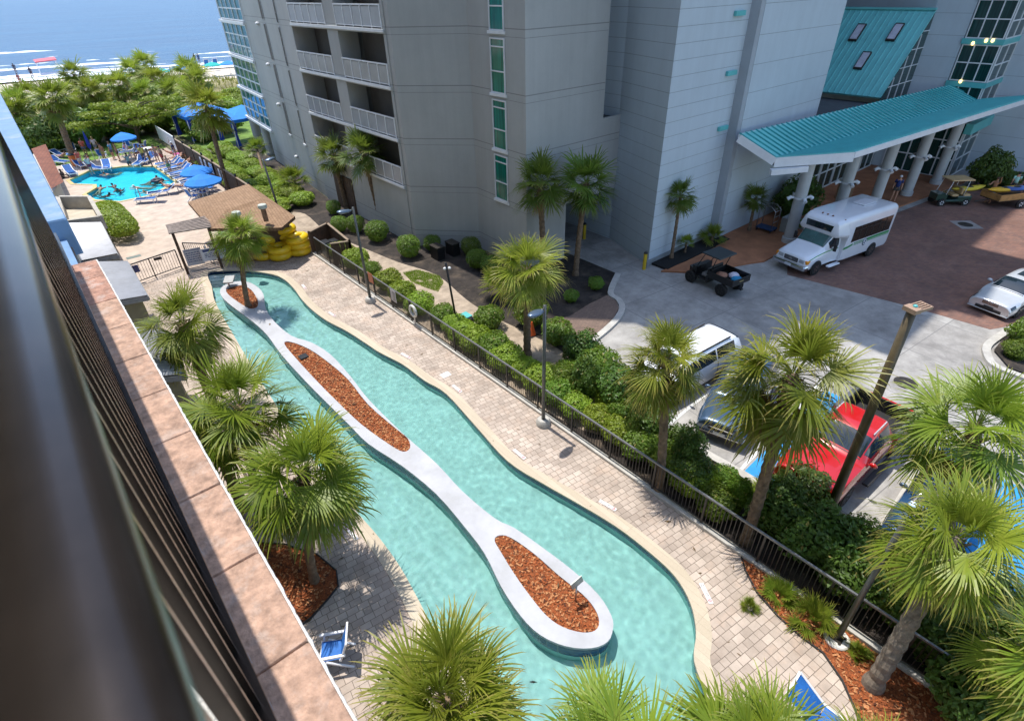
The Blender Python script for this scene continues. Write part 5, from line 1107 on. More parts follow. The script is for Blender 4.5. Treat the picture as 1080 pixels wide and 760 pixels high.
awning('white corrugated awning above the nearer left bank palm, closer of the pair', [G(97,277,2.8), G(135,276,2.6), G(156,312,2.6), G(122,318,2.8)], 2.4, 14)
awning('third white awning strip mostly hidden behind palm fronds', [G(140,345,2.8), G(176,350,2.6), G(196,395,2.6), G(166,398,2.8)], 2.4, 12)
t = thing('low_annex', 'low cream annex with parapet beside the clipped hedge and pool', 'annex', (1,42,0)); aw = [G(62,210,2.6), G(95,210,2.6), G(107,231,2.6), G(70,236,2.6)]
mb = MB(); mb.prism([p.xy for p in aw], 0, 2.0); mb.build('flat_roof', flat('cream_flat_roof',(.52,.46,.36),.9,0,.15,1), t); mb = MB()
for i in range(4): mb.beam(aw[i]+Vector((0,0,-.2)), aw[(i+1)%4]+Vector((0,0,-.2)), .22, .8)
mb.build('parapet', flat('grey_cream_parapet',(.42,.39,.34),.85), t)
t = thing('shingle_roof_shed', 'shed with reddish brown shingle roof at the far left of the pool', 'shed', (1,55,0)); sr = [G(33,157,2.7), G(48,152,2.4), G(67,192,2.4), G(54,199,2.7)]
mb = MB(); mb.add(sr, [(0,1,2,3),(3,2,1,0)]); mb.build('roof', brickmat('red_shingles',(.26,.10,.06),(.20,.075,.05),(.12,.05,.035),.4,.2,.01,R(-80),.2), t); mb = MB(); mb.prism([(sr[0].x-.1,sr[0].y-.3),(sr[3].x-.1,sr[3].y+.3),(sr[2].x-.3,sr[2].y+.3),(sr[1].x-.3,sr[1].y-.3)], 0, 2.3); mb.build('wall', m_tan, t)
# ------------------------------------------------------------------ vehicles
def paint(name, col, metal=.0, rough=.28): return flat(name, col, rough, metal, .03, 1.5, coat=1.0, spec=.5)
m_tyre = flat('tyre_rubber', (.012,.012,.012), .8, 0, .15, 9); m_rim = flat('alloy_rim', (.45,.46,.47), .25, .8, .05, 9); m_wglass = flat('car_glass', (.012,.022,.03), .03, 0, .05, 2, spec=.9)
m_plast = flat('black_plastic', (.02,.02,.021), .55, 0, .1, 6); m_chrome = flat('chrome', (.6,.6,.62), .12, 1.0, .03, 5); m_lens = flat('headlamp_lens', (.50,.53,.56), .08, .3, .1, 9, spec=.9); m_amber = flat('amber_lens', (.75,.28,.02), .15); m_redl = flat('red_lens', (.45,.01,.01), .15)
class Loft:
    # stations: (x, zb, zbelt, ztop, wm, wbelt, wtop)
    def __init__(s, st): s.st = st
    def sec(s, u):
        st = s.st; n = len(st)-1; u = min(max(u, 0), n-1e-6); i = int(u); t = u-i
        P = [st[max(i-1,0)], st[i], st[i+1], st[min(i+2,n)]]; o = []
        for a, b, c, d in zip(*P):
            m0 = (c-a)/2; m1 = (d-b)/2
            if (b-a)*(c-b) <= 0: m0 = 0
            if (c-b)*(d-c) <= 0: m1 = 0
            o.append((2*t**3-3*t*t+1)*b+(t**3-2*t*t+t)*m0+(3*t*t-2*t**3)*c+(t**3-t*t)*m1)
        x, zb, zl, zt, wm, wl, wt = o
        h = zl-zb
        return x, [(0,zb),(wm*.86,zb),(wm*.97,zb+.10*h),(wm,zb+.45*h),(wm*.99,zb+.75*h),(wl,zl),(wt+(wl-wt)*.06,zt-(zt-zl)*.09-.012),(wt*.93,zt-.004),(wt*.6,zt+.018),(0,zt+.03)]
    def pt(s, u, v, sg=1):
        x, p = s.sec(u); v = min(max(v,0),8.9999); i = int(v); t = v-i; a, b = p[i], p[i+1]
        return Vector((x, sg*(a[0]+(b[0]-a[0])*t), a[1]+(b[1]-a[1])*t))
    def body(s, per=5):
        n = (len(s.st)-1)*per; mb = MB(); rows = []
        for k in range(n+1):
            x, p = s.sec(k/per); rows.append([(x,y,z) for y, z in p]+[(x,-y,z) for y, z in p[-2:0:-1]])
        m = len(rows[0]); vs = [q for r in rows for q in r]
        f = [(k*m+j, k*m+(j+1)%m, (k+1)*m+(j+1)%m, (k+1)*m+j) for k in range(n) for j in range(m)]
        f += [tuple(range(m-1,-1,-1)), tuple(n*m+j for j in range(m))]
        return mb.add(vs, [q[::-1] for q in f])
    def patch(s, mb, u0, u1, v0, v1, sg=1, off=.007, nu=6, nv=4, both=False, skew=0.0):
        def q(a, b, g):
            u = u0+(u1-u0)*a+skew*(1-b)
            v = v0+(v1-v0)*b; p = s.pt(u, v, g); e = .03
            du = s.pt(u+e, v, g)-s.pt(u-e, v, g); dv = s.pt(u, min(v+e,8.99), g)-s.pt(u, max(v-e,0), g); nn = du.cross(dv)
            if nn.length < 1e-9: nn = Vector((0,0,1))
            nn.normalize(); c = Vector((p.x, 0, .6))
            if nn.dot(p-c) < 0: nn = -nn
            return p+nn*off
        for g in ((1,-1) if both else (sg,)):
            vs = [q(i/nu, j/nv, g) for i in range(nu+1) for j in range(nv+1)]; m = nv+1
            f = [(i*m+j, (i+1)*m+j, (i+1)*m+j+1, i*m+j+1) for i in range(nu) for j in range(nv)]
            a, b, c = vs[0], vs[m], vs[1]; nn = (b-a).cross(c-a)
            if nn.dot(a-Vector((a.x,0,.6))) < 0: f = [r[::-1] for r in f]
            mb.add(vs, f)
        return mb
def wheels(root, xs_, y, r, wd=.22, rim=m_rim, dual=False):
    for x in xs_:
        for sg in (1, -1):
            t = MB().lathe([(r*.62,-wd/2),(r*.93,-wd/2),(r,-wd*.36),(r,wd*.36),(r*.93,wd/2),(r*.62,wd/2)], 24, (x, sg*y, r), 'y').build('wheel', m_tyre, root, 'auto', world=False)
            MB().lathe([(r*.60,-wd*.46),(r*.64,-wd*.47),(r*.64,wd*.47),(r*.60,wd*.46)], 24, (x, sg*y, r), 'y').build('rim', rim, t, 'auto', world=False)
            mb = MB()
            for k in range(6): a = k*math.pi/3; mb.beam((x+.07*math.cos(a), sg*(y+wd*.475), r+.07*math.sin(a)), (x+r*.6*math.cos(a), sg*(y+wd*.475), r+r*.6*math.sin(a)), .05, .02, up=(0,1,0))
            mb.build('spoke', m_chrome if rim is m_rim else rim, t, world=False)
            MB().lathe([(r*1.14,-.008),(r*1.14,.008)], 24, (x, sg*(y+wd/2-.035), r+.01), 'y').build('wheel_arch', m_plast, root, world=False)
def place(t, x, y, ang, z=.016): t.location = (x, y, z); t.rotation_euler = (0,0,ang); return t
def mirrors(root, x, y, z, mat):
    for sg in (1,-1):
        mb = MB(); mb.ell((x, sg*(y+.11), z), .07, .12, .08, 10, 6); mb.beam((x,sg*(y-.02),z-.05),(x,sg*(y+.06),z-.03),.05,.04); mb.build('mirror', mat, root, True, world=False)
def car(name, label, cat, st, pm, win, wsx, wh, r, extras=True, hl=(0.15,.75,4.2,5.0), grille=True):
    t = thing(name, label, cat); L = Loft(st); b = L.body().build('body', pm, t, 'auto', world=False)
    for (u0,u1,sk) in win:
        for sg in (1,-1): mb = MB(); L.patch(mb, u0, u1, 5.13, 5.93, sg, skew=sk); mb.build('side_window', m_wglass, t, True, world=False)
    mb = MB(); L.patch(mb, wsx[0], wsx[1], 6.3, 9, both=True, nu=8, nv=8); mb.build('windshield', m_wglass, t, True, world=False)
    if len(wsx) > 2: mb = MB(); L.patch(mb, wsx[2], wsx[3], 6.3, 9, both=True, nu=8, nv=8); mb.build('rear_window', m_wglass, t, True, world=False)
    wheels(t, wh, st[3][4]-.10, r)
    for (u0,u1,sk) in win[:2]:
        for sg in (1,-1):
            mb = MB(); L.patch(mb, u1+.02, u1+.05, 2.3, 5.0, sg, off=.004, nu=1, nv=6); mb.build('door_gap', m_plast, t, world=False)
            mb = MB(); L.patch(mb, u1-.28, u1-.08, 4.55, 4.72, sg, off=.03, nu=2, nv=1); mb.build('door_handle', pm, t, world=False)
    mb = MB(); L.patch(mb, wsx[0]-.12, wsx[0]-.06, 6.2, 9, both=True, off=.004, nu=1, nv=8); mb.build('hood_gap', m_plast, t, world=False)
    for sg in (1,-1): mb = MB(); L.patch(mb, hl[0], hl[1], hl[2], hl[3], sg, .012); mb.build('headlight', m_wglass if pm is m_silver else m_lens, t, True, world=False)
    return t, L
# silver sedan
SED = [(2.28,.26,.54,.62,.80,.75,.64),(2.21,.20,.60,.70,.87,.80,.66),(1.75,.18,.70,.80,.90,.82,.7),(1.5,.18,.80,.86,.91,.85,.72),(1.2,.18,.88,.96,.91,.86,.66),(.40,.18,.93,1.33,.91,.87,.58),(-.6,.18,.95,1.42,.91,.87,.57),(-1.25,.18,.97,1.33,.91,.87,.57),(-1.75,.2,.98,1.06,.90,.85,.66),(-2.2,.25,.92,.98,.84,.78,.68),(-2.28,.4,.7,.75,.75,.7,.6)]
m_silver = paint('silver_paint', (.62,.64,.66), .35, .25)
t, L = car('parked_car', 'silver sedan with dark sunroof and blue-tinted windshield at right edge', 'car', SED, m_silver, [(4.35,5.5,.25),(5.6,6.9,-.2)], (4.15,5.0,7.1,7.9), (1.38,-1.35), .33, hl=(1.05,1.75,4.2,5.35))
mb = MB(); L.patch(mb, .35, 1.0, 4.3, 4.9, both=True); 
mb = MB(); L.patch(mb, 5.35, 6.1, 8.15, 9, both=True, off=.01); mb.build('sunroof', m_wglass, t, True, world=False)
mb = MB(); mb.bbox(2.20,-.36,.50,2.285,.36,.68,.03); g_ = mb.build('grille', m_plast, t, world=False); mb = MB()
for z in (.54,.59,.64): mb.box(2.286,-.34,z-.008,2.295,.34,z+.008)
mb.build('grille_bar', m_chrome, g_, world=False); mb = MB(); mb.torus((2.30,0,.60),.075,.012,20,6,rot=Matrix.Rotation(R(90),3,'Y'))
for k in range(3): a = math.pi/2+k*2.094; mb.beam((2.30,0,.6),(2.30,.07*math.cos(a),.6+.07*math.sin(a)),.012,.012,up=(1,0,0))
mb.build('emblem', m_chrome, t, world=False)
mb = MB(); mb.bbox(2.18,-.55,.24,2.30,.55,.38,.03); mb.build('lower_intake', m_plast, t, world=False); mb = MB(); mb.box(2.301,-.2,.33,2.315,.2,.44); mb.build('number_plate', m_plast, t, world=False)
mb = MB(); mb.bbox(2.10,-.84,.19,2.31,.84,.23,.02); mb.build('front_lip', m_silver, t, world=False); mirrors(t, .62, .88, .98, m_silver); fwd = Vector((math.cos(R(168)), math.sin(R(168)), 0)); cc = Vector((31.6,2.88,0))-fwd*2.28; place(t, cc.x, cc.y, R(168), .02)
# dark blue suv
SUV = [(2.3,.34,.68,.82,.80,.74,.6),(2.2,.28,.76,.90,.84,.78,.62),(1.7,.25,.90,1.0,.92,.84,.7),(1.1,.24,1.0,1.08,.93,.86,.72),(.85,.24,1.03,1.12,.93,.87,.68),(.2,.24,1.07,1.56,.93,.88,.64),(-.5,.24,1.09,1.66,.93,.88,.64),(-1.5,.24,1.11,1.62,.93,.88,.62),(-2.1,.28,1.12,1.40,.90,.85,.6),(-2.3,.4,.95,1.05,.82,.78,.6)]
m_navy = paint('grey_blue_paint', (.055,.10,.17), .35, .22)
t, L = car('parked_suv', 'grey-blue suv with gleaming hood parked nose towards the hedge', 'suv', SUV, m_navy, [(4.3,5.5,.25),(5.6,6.8,0),(6.85,7.7,-.15)], (4.12,5.0,7.5,8.2), (1.38,-1.38), .36)
mb = MB(); mb.bbox(2.2,-.42,.58,2.33,.42,.80,.03); mb.build('grille', m_plast, t, world=False); mb = MB(); mb.box(2.331,-.42,.69,2.345,.42,.73); mb.box(2.31,-.7,.40,2.325,.7,.44); mb.build('grille_bar', m_chrome, t, world=False); mb = MB(); mb.box(2.33,-.2,.44,2.345,.2,.55); mb.build('number_plate', m_trim, t, world=False); mb = MB(); mb.bbox(2.15,-.8,.30,2.31,.8,.42,.03); mb.build('bumper_trim', m_plast, t, world=False); mirrors(t, .72, .9, 1.12, m_navy); place(t, 16.67, 6.93, R(195))
# dark blue car under the palms
t, L = car('parked_car', 'dark blue car almost hidden under palm fronds beside the red pickup', 'car', SED, paint('blue_black_paint',(.02,.07,.16),.3,.22), [(4.35,5.5,.25),(5.6,6.9,-.2)], (4.15,5.0,7.1,7.9), (1.38,-1.35), .33); mirrors(t, .62, .88, .98, m_navy); mb = MB(); mb.bbox(2.20,-.36,.50,2.285,.36,.66,.03); mb.build('grille', m_plast, t, world=False); place(t, 16.55, .25, R(180))
# white minivan
VAN = [(2.45,.38,.62,.72,.70,.66,.55),(2.35,.26,.76,.88,.88,.8,.66),(1.9,.24,.92,1.04,.95,.88,.74),(1.5,.23,1.0,1.14,.96,.9,.74),(.7,.23,1.02,1.52,.96,.91,.66),(-.2,.23,1.03,1.62,.96,.91,.68),(-1.6,.23,1.05,1.61,.96,.91,.68),(-2.3,.3,1.05,1.50,.94,.88,.68),(-2.5,.42,.98,1.12,.88,.84,.68)]
t, L = car('parked_van', 'white minivan with long flat roof behind the fence palm', 'van', VAN, paint('white_van_paint',(.74,.76,.80),0,.3), [(3.4,4.4,.2),(4.5,5.4,0),(5.45,6.4,0)], (3.1,3.95,6.75,7.4), (1.5,-1.45), .35); mirrors(t, 1.15, .94, 1.15, m_trim); MB().beam((.3,.62,1.66),(-1.8,.62,1.66),.04,.05).build('roof_rail', m_plast, t, world=False); MB().beam((.3,-.62,1.66),(-1.8,-.62,1.66),.04,.05).build('roof_rail', m_plast, t, world=False); mb = MB(); mb.bbox(2.3,-.4,.5,2.46,.4,.68,.03); mb.build('grille', m_plast, t, world=False); place(t, 16.75, 9.38, R(176))
# red pickup
TRK = [(2.75,.44,.88,1.02,.88,.84,.68),(2.66,.40,.95,1.08,.95,.9,.72),(2.1,.38,1.08,1.18,1.0,.93,.76),(1.35,.38,1.14,1.22,1.0,.94,.78),(1.05,.38,1.17,1.27,1.0,.94,.74),(.40,.38,1.20,1.74,1.0,.94,.70),(-.2,.38,1.22,1.83,1.0,.94,.70),(-.72,.38,1.22,1.79,1.0,.94,.68),(-.98,.38,1.22,1.26,1.0,.94,.70),(-1.0,.38,1.20,1.21,1.0,.94,.72)]
m_redp = paint('bright_red_paint', (.52,.008,.008), .1, .22)
t, L = car('pickup_truck', 'bright red pickup truck with dark open bed and raised hood ridges', 'pickup', TRK, m_redp, [(4.35,5.45,.25),(5.6,6.9,-.1)], (4.15,5.0,7.2,7.9), (1.78,-1.75), .39)
mb = MB()
for sg in (1,-1):
    mb.bbox(-2.75,sg*.98-.07,.5,-1.01,sg*.98+.07,1.22,.03)
mb.bbox(-2.8,-1.0,.5,-2.7,1.0,1.22,.03); mb.build('bed_side', m_redp, t, world=False)
mb = MB(); mb.box(-2.70,-.905,.5,-1.01,.905,.72); mb.box(-1.05,-.9,.72,-1.005,.9,1.2); mb.box(-2.699,-.909,.72,-2.66,.909,1.215); mb.box(-2.659,.87,.72,-1.051,.909,1.215); mb.box(-2.659,-.909,.72,-1.051,-.87,1.215); mb.build('bed_liner', m_plast, t, world=False)
mb = MB()
for sg in (1,-1): mb.beam((-2.7,sg*.98,1.235),(-1.02,sg*.98,1.235),.15,.03)
mb.build('bed_rail', flat('grey_bed_rail',(.10,.105,.11),.5), t, world=False)
mb = MB(); mb.bbox(2.66,-.5,.62,2.79,.5,.92,.03); g_ = mb.build('grille', m_plast, t, world=False); mb = MB(); mb.box(2.791,-.5,.75,2.805,.5,.80); mb.build('grille_bar', m_chrome, g_, world=False); mb = MB(); mb.bbox(2.6,-.95,.42,2.84,.95,.58,.04); mb.build('bumper', m_chrome, t, world=False)
mb = MB(); 
for sg in (1,-1): mb.beam((2.35,sg*.42,1.15),(1.25,sg*.55,1.262),.10,.035)
mb.build('hood_ridge', m_redp, t, world=False); mb = MB()
for sg in (1,-1): mb.beam((-.6,sg*.66,1.83),(.3,sg*.66,1.80),.03,.03)
mb.build('roof_trim', m_silver, t, world=False); mirrors(t, .95, 1.0, 1.25, m_redp)
for sg in (1,-1): mb = MB(); mb.bbox(-.9,sg*1.12-.1,.36,.9,sg*1.12+.1,.42,.02); mb.build('side_step', m_plast, t, world=False)
mb = MB()
for sg in (1,-1): mb.lathe([(.07,.0),(.07,.02)],14,(2.5,sg*.965,.98),'y')
mb.build('side_marker', m_amber, t, world=False); place(t, 16.75, 3.17, R(178))
# shuttle bus
m_bw_ = paint('white_bus_paint', (.74,.76,.80), 0, .32); m_grn = flat('green_stripe', (.02,.26,.07), .35)
t = thing('shuttle_bus', 'white shuttle bus with green stripes and dark tinted side windows', 'bus')
CAB = [(3.55,.42,.75,.86,.80,.76,.6),(3.45,.36,.92,1.03,.96,.9,.72),(2.9,.34,1.08,1.18,1.0,.92,.8),(2.4,.34,1.16,1.30,1.0,.93,.8),(2.1,.34,1.19,1.45,1.0,.93,.8),(1.45,.34,1.22,2.12,1.0,.96,.86),(1.0,.34,1.24,2.3,1.05,1.0,.9)]
Lc = Loft(CAB); Lc.body().build('cab', m_bw_, t, 'auto', world=False)
mb = MB(); Lc.patch(mb, 3.75, 4.9, 6.4, 9, both=True, nu=8, nv=8, off=.012); mb.build('windshield', flat('teal_windshield',(.02,.09,.085),.04,0,.3,1.5,spec=.9), t, True, world=False)
for sg in (1,-1): mb = MB(); Lc.patch(mb, 4.35, 5.4, 5.12, 5.9, sg, skew=.15, off=.012); mb.build('side_window', m_wglass, t, True, world=False)
# box body: rounded rectangular section swept along x with a sloping front cap
def boxsec(x, zb, zt, w_, r_):
    pts = []
    for cx, cz, a0 in ((w_-.06,zb+.06,-90),(w_-r_,zt-r_,0),(-(w_-r_),zt-r_,90),(-(w_-.06),zb+.06,180)):
        rr_2 = .06 if cz < 1 else r_
        for k in range(6): a = R(a0+90*k/5); pts.append((x, cx+rr_2*math.cos(a), cz+rr_2*math.sin(a)))
    return pts
rows = [boxsec(*a) for a in ((1.78,2.08,2.52,.92,.15),(1.70,2.0,2.64,1.02,.2),(1.35,1.98,2.76,1.10,.24),(1.02,1.97,2.80,1.14,.26),(1.0,.42,2.80,1.15,.26),(.5,.38,2.81,1.17,.26),(-3.3,.38,2.81,1.17,.26),(-3.55,.5,2.74,1.12,.28),(-3.6,.7,2.6,1.02,.3))]
mb = MB(); m_ = len(rows[0]); vs = [p for r_ in rows for p in r_]; f = [(k*m_+j,(k+1)*m_+j,(k+1)*m_+(j+1)%m_,k*m_+(j+1)%m_) for k in range(len(rows)-1) for j in range(m_)]+[tuple(range(m_)), tuple((len(rows)-1)*m_+j for j in range(m_-1,-1,-1))]
mb.add(vs, [q[::-1] for q in f]); mb.build('body', m_bw_, t, 'auto', world=False)
mb = MB(); mb.add([(1.825,-.74,2.13),(1.825,.74,2.13),(1.77,.80,2.53),(1.77,-.80,2.53),(1.70,-.72,2.16),(1.70,.72,2.16),(1.66,.78,2.52),(1.66,-.78,2.52)],[(0,1,2,3),(0,4,5,1),(3,2,6,7),(1,5,6,2),(0,3,7,4)]); mb.build('destination_panel', m_wglass, t, world=False)
mb = MB()
for sg in (1,-1):
    y = sg*1.172; mb.box(-3.2,min(y,y+sg*.012),1.36,.35,max(y,y+sg*.012),2.22)
wn = mb.build('window_band', flat('bronze_tinted_glass',(.02,.014,.01),.05,0,.4,.8,spec=.7), t, world=False); mb = MB()
for sg in (1,-1):
    for k in range(1,6): x = .35-3.55*k/6; y = sg*1.186; mb.box(x-.018,min(y,y+sg*.008),1.38,x+.018,max(y,y+sg*.008),2.2)
    mb.box(-3.2,min(sg*1.186,sg*1.194),1.97,.35,max(sg*1.186,sg*1.194),1.99)
sub(mb, 'window_bar', m_plast, wn) if False else mb.build('window_bar', m_plast, wn, world=False)
for sg in (1,-1):
    mb = MB()
    y0 = sg*1.174
    def strip(pts, h):
        for (xa,za),(xb,zb_) in zip(pts,pts[1:]):
            v = [(xa,y0,za-h),(xb,y0,zb_-h),(xb,y0+sg*.006,zb_-h),(xa,y0+sg*.006,za-h),(xa,y0,za+h),(xb,y0,zb_+h),(xb,y0+sg*.006,zb_+h),(xa,y0+sg*.006,za+h)]
            mb.add(v,[(0,3,2,1),(4,5,6,7),(3,7,6,2),(0,1,5,4)])
    strip([(.95,1.10),(.55,1.12),(.1,1.20)],.06); strip([(-1.15,1.22),(-2.0,1.24),(-3.3,1.24)],.065); strip([(-1.15,1.10),(-2.0,1.12),(-3.3,1.12)],.02)
    for k in range(6): x = .0-k*.15; strip([(x,1.24),(x-.11,1.25)],.035); strip([(x-.03,1.14),(x-.12,1.15)],.025)
    mb.build('green_stripe', m_grn, t, world=False)
mb = MB()
for sg in (1,-1):
    mb.lathe([(.21,-.004),(.21,.004)],20,(-1.05,sg*1.178,1.10),'y')
mb.build('emblem', flat('navy_emblem',(.05,.08,.14),.4), t, world=False); mb = MB()
for sg in (1,-1): mb.torus((-1.05,sg*1.184,1.10),.14,.022,18,6,rot=Matrix.Rotation(R(90),3,'X')); mb.beam((-1.14,sg*1.185,1.02),(-.96,sg*1.185,1.18),.03,.008,up=(0,1,0))
mb.build('emblem_ring', m_trim, t, world=False)
mb = MB(); Lc.patch(mb, .9, 5.6, 4.62, 4.86, both=True, nu=20, nv=2, off=.008);  mb.build('cab_stripe', m_grn, t, True, world=False)
mb = MB(); mb.bbox(3.42,-.42,.70,3.58,.42,.93,.03); g_ = mb.build('grille', m_plast, t, world=False); mb = MB()
for z in (.74,.79,.84,.89): mb.box(3.581,-.38,z-.008,3.59,.38,z+.008)
mb.ell((3.59,0,.82),.012,.11,.045,14,6); mb.build('grille_bar', m_chrome, g_, world=False)
for sg in (1,-1):
    MB().bbox(3.38,sg*.63-.16,.74,3.565,sg*.63+.16,.92,.03).build('headlight', m_lens, t, world=False); MB().bbox(3.25,sg*.88-.09,.74,3.53,sg*.88+.09,.92,.03).build('turn_signal', m_amber, t, world=False)
MB().bbox(3.3,-1.0,.42,3.72,1.0,.63,.06).build('bumper', m_chrome, t, world=False); MB().box(3.721,-.18,.46,3.735,.18,.6).build('number_plate', flat('pale_plate',(.55,.6,.66),.5), t, world=False)
wheels(t, (2.72,), .94, .38, .26, m_rim); wheels(t, (-2.04,), 1.075, .38, .26, m_rim)
mb = MB()
for y in (-.3,0,.3): mb.ell((1.30,y,2.80),.07,.05,.04,8,5)
for y in (-.95,.95): mb.ell((1.2,y,2.74),.06,.05,.04,8,5)
mb.build('marker_light', flat('dark_amber',(.20,.08,.03),.3), t, True, world=False); MB().bbox(-2.6,-.35,2.835,-1.4,.35,2.87,.02).build('roof_hatch', m_bw_, t, world=False)
for sg in (1,-1): mb = MB(); mb.bbox(1.72,sg*1.20-.09,1.20,1.82,sg*1.20+.09,1.58,.03); mb.beam((1.8,sg*1.0,1.3),(1.78,sg*1.15,1.35),.04,.04); mb.build('mirror', m_plast, t, world=False)
for sg in (1,-1): mb = MB(); mb.bbox(.95,sg*1.17-.11,.30,1.9,sg*1.17+.11,.36,.02); mb.build('side_step', m_bw_, t, world=False)
place(t, 32.85, 10.80, R(170), .02)
# black utility cart
t = thing('utility_cart', 'black utility cart with flat roof and cargo box of towels on the drive', 'utility cart'); mb = MB()
mb.bbox(-.05,-.62,.40,1.0,.62,.50,.03); mb.prism([(1.0,-.55),(1.32,-.40),(1.32,.40),(1.0,.55)],.42,.78); mb.prism([(.72,-.62),(1.0,-.55),(1.0,.55),(.72,.62)],.42,.96); mb.bbox(-.1,-.66,.35,.05,.66,.72,.02); mb.build('body', m_black, t, world=False)
for x in (.92,-.96):
    pass
wheels(t, (.98,-1.0), .60, .30, .24, m_plast)
MB().bbox(-.62+.55,-.58,.62,.40,.58,.76,.05).build('seat', flat('grey_seat_vinyl',(.16,.155,.15),.6), t, world=False); MB().bbox(-.02,-.58,.76,.08,.58,1.15,.04).build('backrest', m_plast, t, world=False)
mb = MB(); mb.bbox(-1.62,-.70,.70,-.10,.70,.74,.01); mb.bbox(-1.62,.66,.74,-.10,.70,1.05,.01); mb.bbox(-1.62,-.70,.74,-.10,-.66,1.05,.01); mb.bbox(-1.62,-.655,.74,-1.58,.655,1.03,.01); mb.bbox(-.14,-.655,.74,-.10,.655,1.06,.01); mb.build('cargo_box', m_black, t, world=False)
mb = MB(); mb.box(-1.625,-.16,.86,-1.6205,.16,.90); mb.build('lettering', flat('gold_lettering',(.42,.33,.14),.5), t, world=False)
for (x0,y0,x1,y1) in ((.78,.55,.35,.58),(.78,-.55,.35,-.58),(-.12,.55,-.38,.58),(-.12,-.55,-.38,-.58)):
    mb = MB(); mb.tube([(x0,y0,.92),(x1,y1,1.80)],.022,8); mb.build('roof_post', m_black, t, True, world=False)
mb = MB(); mb.bbox(-.62,-.66,1.80,.52,.66,1.86,.03); mb.build('roof', flat('dark_teal_grey_roof',(.022,.032,.036),.4,0,.1,3), t, world=False)
mb = MB(); mb.torus((.56,.28,1.0),.16,.018,18,6,rot=Matrix.Rotation(R(55),3,'Y')); mb.tube([(.75,.28,.88),(.56,.28,1.0)],.02,6); mb.build('steering_wheel', m_plast, t, True, world=False); mb = MB(); mb.bbox(-1.76,-.08,.42,-1.55,.08,.50,.01); mb.build('tow_hitch', m_plast, t, world=False)
mb = MB(); mb.add([(.80,-.5,.98),(.80,.5,.98),(.46,.5,1.72),(.46,-.5,1.72)],[(0,1,2,3),(3,2,1,0)]); 
place(t, 24.98, 13.28, R(83), .02)
cart = t; rr = random.Random(12); cm = Matrix.Translation((24.98,13.28,.02)) @ Matrix.Rotation(R(83),4,'Z')
for lab, c, p, s in (('blue towel bundle in the cargo box of the black cart',(.03,.25,.45),(-1.2,-.15,.80),(.30,.26,.12)),('white towel bundle in the cargo box of the black cart',(.6,.58,.66),(-.95,-.3,.84),(.28,.28,.14)),('tan towel bundle at the front of the black cart cargo box',(.42,.20,.12),(-.5,.1,.82),(.26,.30,.13))):
    q = cm @ Vector(p); mb = MB(); mb.ell((0,0,0), *s, 16, 9); mb.v = [tuple(Vector(v)*(1+.25*noise.noise(Vector(v)*9+Vector((s[0]*50,0,0))))) for v in mb.v]; mb.xf(Matrix.Translation(q)); tag(mb.build('towel', flat('towel_cloth',c,.9,0,.15,8), None, True), lab, 'towel')
# golf cart and trailer with kayaks
m_kcart = paint('dark_green_paint',(.01,.05,.035),0,.3); m_cream = flat('tan_vinyl',(.50,.34,.16),.5)
t = thing('golf_cart', 'dark green golf cart with tan roof and seats under the canopy edge', 'golf cart'); mb = MB(); mb.bbox(-1.1,-.55,.30,.9,.55,.42,.03); mb.prism([(.62,-.55),(1.2,-.40),(1.2,.40),(.62,.55)],.40,.80); mb.bbox(-1.15,-.55,.40,-.15,.55,.66,.04); mb.build('body', m_kcart, t, world=False)
wheels(t,(.82,-.82),.48,.24,.18,m_trim); MB().bbox(-.2,-.52,.66,.25,.52,.78,.04).build('seat', m_cream, t, world=False); MB().bbox(-.42,-.52,.80,-.28,.52,1.18,.04).build('backrest', m_cream, t, world=False); MB().bbox(-1.0,-.52,.66,-.55,.52,.78,.04).build('rear_seat', m_cream, t, world=False)
for x in (.62,-.5):
    for y in (.5,-.5): mb = MB(); mb.tube([(x+(.12 if x > 0 else 0),y,.7),(x-.1,y*.95,1.72)],.02,8); mb.build('roof_post', m_trim, t, True, world=False)
MB().bbox(-.85,-.60,1.72,.72,.60,1.79,.04).build('roof', m_cream, t, world=False); mb = MB(); mb.torus((.48,.25,.98),.16,.016,18,6,rot=Matrix.Rotation(R(50),3,'Y')); mb.build('steering_wheel', m_plast, t, True, world=False); place(t, 47.75, 9.25, R(140), .02)
t = thing('cargo_trailer', 'wooden-sided cargo trailer loaded with kayaks behind the golf cart', 'trailer'); m_ply = flat('orange_wood_plank',(.42,.22,.07),.7,0,.25,3); mb = MB()
for sg in (1,-1): mb.bbox(-1.5,sg*.72-.03,.55,1.5,sg*.72+.03,.95,.01)
mb.bbox(1.45,-.69,.55,1.5,.69,.95,.01); mb.build('side_board', m_ply, t, world=False); MB().bbox(-1.5,-.7,.48,1.5,.7,.55,.01).build('bed', m_dkbrown, t, world=False); wheels(t,(-.2,),.86,.28,.18,m_trim); mb = MB(); mb.tube([(1.5,0,.5),(2.6,0,.42)],.035,8); mb.build('tow_bar', m_plast, t, world=False); place(t, 50.3, 6.55, R(150), .02)
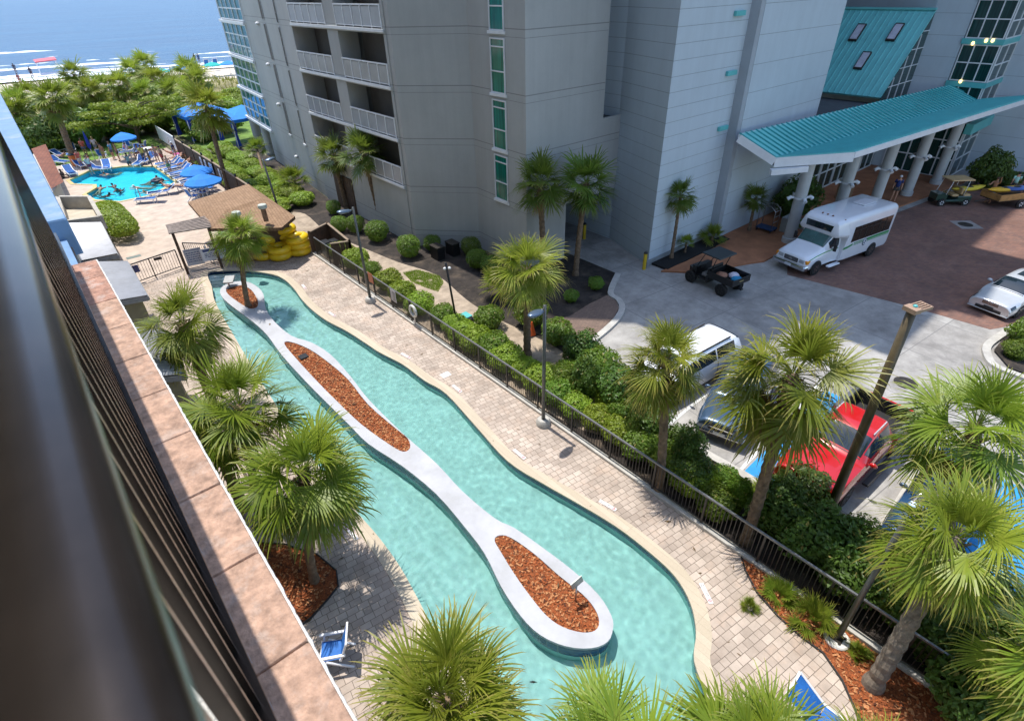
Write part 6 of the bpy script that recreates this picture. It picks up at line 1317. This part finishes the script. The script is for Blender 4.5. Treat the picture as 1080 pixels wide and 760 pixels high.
def kayak(lab, col, x, y, z, a):
    t = thing('kayak', lab, 'kayak', (x,y,z), a); mb = MB(); n=16; rows=[]
    for i in range(n+1):
        u=-1+2*i/n; w_=.34*(1-abs(u)**2.6)+.01; h=.14*(1-abs(u)**3)+.02; zc=.10*u*u; rows.append([(u*1.35, w_*math.cos(k*math.pi/5), zc+h*math.sin(k*math.pi/5)*(1 if k<=5 else 1)) for k in range(10)])
    m_=10; vs=[p for r_ in rows for p in r_]; mb.add(vs,[(k*m_+j,(k+1)*m_+j,(k+1)*m_+(j+1)%m_,k*m_+(j+1)%m_) for k in range(n) for j in range(m_)]+[tuple(range(m_-1,-1,-1)),tuple(n*m_+j for j in range(m_))]); mb.build('hull', flat('kayak_plastic',col,.4), t, 'auto', world=False); mb=MB(); mb.ell((0,0,.135),.4,.2,.03,14,5); mb.build('cockpit', m_plast, t, True, world=False)
kayak('yellow kayak lying on the wooden trailer', (.70,.40,.02), 50.0, 6.9, 1.05, R(152)); kayak('blue kayak lying on the wooden trailer beside the yellow one', (.05,.10,.30), 50.7, 6.4, 1.05, R(146)); kayak('yellow board strapped behind the golf cart seats', (.62,.48,.03), 48.75, 8.6, 1.0, R(150))
# luggage cart, litter bin, planters by the canopy
x, y = 33.9, 15.2; t = thing('luggage_cart', 'chrome luggage cart with blue deck beside the short palm', 'luggage cart', (x,y,.1)); mb = MB(); mb.bbox(x-.35,y-.55,.28,x+.35,y+.55,.36,.02); mb.build('deck', flat('navy_carpet',(.03,.06,.14),.9), t); mb = MB()
for dx in (-.33,.33): mb.tube([(x+dx,y-.5,.36),(x+dx,y-.5,1.5),(x+dx,y-.2,1.75),(x+dx,y+.2,1.75),(x+dx,y+.5,1.5),(x+dx,y+.5,.36)],.025,8)
for z in (.8,1.15,1.5): mb.tube([(x-.33,y-.5,z),(x+.33,y-.5,z)],.02,6)
mb.build('frame', m_steel, t, True); mb = MB()
for dx in (-.3,.3):
    for dy in (-.45,.45): mb.lathe([(.09,-.02),(.09,.02)],10,(x+dx,y+dy,.19),'y')
mb.build('caster', m_plast, t)
x, y = 43.6, 14.6; t = thing('litter_bin', 'brown litter bin with black domed lid between canopy columns', 'bin', (x,y,.1)); mb = MB(); mb.bbox(x-.42,y-.42,.1,x+.42,y+.42,1.15,.04); mb.build('body', flat('tan_brown_panel',(.22,.13,.07),.7), t); mb = MB(); mb.bbox(x-.47,y-.47,1.15,x+.47,y+.47,1.3,.05); mb.ell((x,y,1.3),.4,.4,.2,14,6); mb.build('lid', m_black, t, 'auto')
x, y = 36.0, 13.9; t = thing('planter_box', 'grey planter box beside the first canopy column', 'planter', (x,y,.1)); mb = MB(); mb.bbox(x-1.6,y+.3,.1,x+.3,y+.7,1.0,.03); mb.bbox(x-.35,y-.35,.1,x+.35,y+.29,.55,.03); mb.build('box', flat('grey_planter',(.34,.36,.36),.8), t)
# ------------------------------------------------------------------ people
SKIN = [flat('fair_skin',(.50,.27,.18),.6,0,.05,3), flat('tanned_skin',(.34,.17,.10),.6,0,.05,3), flat('dark_skin',(.12,.06,.04),.6,0,.05,3)]
HAIR = [flat('brown_hair',(.06,.03,.015),.7), flat('black_hair',(.012,.01,.009),.7), flat('blond_hair',(.36,.24,.10),.7), flat('white_cap',(.7,.7,.7),.7)]
CL = {}
def cloth(c):
    if c not in CL: CL[c] = flat('fabric_%d' % len(CL), c, .85, 0, .1, 8); CL[c].name = 'dyed_fabric'
    return CL[c]
def pose_joints(pose):
    J = {'pel':(0,0,.92),'spi':(0,0,1.10),'che':(.0,0,1.30),'nec':(0,0,1.45),'hed':(.015,0,1.58),'top':(.01,0,1.68)}
    for s_, g in (('l',1),('r',-1)):
        J['sh'+s_]=(0,.17*g,1.38); J['el'+s_]=(-.03,.23*g,1.12); J['wr'+s_]=(.06,.24*g,.90); J['ha'+s_]=(.09,.24*g,.80)
        J['hi'+s_]=(0,.09*g,.88); J['kn'+s_]=(.03,.10*g,.49); J['an'+s_]=(-.02,.11*g,.08); J['to'+s_]=(.13,.13*g,.03)
    if pose == 'walk':
        J.update(knl=(.18,.09,.52),anl=(.12,.10,.12),tol=(.26,.11,.06),knr=(-.05,-.09,.48),anr=(-.28,-.10,.12),tor=(-.16,-.11,.03),ell=(-.14,.22,1.14),wrl=(-.08,.23,.92),elr=(.1,-.22,1.14),wrr=(.28,-.2,1.02),harl=(0,0,0))
        J.pop('harl'); J['hal']=(-.05,.23,.82); J['har']=(.36,-.2,.98)
    if pose == 'reach':
        J.update(ell=(.16,.24,1.52),wrl=(.30,.26,1.74),hal=(.34,.26,1.82),elr=(.2,-.22,1.2),wrr=(.4,-.2,1.25),har=(.48,-.2,1.28),knl=(.1,.1,.5),knr=(-.04,-.1,.5))
    if pose == 'sit':
        for k in list(J): x,y,z = J[k]; J[k] = (x-.05*(z-.92) if z > .9 else x, y, z-.47)
        for s_, g in (('l',1),('r',-1)): J['hi'+s_]=(.02,.09*g,.43); J['kn'+s_]=(.44,.12*g,.48); J['an'+s_]=(.46,.12*g,.08); J['to'+s_]=(.60,.13*g,.03); J['el'+s_]=(.02,.24*g,.68); J['wr'+s_]=(.24,.2*g,.60); J['ha'+s_]=(.33,.18*g,.57)
    if pose == 'recline':
        J = {'pel':(0,0,.14),'spi':(-.17,0,.22),'che':(-.33,0,.36),'nec':(-.45,0,.46),'hed':(-.54,0,.56),'top':(-.60,0,.63)}
        for s_, g in (('l',1),('r',-1)): J['sh'+s_]=(-.40,.17*g,.42); J['el'+s_]=(-.18,.26*g,.27); J['wr'+s_]=(.05,.25*g,.20); J['ha'+s_]=(.13,.24*g,.18); J['hi'+s_]=(.05,.09*g,.13); J['kn'+s_]=(.45,.11*g,.24); J['an'+s_]=(.86,.11*g,.12); J['to'+s_]=(.93,.12*g,.22)
    if pose == 'swim':
        J = {'pel':(-.4,0,-.12),'spi':(-.2,0,-.09),'che':(-.02,0,-.02),'nec':(.12,0,.06),'hed':(.22,0,.15),'top':(.25,0,.24)}
        for s_, g in (('l',1),('r',-1)): J['sh'+s_]=(.05,.17*g,.02); J['el'+s_]=(.26,.30*g,.0); J['wr'+s_]=(.48,.24*g,.02); J['ha'+s_]=(.57,.22*g,.03); J['hi'+s_]=(-.45,.09*g,-.14); J['kn'+s_]=(-.85,.13*g,-.22); J['an'+s_]=(-1.2,.14*g,-.16); J['to'+s_]=(-1.34,.14*g,-.18)
    return J
RAD = {'pel':.115,'spi':.105,'che':.125,'nec':.052,'hed':.088,'top':.055,'sh':.062,'el':.043,'wr':.030,'ha':.034,'hi':.092,'kn':.058,'an':.040,'to':.034}
PC = {}
def bodymesh(pose):
    if pose in PC: return PC[pose]
    J = pose_joints(pose); ks = list(J); idx = {k: i for i, k in enumerate(ks)}; ed = [('pel','spi'),('spi','che'),('che','nec'),('nec','hed'),('hed','top')]
    for s_ in 'lr': ed += [('che','sh'+s_),('sh'+s_,'el'+s_),('el'+s_,'wr'+s_),('wr'+s_,'ha'+s_),('pel','hi'+s_),('hi'+s_,'kn'+s_),('kn'+s_,'an'+s_),('an'+s_,'to'+s_)]
    me = bpy.data.meshes.new('b'); me.from_pydata([J[k] for k in ks], [(idx[a], idx[b]) for a, b in ed], []); o = bpy.data.objects.new('b', me); COL.objects.link(o)
    o.modifiers.new('s', 'SKIN'); sv = me.skin_vertices[0].data
    for k, i in idx.items(): r = RAD.get(k, RAD.get(k[:2])); sv[i].radius = (r, r*.8 if k in ('spi','pel') else r); sv[i].use_root = (k == 'pel')
    sb = o.modifiers.new('d', 'SUBSURF'); sb.levels = 1; sb.render_levels = 1
    dg = bpy.context.evaluated_depsgraph_get(); m2 = bpy.data.meshes.new_from_object(o.evaluated_get(dg)); m2.polygons.foreach_set('use_smooth', [True]*len(m2.polygons))
    bpy.data.objects.remove(o); bpy.data.meshes.remove(me); PC[pose] = (m2, J); return PC[pose]
def person(label, loc, rz, pose='stand', skin=0, top=None, bottom=(.1,.1,.3), hair=0, s=1.0, group=None, long=False):
    t = thing('person', label, 'person', loc, rz, group); me, J = bodymesh(pose); me = me.copy(); me.materials.clear(); me.materials.append(SKIN[skin])
    o = bpy.data.objects.new('body', me); COL.objects.link(o); o.parent = t; t.scale = (s,)*3; V = {k: Vector(v) for k, v in J.items()}
    mb = MB(); h = V['hed']; ax = (V['top']-V['nec']).normalized(); mb.ell((0,0,0), .098,.092,.085, 12, 7); mb.xf(Matrix.Translation(h+ax*.055-Vector((.018,0,0)))); 
    if hair == 3: mb.ell(tuple(h+ax*.04+Vector((.10,0,0))), .07,.07,.012, 10, 4)
    elif long: mb.ell(tuple(h-ax*.06-Vector((.05,0,0))), .05,.08,.13, 10, 6)
    mb.build('cap' if hair == 3 else 'hair', HAIR[hair], t, True, world=False)
    if pose != 'swim':
        mb = MB()
        for g in 'lr': q = V['hi'+g].lerp(V['kn'+g], .45); mb.tube([V['hi'+g]*.6+V['pel']*.4, V['hi'+g], q], [.10,.108,.096], 10)
        mb.tube([V['pel'].lerp(V['hil'],.3)*.5+V['pel'].lerp(V['hir'],.3)*.5, V['pel'].lerp(V['spi'],.45)], [.14,.128], 12); mb.build('shorts', cloth(bottom), t, True, world=False)
    if top:
        mb = MB(); mb.tube([V['pel'].lerp(V['spi'],.25), V['spi'], V['che'], V['che'].lerp(V['nec'],.6)], [.135,.130,.150,.085], 12)
        for g in 'lr': mb.tube([V['sh'+g].lerp(V['che'],.4), V['sh'+g], V['sh'+g].lerp(V['el'+g],.6)], [.085,.076,.062], 10)
        mb.build('shirt', cloth(top), t, True, world=False)
    return t
def P0(px, py, z=0.0): return tuple(G(px, py, z))
person('man in navy shirt and white cap standing behind the shuttle bus', P0(941,212,.1), R(200), 'stand', 0, (.02,.04,.16), (.10,.09,.08), 3, 1.06)
person('tanned person in blue shorts reaching up beside the kayak trailer', P0(1041,214,.02), R(170), 'reach', 1, None, (.10,.28,.55), 0, 1.05)
person('person in pale green tank top walking behind the kayak trailer', P0(1064,207,.02), R(20), 'walk', 0, (.35,.60,.50), (.05,.05,.06), 1, 1.0)
person('tanned person at the far right edge behind the kayaks', P0(1076,208,.02), R(190), 'stand', 1, (.03,.03,.04), (.04,.04,.05), 2, .95)
ppl = [((127,170),'stand',1,None,(.03,.03,.04),0,180,'tanned man in black shorts standing beside the white sun chairs'),((168,173),'stand',0,None,(.3,.2,.3),0,90,'fair swimmer standing left of the couple at the pool corner'),((174,174),'stand',1,None,(.5,.03,.03),1,200,'man in red trunks of the couple at the pool corner'),((187,169),'walk',0,(.03,.04,.12),(.5,.5,.55),3,150,'person in navy top and white cap by the wooden fence'),((92,165),'stand',1,(.5,.1,.08),(.1,.1,.2),0,60,'person in red top behind the closed blue umbrella'),((104,163),'walk',0,(.62,.5,.55),(.2,.2,.25),2,230,'person in pale pink top right of the closed umbrella'),((88,178),'stand',0,(.5,.12,.1),(.5,.5,.5),1,120,'person in red shirt at the crowded far pool tables'),((140,181),'reach',2,(.25,.3,.3),(.1,.1,.12),1,270,'person climbing out at the far edge of the blue pool'),((184,160),'stand',1,None,(.2,.1,.05),2,210,'tanned person farthest along the lounger row')]
for px, po, sk, tp_, bt, hr, az_, lab in ppl: person(lab, P0(px[0], px[1], -.55 if po == 'reach' else 0), R(az_), po, sk, tp_, bt, hr, 1.02)
for px, sk, hr, az_, lab in (((113,184),0,0,200,'swimmer nearest the far edge of the pool'),((163,189),1,1,20,'swimmer with dark float at the right of the pool'),((170,192),1,1,320,'swimmer at the right end of the pool beside the float'),((120,197),2,1,100,'swimmer in the middle of the pool, left of a close companion'),((125,201),2,1,250,'swimmer in the middle of the pool, right of a close companion'),((106,199),1,1,60,'swimmer near the notch of the pool edge'),((114,206),2,1,300,'dark-haired swimmer nearest the clipped hedge'),((145,198),0,3,170,'swimmer splashing by the dark pool rail'),((155,203),0,2,210,'pale swimmer lying in the water near the steps')):
    person(lab, P0(px[0],px[1],-.12), R(az_), 'swim', sk, None, (.1,.1,.2), hr, 1.02)
x, y, _ = G(163,189); tag(MB().torus((x+.1,y-.3,-.06),.38,.13,20,8).build('swim_ring', flat('dark_ring',(.03,.03,.05),.4), None, True), 'dark swim ring floating at the right of the pool', 'swim ring')
person('dark-haired person sitting on the left pool edge by the shingle roof', P0(70,193,-.42), R(-30), 'sit', 2, (.08,.05,.05), (.05,.05,.06), 1, 1.0)
for px, sk, lab, bt in (((18,78),2,'beachgoer in dark clothes at the waterline left of the pink canopy',(.05,.05,.08)),((35,82),2,'beachgoer with board standing right of another by the surf',(.05,.04,.06)),((23,90),1,'beachgoer walking on the sand at far left',(.3,.1,.1)),((192,69),1,'beachgoer beside the blue beach umbrella',(.05,.05,.1)),((207,67),2,'left one of two beachgoers above the yellow umbrella',(.04,.04,.05)),((211,67),1,'right one of two beachgoers above the yellow umbrella',(.04,.1,.2))):
    person(lab, P0(px[0],px[1],-.5), R(100), 'stand', sk, bt, bt, 1, 1.2)
# ------------------------------------------------------------------ pool and beach furniture
m_sling = flat('royal_blue_sling', (.018,.15,.50), .7, 0, .12, 6); m_umb = flat('bright_blue_canvas', (.015,.20,.66), .8, 0, .08, 3); m_fr = flat('white_plastic_frame', (.74,.74,.76), .4, 0, .04, 6)
def lounger0():
    t = thing('sun_lounger', '', 'sun lounger', (0,0,0)); mb = MB()
    for s_ in (1,-1): mb.beam((-.05,.31*s_,.32),(1.35,.31*s_,.30),.05,.06); mb.beam((-.05,.31*s_,.32),(-.62,.31*s_,.72),.05,.05)
    mb.beam((1.35,-.31,.30),(1.35,.31,.30),.05,.06); mb.beam((-.62,-.31,.72),(-.62,.31,.72),.05,.05); mb.build('frame', m_fr, t, world=False)
    for x in (.05,1.2):
        for s_ in (1,-1): mb = MB(); mb.beam((x,.29*s_,.0),(x,.29*s_,.29),.05,.05,up=(0,1,0)); mb.build('leg', m_fr, t, world=False)
    mb = MB(); n = 8; mb.add([(-.03+1.36*i/n, s_*.285, .335-.03*math.sin(math.pi*i/n)) for i in range(n+1) for s_ in (1,-1)], [q for i in range(n) for q in ((2*i,2*i+1,2*i+3,2*i+2),(2*i+2,2*i+3,2*i+1,2*i))]); mb.build('seat', m_sling, t, True, world=False)
    mb = MB(); mb.add([(-.05,-.285,.335),(-.05,.285,.335),(-.60,.285,.72),(-.60,-.285,.72)],[(0,1,2,3),(3,2,1,0)]); mb.build('backrest', m_sling, t, world=False); return t
LG = lounger0(); first = [True]
def lounger(lab, x, y, rz, s=1.0, group=None):
    if first[0]: first[0] = False; LG.location = (x,y,0); LG.rotation_euler = (0,0,rz); LG['label'] = lab; LG.scale = (s,)*3; (group and LG.__setitem__('group', group)); return LG
    c = copy_tree(LG, (x,y,0), rz, lab, s, group)
    if not group and 'group' in c: del c['group']
    return c
yy = 61.5
for i in range(12): lounger(ORD[i]+' blue sling lounger in the row along the wooden fence, counting from the beach end', 10.0+.02*i, yy-i*1.02, R(186+8*((i*7)%5-2)), 1.05, 'blue loungers along the wooden fence')
for i, (px, az_) in enumerate((((165,213),150),((178,205),165),((190,202),20))): lounger(('nearest','second','third')[i]+' blue lounger at the near corner of the pool', *XY(*px), R(az_), 1.05, 'blue loungers at the near pool corner')
for i, (px, az_) in enumerate((((58,160),-60),((64,166),-50),((52,172),-70),((77,160),-95),((85,176),-80),((100,180),-60),((75,184),-85))): lounger(ORD[i]+' blue and white lounger on the lawn beyond the pool, counting from the left', *XY(*px), R(az_), 1.05, 'loungers on the pool lawn')
def chair(lab, x, y, rz, s=1.0, group=None, z=0):
    t = thing('armchair', lab, 'chair', (x,y,z), rz, group); t.scale = (s,)*3
    MB().add([(-.22,-.24,.40),(-.22,.24,.40),(.26,.24,.43),(.26,-.24,.43),(-.22,-.24,.38),(-.22,.24,.38),(.26,.24,.41),(.26,-.24,.41)],[(3,2,1,0),(4,5,6,7),(0,1,5,4),(1,2,6,5),(2,3,7,6),(3,0,4,7)]).build('seat', m_sling, t, world=False)
    MB().beam((-.22,0,.42),(-.42,0,.98),.50,.025,up=(1,0,.3)).build('backrest', m_sling, t, world=False)
    for s_ in (1,-1):
        MB().bbox(-.36,s_*.30-.035,.61,.30,s_*.30+.035,.65,.015).build('armrest', m_fr, t, world=False)
        mb = MB(); mb.beam((.30,s_*.28,.0),(.18,s_*.28,.61),.045,.045,up=(0,1,0)); mb.beam((-.45,s_*.28,.0),(.12,s_*.28,.42),.045,.045,up=(0,1,0)); mb.beam((-.20,s_*.27,.36),(-.44,s_*.27,1.0),.045,.045,up=(0,1,0)); mb.build('leg', m_fr, t, world=False)
    mb = MB(); mb.beam((.26,-.28,.40),(.26,.28,.40),.04,.04); mb.beam((-.44,-.28,1.0),(-.44,.28,1.0),.04,.04); mb.beam((-.2,-.28,.38),(-.2,.28,.38),.04,.04); mb.build('frame', m_fr, t, world=False); return t
chair('blue sling armchair with white frame in palm shade by the pinkish ledge', 1.0, 8.25, R(150), 1.0)
for i, (px, az_) in enumerate((((131,165),200),((110,168),60),((146,164),-120),((137,158),-80),((215,208),210),((206,212),20),((222,203),190),((152,160),150))): chair(('left far','second far','table-side far','rear far','near umbrella','foremost umbrella','fence-side umbrella','right far')[i]+' blue chair at the pool tables', *XY(*px), R(az_), 1.05, 'blue chairs at the pool tables')
t = lounger('long blue lounger at bottom right on the pavers by the red mulch', 8.32, .45, R(-92), 1.15)
q = Vector((8.32,.45,0)); t.location = (8.25,-.05,0); t.rotation_euler = (0,0,R(-87))
def umbrella(lab, x, y, z0, h, r, mat, group=None, closed=False, n=8, cat='umbrella'):
    t = thing('umbrella', lab, cat, (x,y,z0), random.uniform(0,1), group); mb = MB(); mb.tube([(0,0,0),(0,0,h)],.025,8); mb.build('pole', m_fr, t, True, world=False)
    if closed: mb = MB(); mb.lathe([(.05,h*.42),(.17,h*.5),(.12,h*.8),(.03,h+.05)],10); mb.build('canopy', mat, t, 'auto', world=False); return t
    mb = MB(); v = [(0,0,h+.12)]; f = []
    for k in range(2*n):
        a = math.pi*k/n; e = 1 if k % 2 == 0 else .965
        v += [(r*.55*e*math.cos(a), r*.55*e*math.sin(a), h-.12-(.02 if k%2 else 0)), (r*e*math.cos(a), r*e*math.sin(a), h-.42-(.03 if k%2 else 0)), (r*e*.99*math.cos(a), r*e*.99*math.sin(a), h-.56)]
    m_ = 2*n
    for k in range(m_):
        a = 1+3*k; b = 1+3*((k+1)%m_); f += [(0,a,b),(a,a+1,b+1,b),(a+1,a+2,b+2,b+1)]
    mb.add(v, f); mb.build('canopy', mat, t, world=False); mb = MB()
    for k in range(n): a = 2*math.pi*k/n; mb.tube([(0,0,h+.10),(r*.97*math.cos(a),r*.97*math.sin(a),h-.44)],.012,4)
    mb.lathe([(.5,h*.3),(.5,h*.3+.03)],16) if cat == 'umbrella' and r > 1.4 and z0 > -.1 else None
    mb.build('rib', m_fr, t, world=False); mb = MB(); mb.lathe([(.25,0),(.22,.08),(.06,.1)],14); mb.build('base', m_kerb, t, world=False); return t
for px, r, lab in (((206,178),1.2,'open bright blue umbrella in the lounger row, farther of the near pair'),((213,188),1.3,'open bright blue umbrella over chairs, nearest the bar hut roof'),((129,143),1.15,'open bright blue umbrella on the lawn beyond the pool')):
    g = G(*px, 2.2); umbrella(lab, g.x, g.y, 0, 2.4, r, m_umb, 'open blue pool umbrellas')
umbrella('closed dark blue umbrella among the people on the lawn', *XY(101,170), 0, 2.7, .3, flat('dark_blue_canvas',(.015,.04,.30),.8), closed=True)
for px, c, lab in (((168,73),(.0,.36,.33),'teal beach umbrella left of two blue ones'),((187,70),(.02,.20,.55),'blue beach umbrella between teal and yellow ones'),((205,69),(.68,.46,.04),'yellow beach umbrella on the sand right of centre'),((223,66.5),(.0,.38,.34),'teal beach umbrella with two dark chairs'),((240,65),(.02,.22,.60),'blue beach umbrella nearest the grey hotel'),((125,77),(.0,.34,.50),'teal-blue beach umbrella behind the grove palms'),((150,75),(.65,.42,.04),'yellow beach umbrella behind the grove palms')):
    g = G(px[0], px[1], 1.9); umbrella(lab, g.x, g.y, -.35, 2.3, 1.75, flat('beach_canvas',c,.8), 'beach umbrellas on the sand')
g = G(223,71,-.2)
for i, dx in enumerate((-.9,.9)): chair(('left','right')[i]+' dark chair under the teal beach umbrella', g.x+dx, g.y, R(90), 1.7, None, -.3)
t = thing('beach_canopy', 'pink flat beach canopy standing at the surf line', 'canopy', tuple(G(53,76,-.6))); bx = t.location; mb = MB(); mb.add([(bx.x-2,bx.y-1.2,1.6),(bx.x+2,bx.y-1.2,1.8),(bx.x+2,bx.y+1.6,2.1),(bx.x-2,bx.y+1.6,1.9),(bx.x-2,bx.y-1.2,1.4),(bx.x+2,bx.y-1.2,1.6)],[(0,1,2,3),(4,5,1,0)]); mb.build('canopy', flat('pink_canvas',(.62,.14,.17),.8), t)
for dx in (-1.8,1.8):
    for dy in (-1,1.4): mb = MB(); mb.tube([(bx.x+dx,bx.y+dy,-.9),(bx.x+dx,bx.y+dy,1.75)],.06,6); mb.build('pole', m_fr, t)
def tent(lab, x, y, w_, h, grp=None):
    t = thing('canopy_tent', lab, 'tent', (x,y,0), R(5)); mb = MB(); k = w_/2
    mb.add([(-k,-k,h),(k,-k,h),(k,k,h),(-k,k,h),(0,0,h+.9),(-k,-k,h-.3),(k,-k,h-.3),(k,k,h-.3),(-k,k,h-.3)],[(0,1,4),(1,2,4),(2,3,4),(3,0,4),(5,6,1,0),(6,7,2,1),(7,8,3,2),(8,5,0,3)]); mb.build('canopy', m_umb, t, world=False)
    for a in (-1,1):
        for b in (-1,1): mb = MB(); mb.tube([(a*k*.97,b*k*.97,0),(a*k*.97,b*k*.97,h)],.05,6); mb.build('pole', m_fr, t, world=False); mb = MB(); mb.lathe([(.26,.2),(.14,1.3),(.28,h-.3)],10,(a*k*.9,b*k*.9,0)); mb.build('curtain', flat('navy_curtain',(.015,.05,.36),.85), t, world=False)
    return t
tent('blue canopy tent with tied curtains under the grey hotel corner', 18.9, 66.0, 4.8, 2.7); tent('blue canopy tent farther behind the first one, toward the lawn', 16.2, 72.2, 4.8, 2.6)
x, y = XY(79,173); t = thing('bin', 'orange bin at the foot of the thick pool palm', 'bin', (x+.1,y-.9,0)); MB().lathe([(.36,0),(.42,.95),(.40,1.0)],16).build('body', flat('orange_bin',(.66,.16,.02),.5), t, 'auto', world=False); MB().lathe([(.43,1.0),(.40,1.08),(.1,1.12)],16).build('lid', m_black, t, 'auto', world=False)
for i, (px, c) in enumerate((((196,166),(.62,.12,.32)),)):
    x, y = XY(*px); t = thing('float_mat', 'pink float mat lying among the loungers by the wooden fence', 'float', (x,y,.36)); mb = MB()
    for k in range(5): mb.tube([(-.9,-.3+.15*k,.06),(.9,-.3+.15*k,.06)],.075,8)
    mb.build('mat', flat('pink_vinyl',c,.4), t, True, world=False)
x, y, _ = G(148,209); t = thing('handrail', 'dark bent handrail at the near edge of the pool', 'handrail', (x,y,0)); mb = MB(); mb.tube([(x,y-.5,0),(x,y-.5,.8),(x-.05,y+.3,.75),(x-.1,y+.9,.1),(x-.1,y+1.0,-.4)],.04,8); mb.build('rail', m_steel, t, True)
for px, sk, lab, az_ in (((195,163),0,'sunbather reclining on the pink float mat',150),((203,171),1,'sunbather reclining in the lounger row behind the blue umbrellas',190),((182,203),0,'sunbather lying on a lounger at the near pool corner',165),((160,162),1,'sunbather sitting low at the far pool tables',200),((182,166),0,'sunbather in the lounger row nearest the couple',190)):
    x, y = XY(*px); person(lab, (x,y,.28), R(az_+180), 'recline', sk, None, (.3,.05,.1), 0, 1.0)
for px, lab in (((139,167),'round white table at the left of the far pool tables'),((157,164),'round white table at the right of the far pool tables'),((213,205),'round white table under the nearest blue umbrella')):
    x, y = XY(*px); t = thing('pool_table', lab, 'table', (x,y,0)); MB().lathe([(.5,.68),(.52,.71),(.5,.73)],20).build('table_top', m_fr, t, 'auto', world=False); MB().lathe([(.25,0),(.05,.06),(.05,.68)],12).build('leg', m_fr, t, 'auto', world=False)

for px, sk, lab, az_, po, tp_ in (((68,170),0,'sunbather on the lawn loungers nearest the thick palm',120,'recline',None),((57,163),1,'sunbather on the leftmost lawn lounger',120,'recline',None),((148,166),1,'seated person in white top at the far pool tables',220,'sit',(.6,.6,.6)),((136,164),0,'seated person in pink top at the far pool tables',40,'sit',(.55,.2,.25)),((198,177),1,'sunbather midway down the lounger row by the fence',190,'recline',None),((191,170),0,'fair sunbather near the pool end of the lounger row',190,'recline',None),((219,206),1,'seated person in dark top under the nearest blue umbrella',200,'sit',(.05,.05,.08)),((96,176),0,'seated person in red top beside the thick palm',200,'sit',(.5,.08,.06))):
    x, y = XY(*px); person(lab, (x,y,.3 if po == 'recline' else .0), R(az_), po, sk, tp_, (.08,.1,.3), 0, 1.0)
for i, (px, az_) in enumerate((((62,173),-60),((70,158),-80),((114,178),-100),((150,173),-120),((160,170),-130))): lounger(('second row left','second row rear','pool edge left','pool edge middle','pool edge right')[i]+' lounger with blue sling at the far side of the pool', *XY(*px), R(az_), 1.05, 'blue loungers at the far pool edge')

for px, po, sk, tp_, bt, hr, az_, lab in (((112,170),'stand',1,None,(.4,.35,.1),1,220,'man in tan trunks left of the lawn umbrella'),((121,168),'stand',0,(.1,.3,.5),(.1,.1,.15),0,140,'person in blue top under the lawn umbrella'),((154,172),'walk',1,(.5,.45,.1),(.1,.1,.1),1,270,'person in yellow top walking at the far pool edge'),((181,184),'walk',0,None,(.1,.3,.15),2,250,'boy in green trunks by the right pool corner'),((98,184),'stand',0,(.6,.6,.6),(.3,.05,.1),0,300,'child in white top at the left pool edge'),((161,176),'stand',2,None,(.5,.2,.05),1,180,'man in orange trunks at the far right pool edge')):
    person(lab, P0(*px), R(az_), po, sk, tp_, bt, hr, .98)
mb = MB(); rr = random.Random(44)
for _ in range(420):
    x, y = rr.uniform(.3, 10.8), rr.uniform(-2, 34)
    d = min((Vector((x, y))-Vector(c)).length for c in ((1.6,10.6),(10.6,4),(1.6,16),(9.6,0),(5.5,27),(10.7,30)))
    if d > 2.6 and rr.random() < .8: continue
    z = -.55 if inside((x, y), RIV) else .008
    if inside((x, y), ISL): z = ZI+.004
    if z < 0 and rr.random() < .75: continue
    a = rr.uniform(0, 6.28); l = rr.uniform(.04, .13); w_ = l*rr.uniform(.12, .4); ca, sa = math.cos(a), math.sin(a)
    mb.add([(x-ca*l,y-sa*l,z),(x-sa*w_,y+ca*w_,z+.004),(x+ca*l,y+sa*l,z+.006),(x+sa*w_,y-ca*w_,z+.004)], [(0,1,2,3)], 0, rr.random(), 0)
tag(mb.build('fallen_leaves', flat('fallen_leaf_litter', (.14,.09,.04), .8, 0, .4, 9)), kind='stuff')
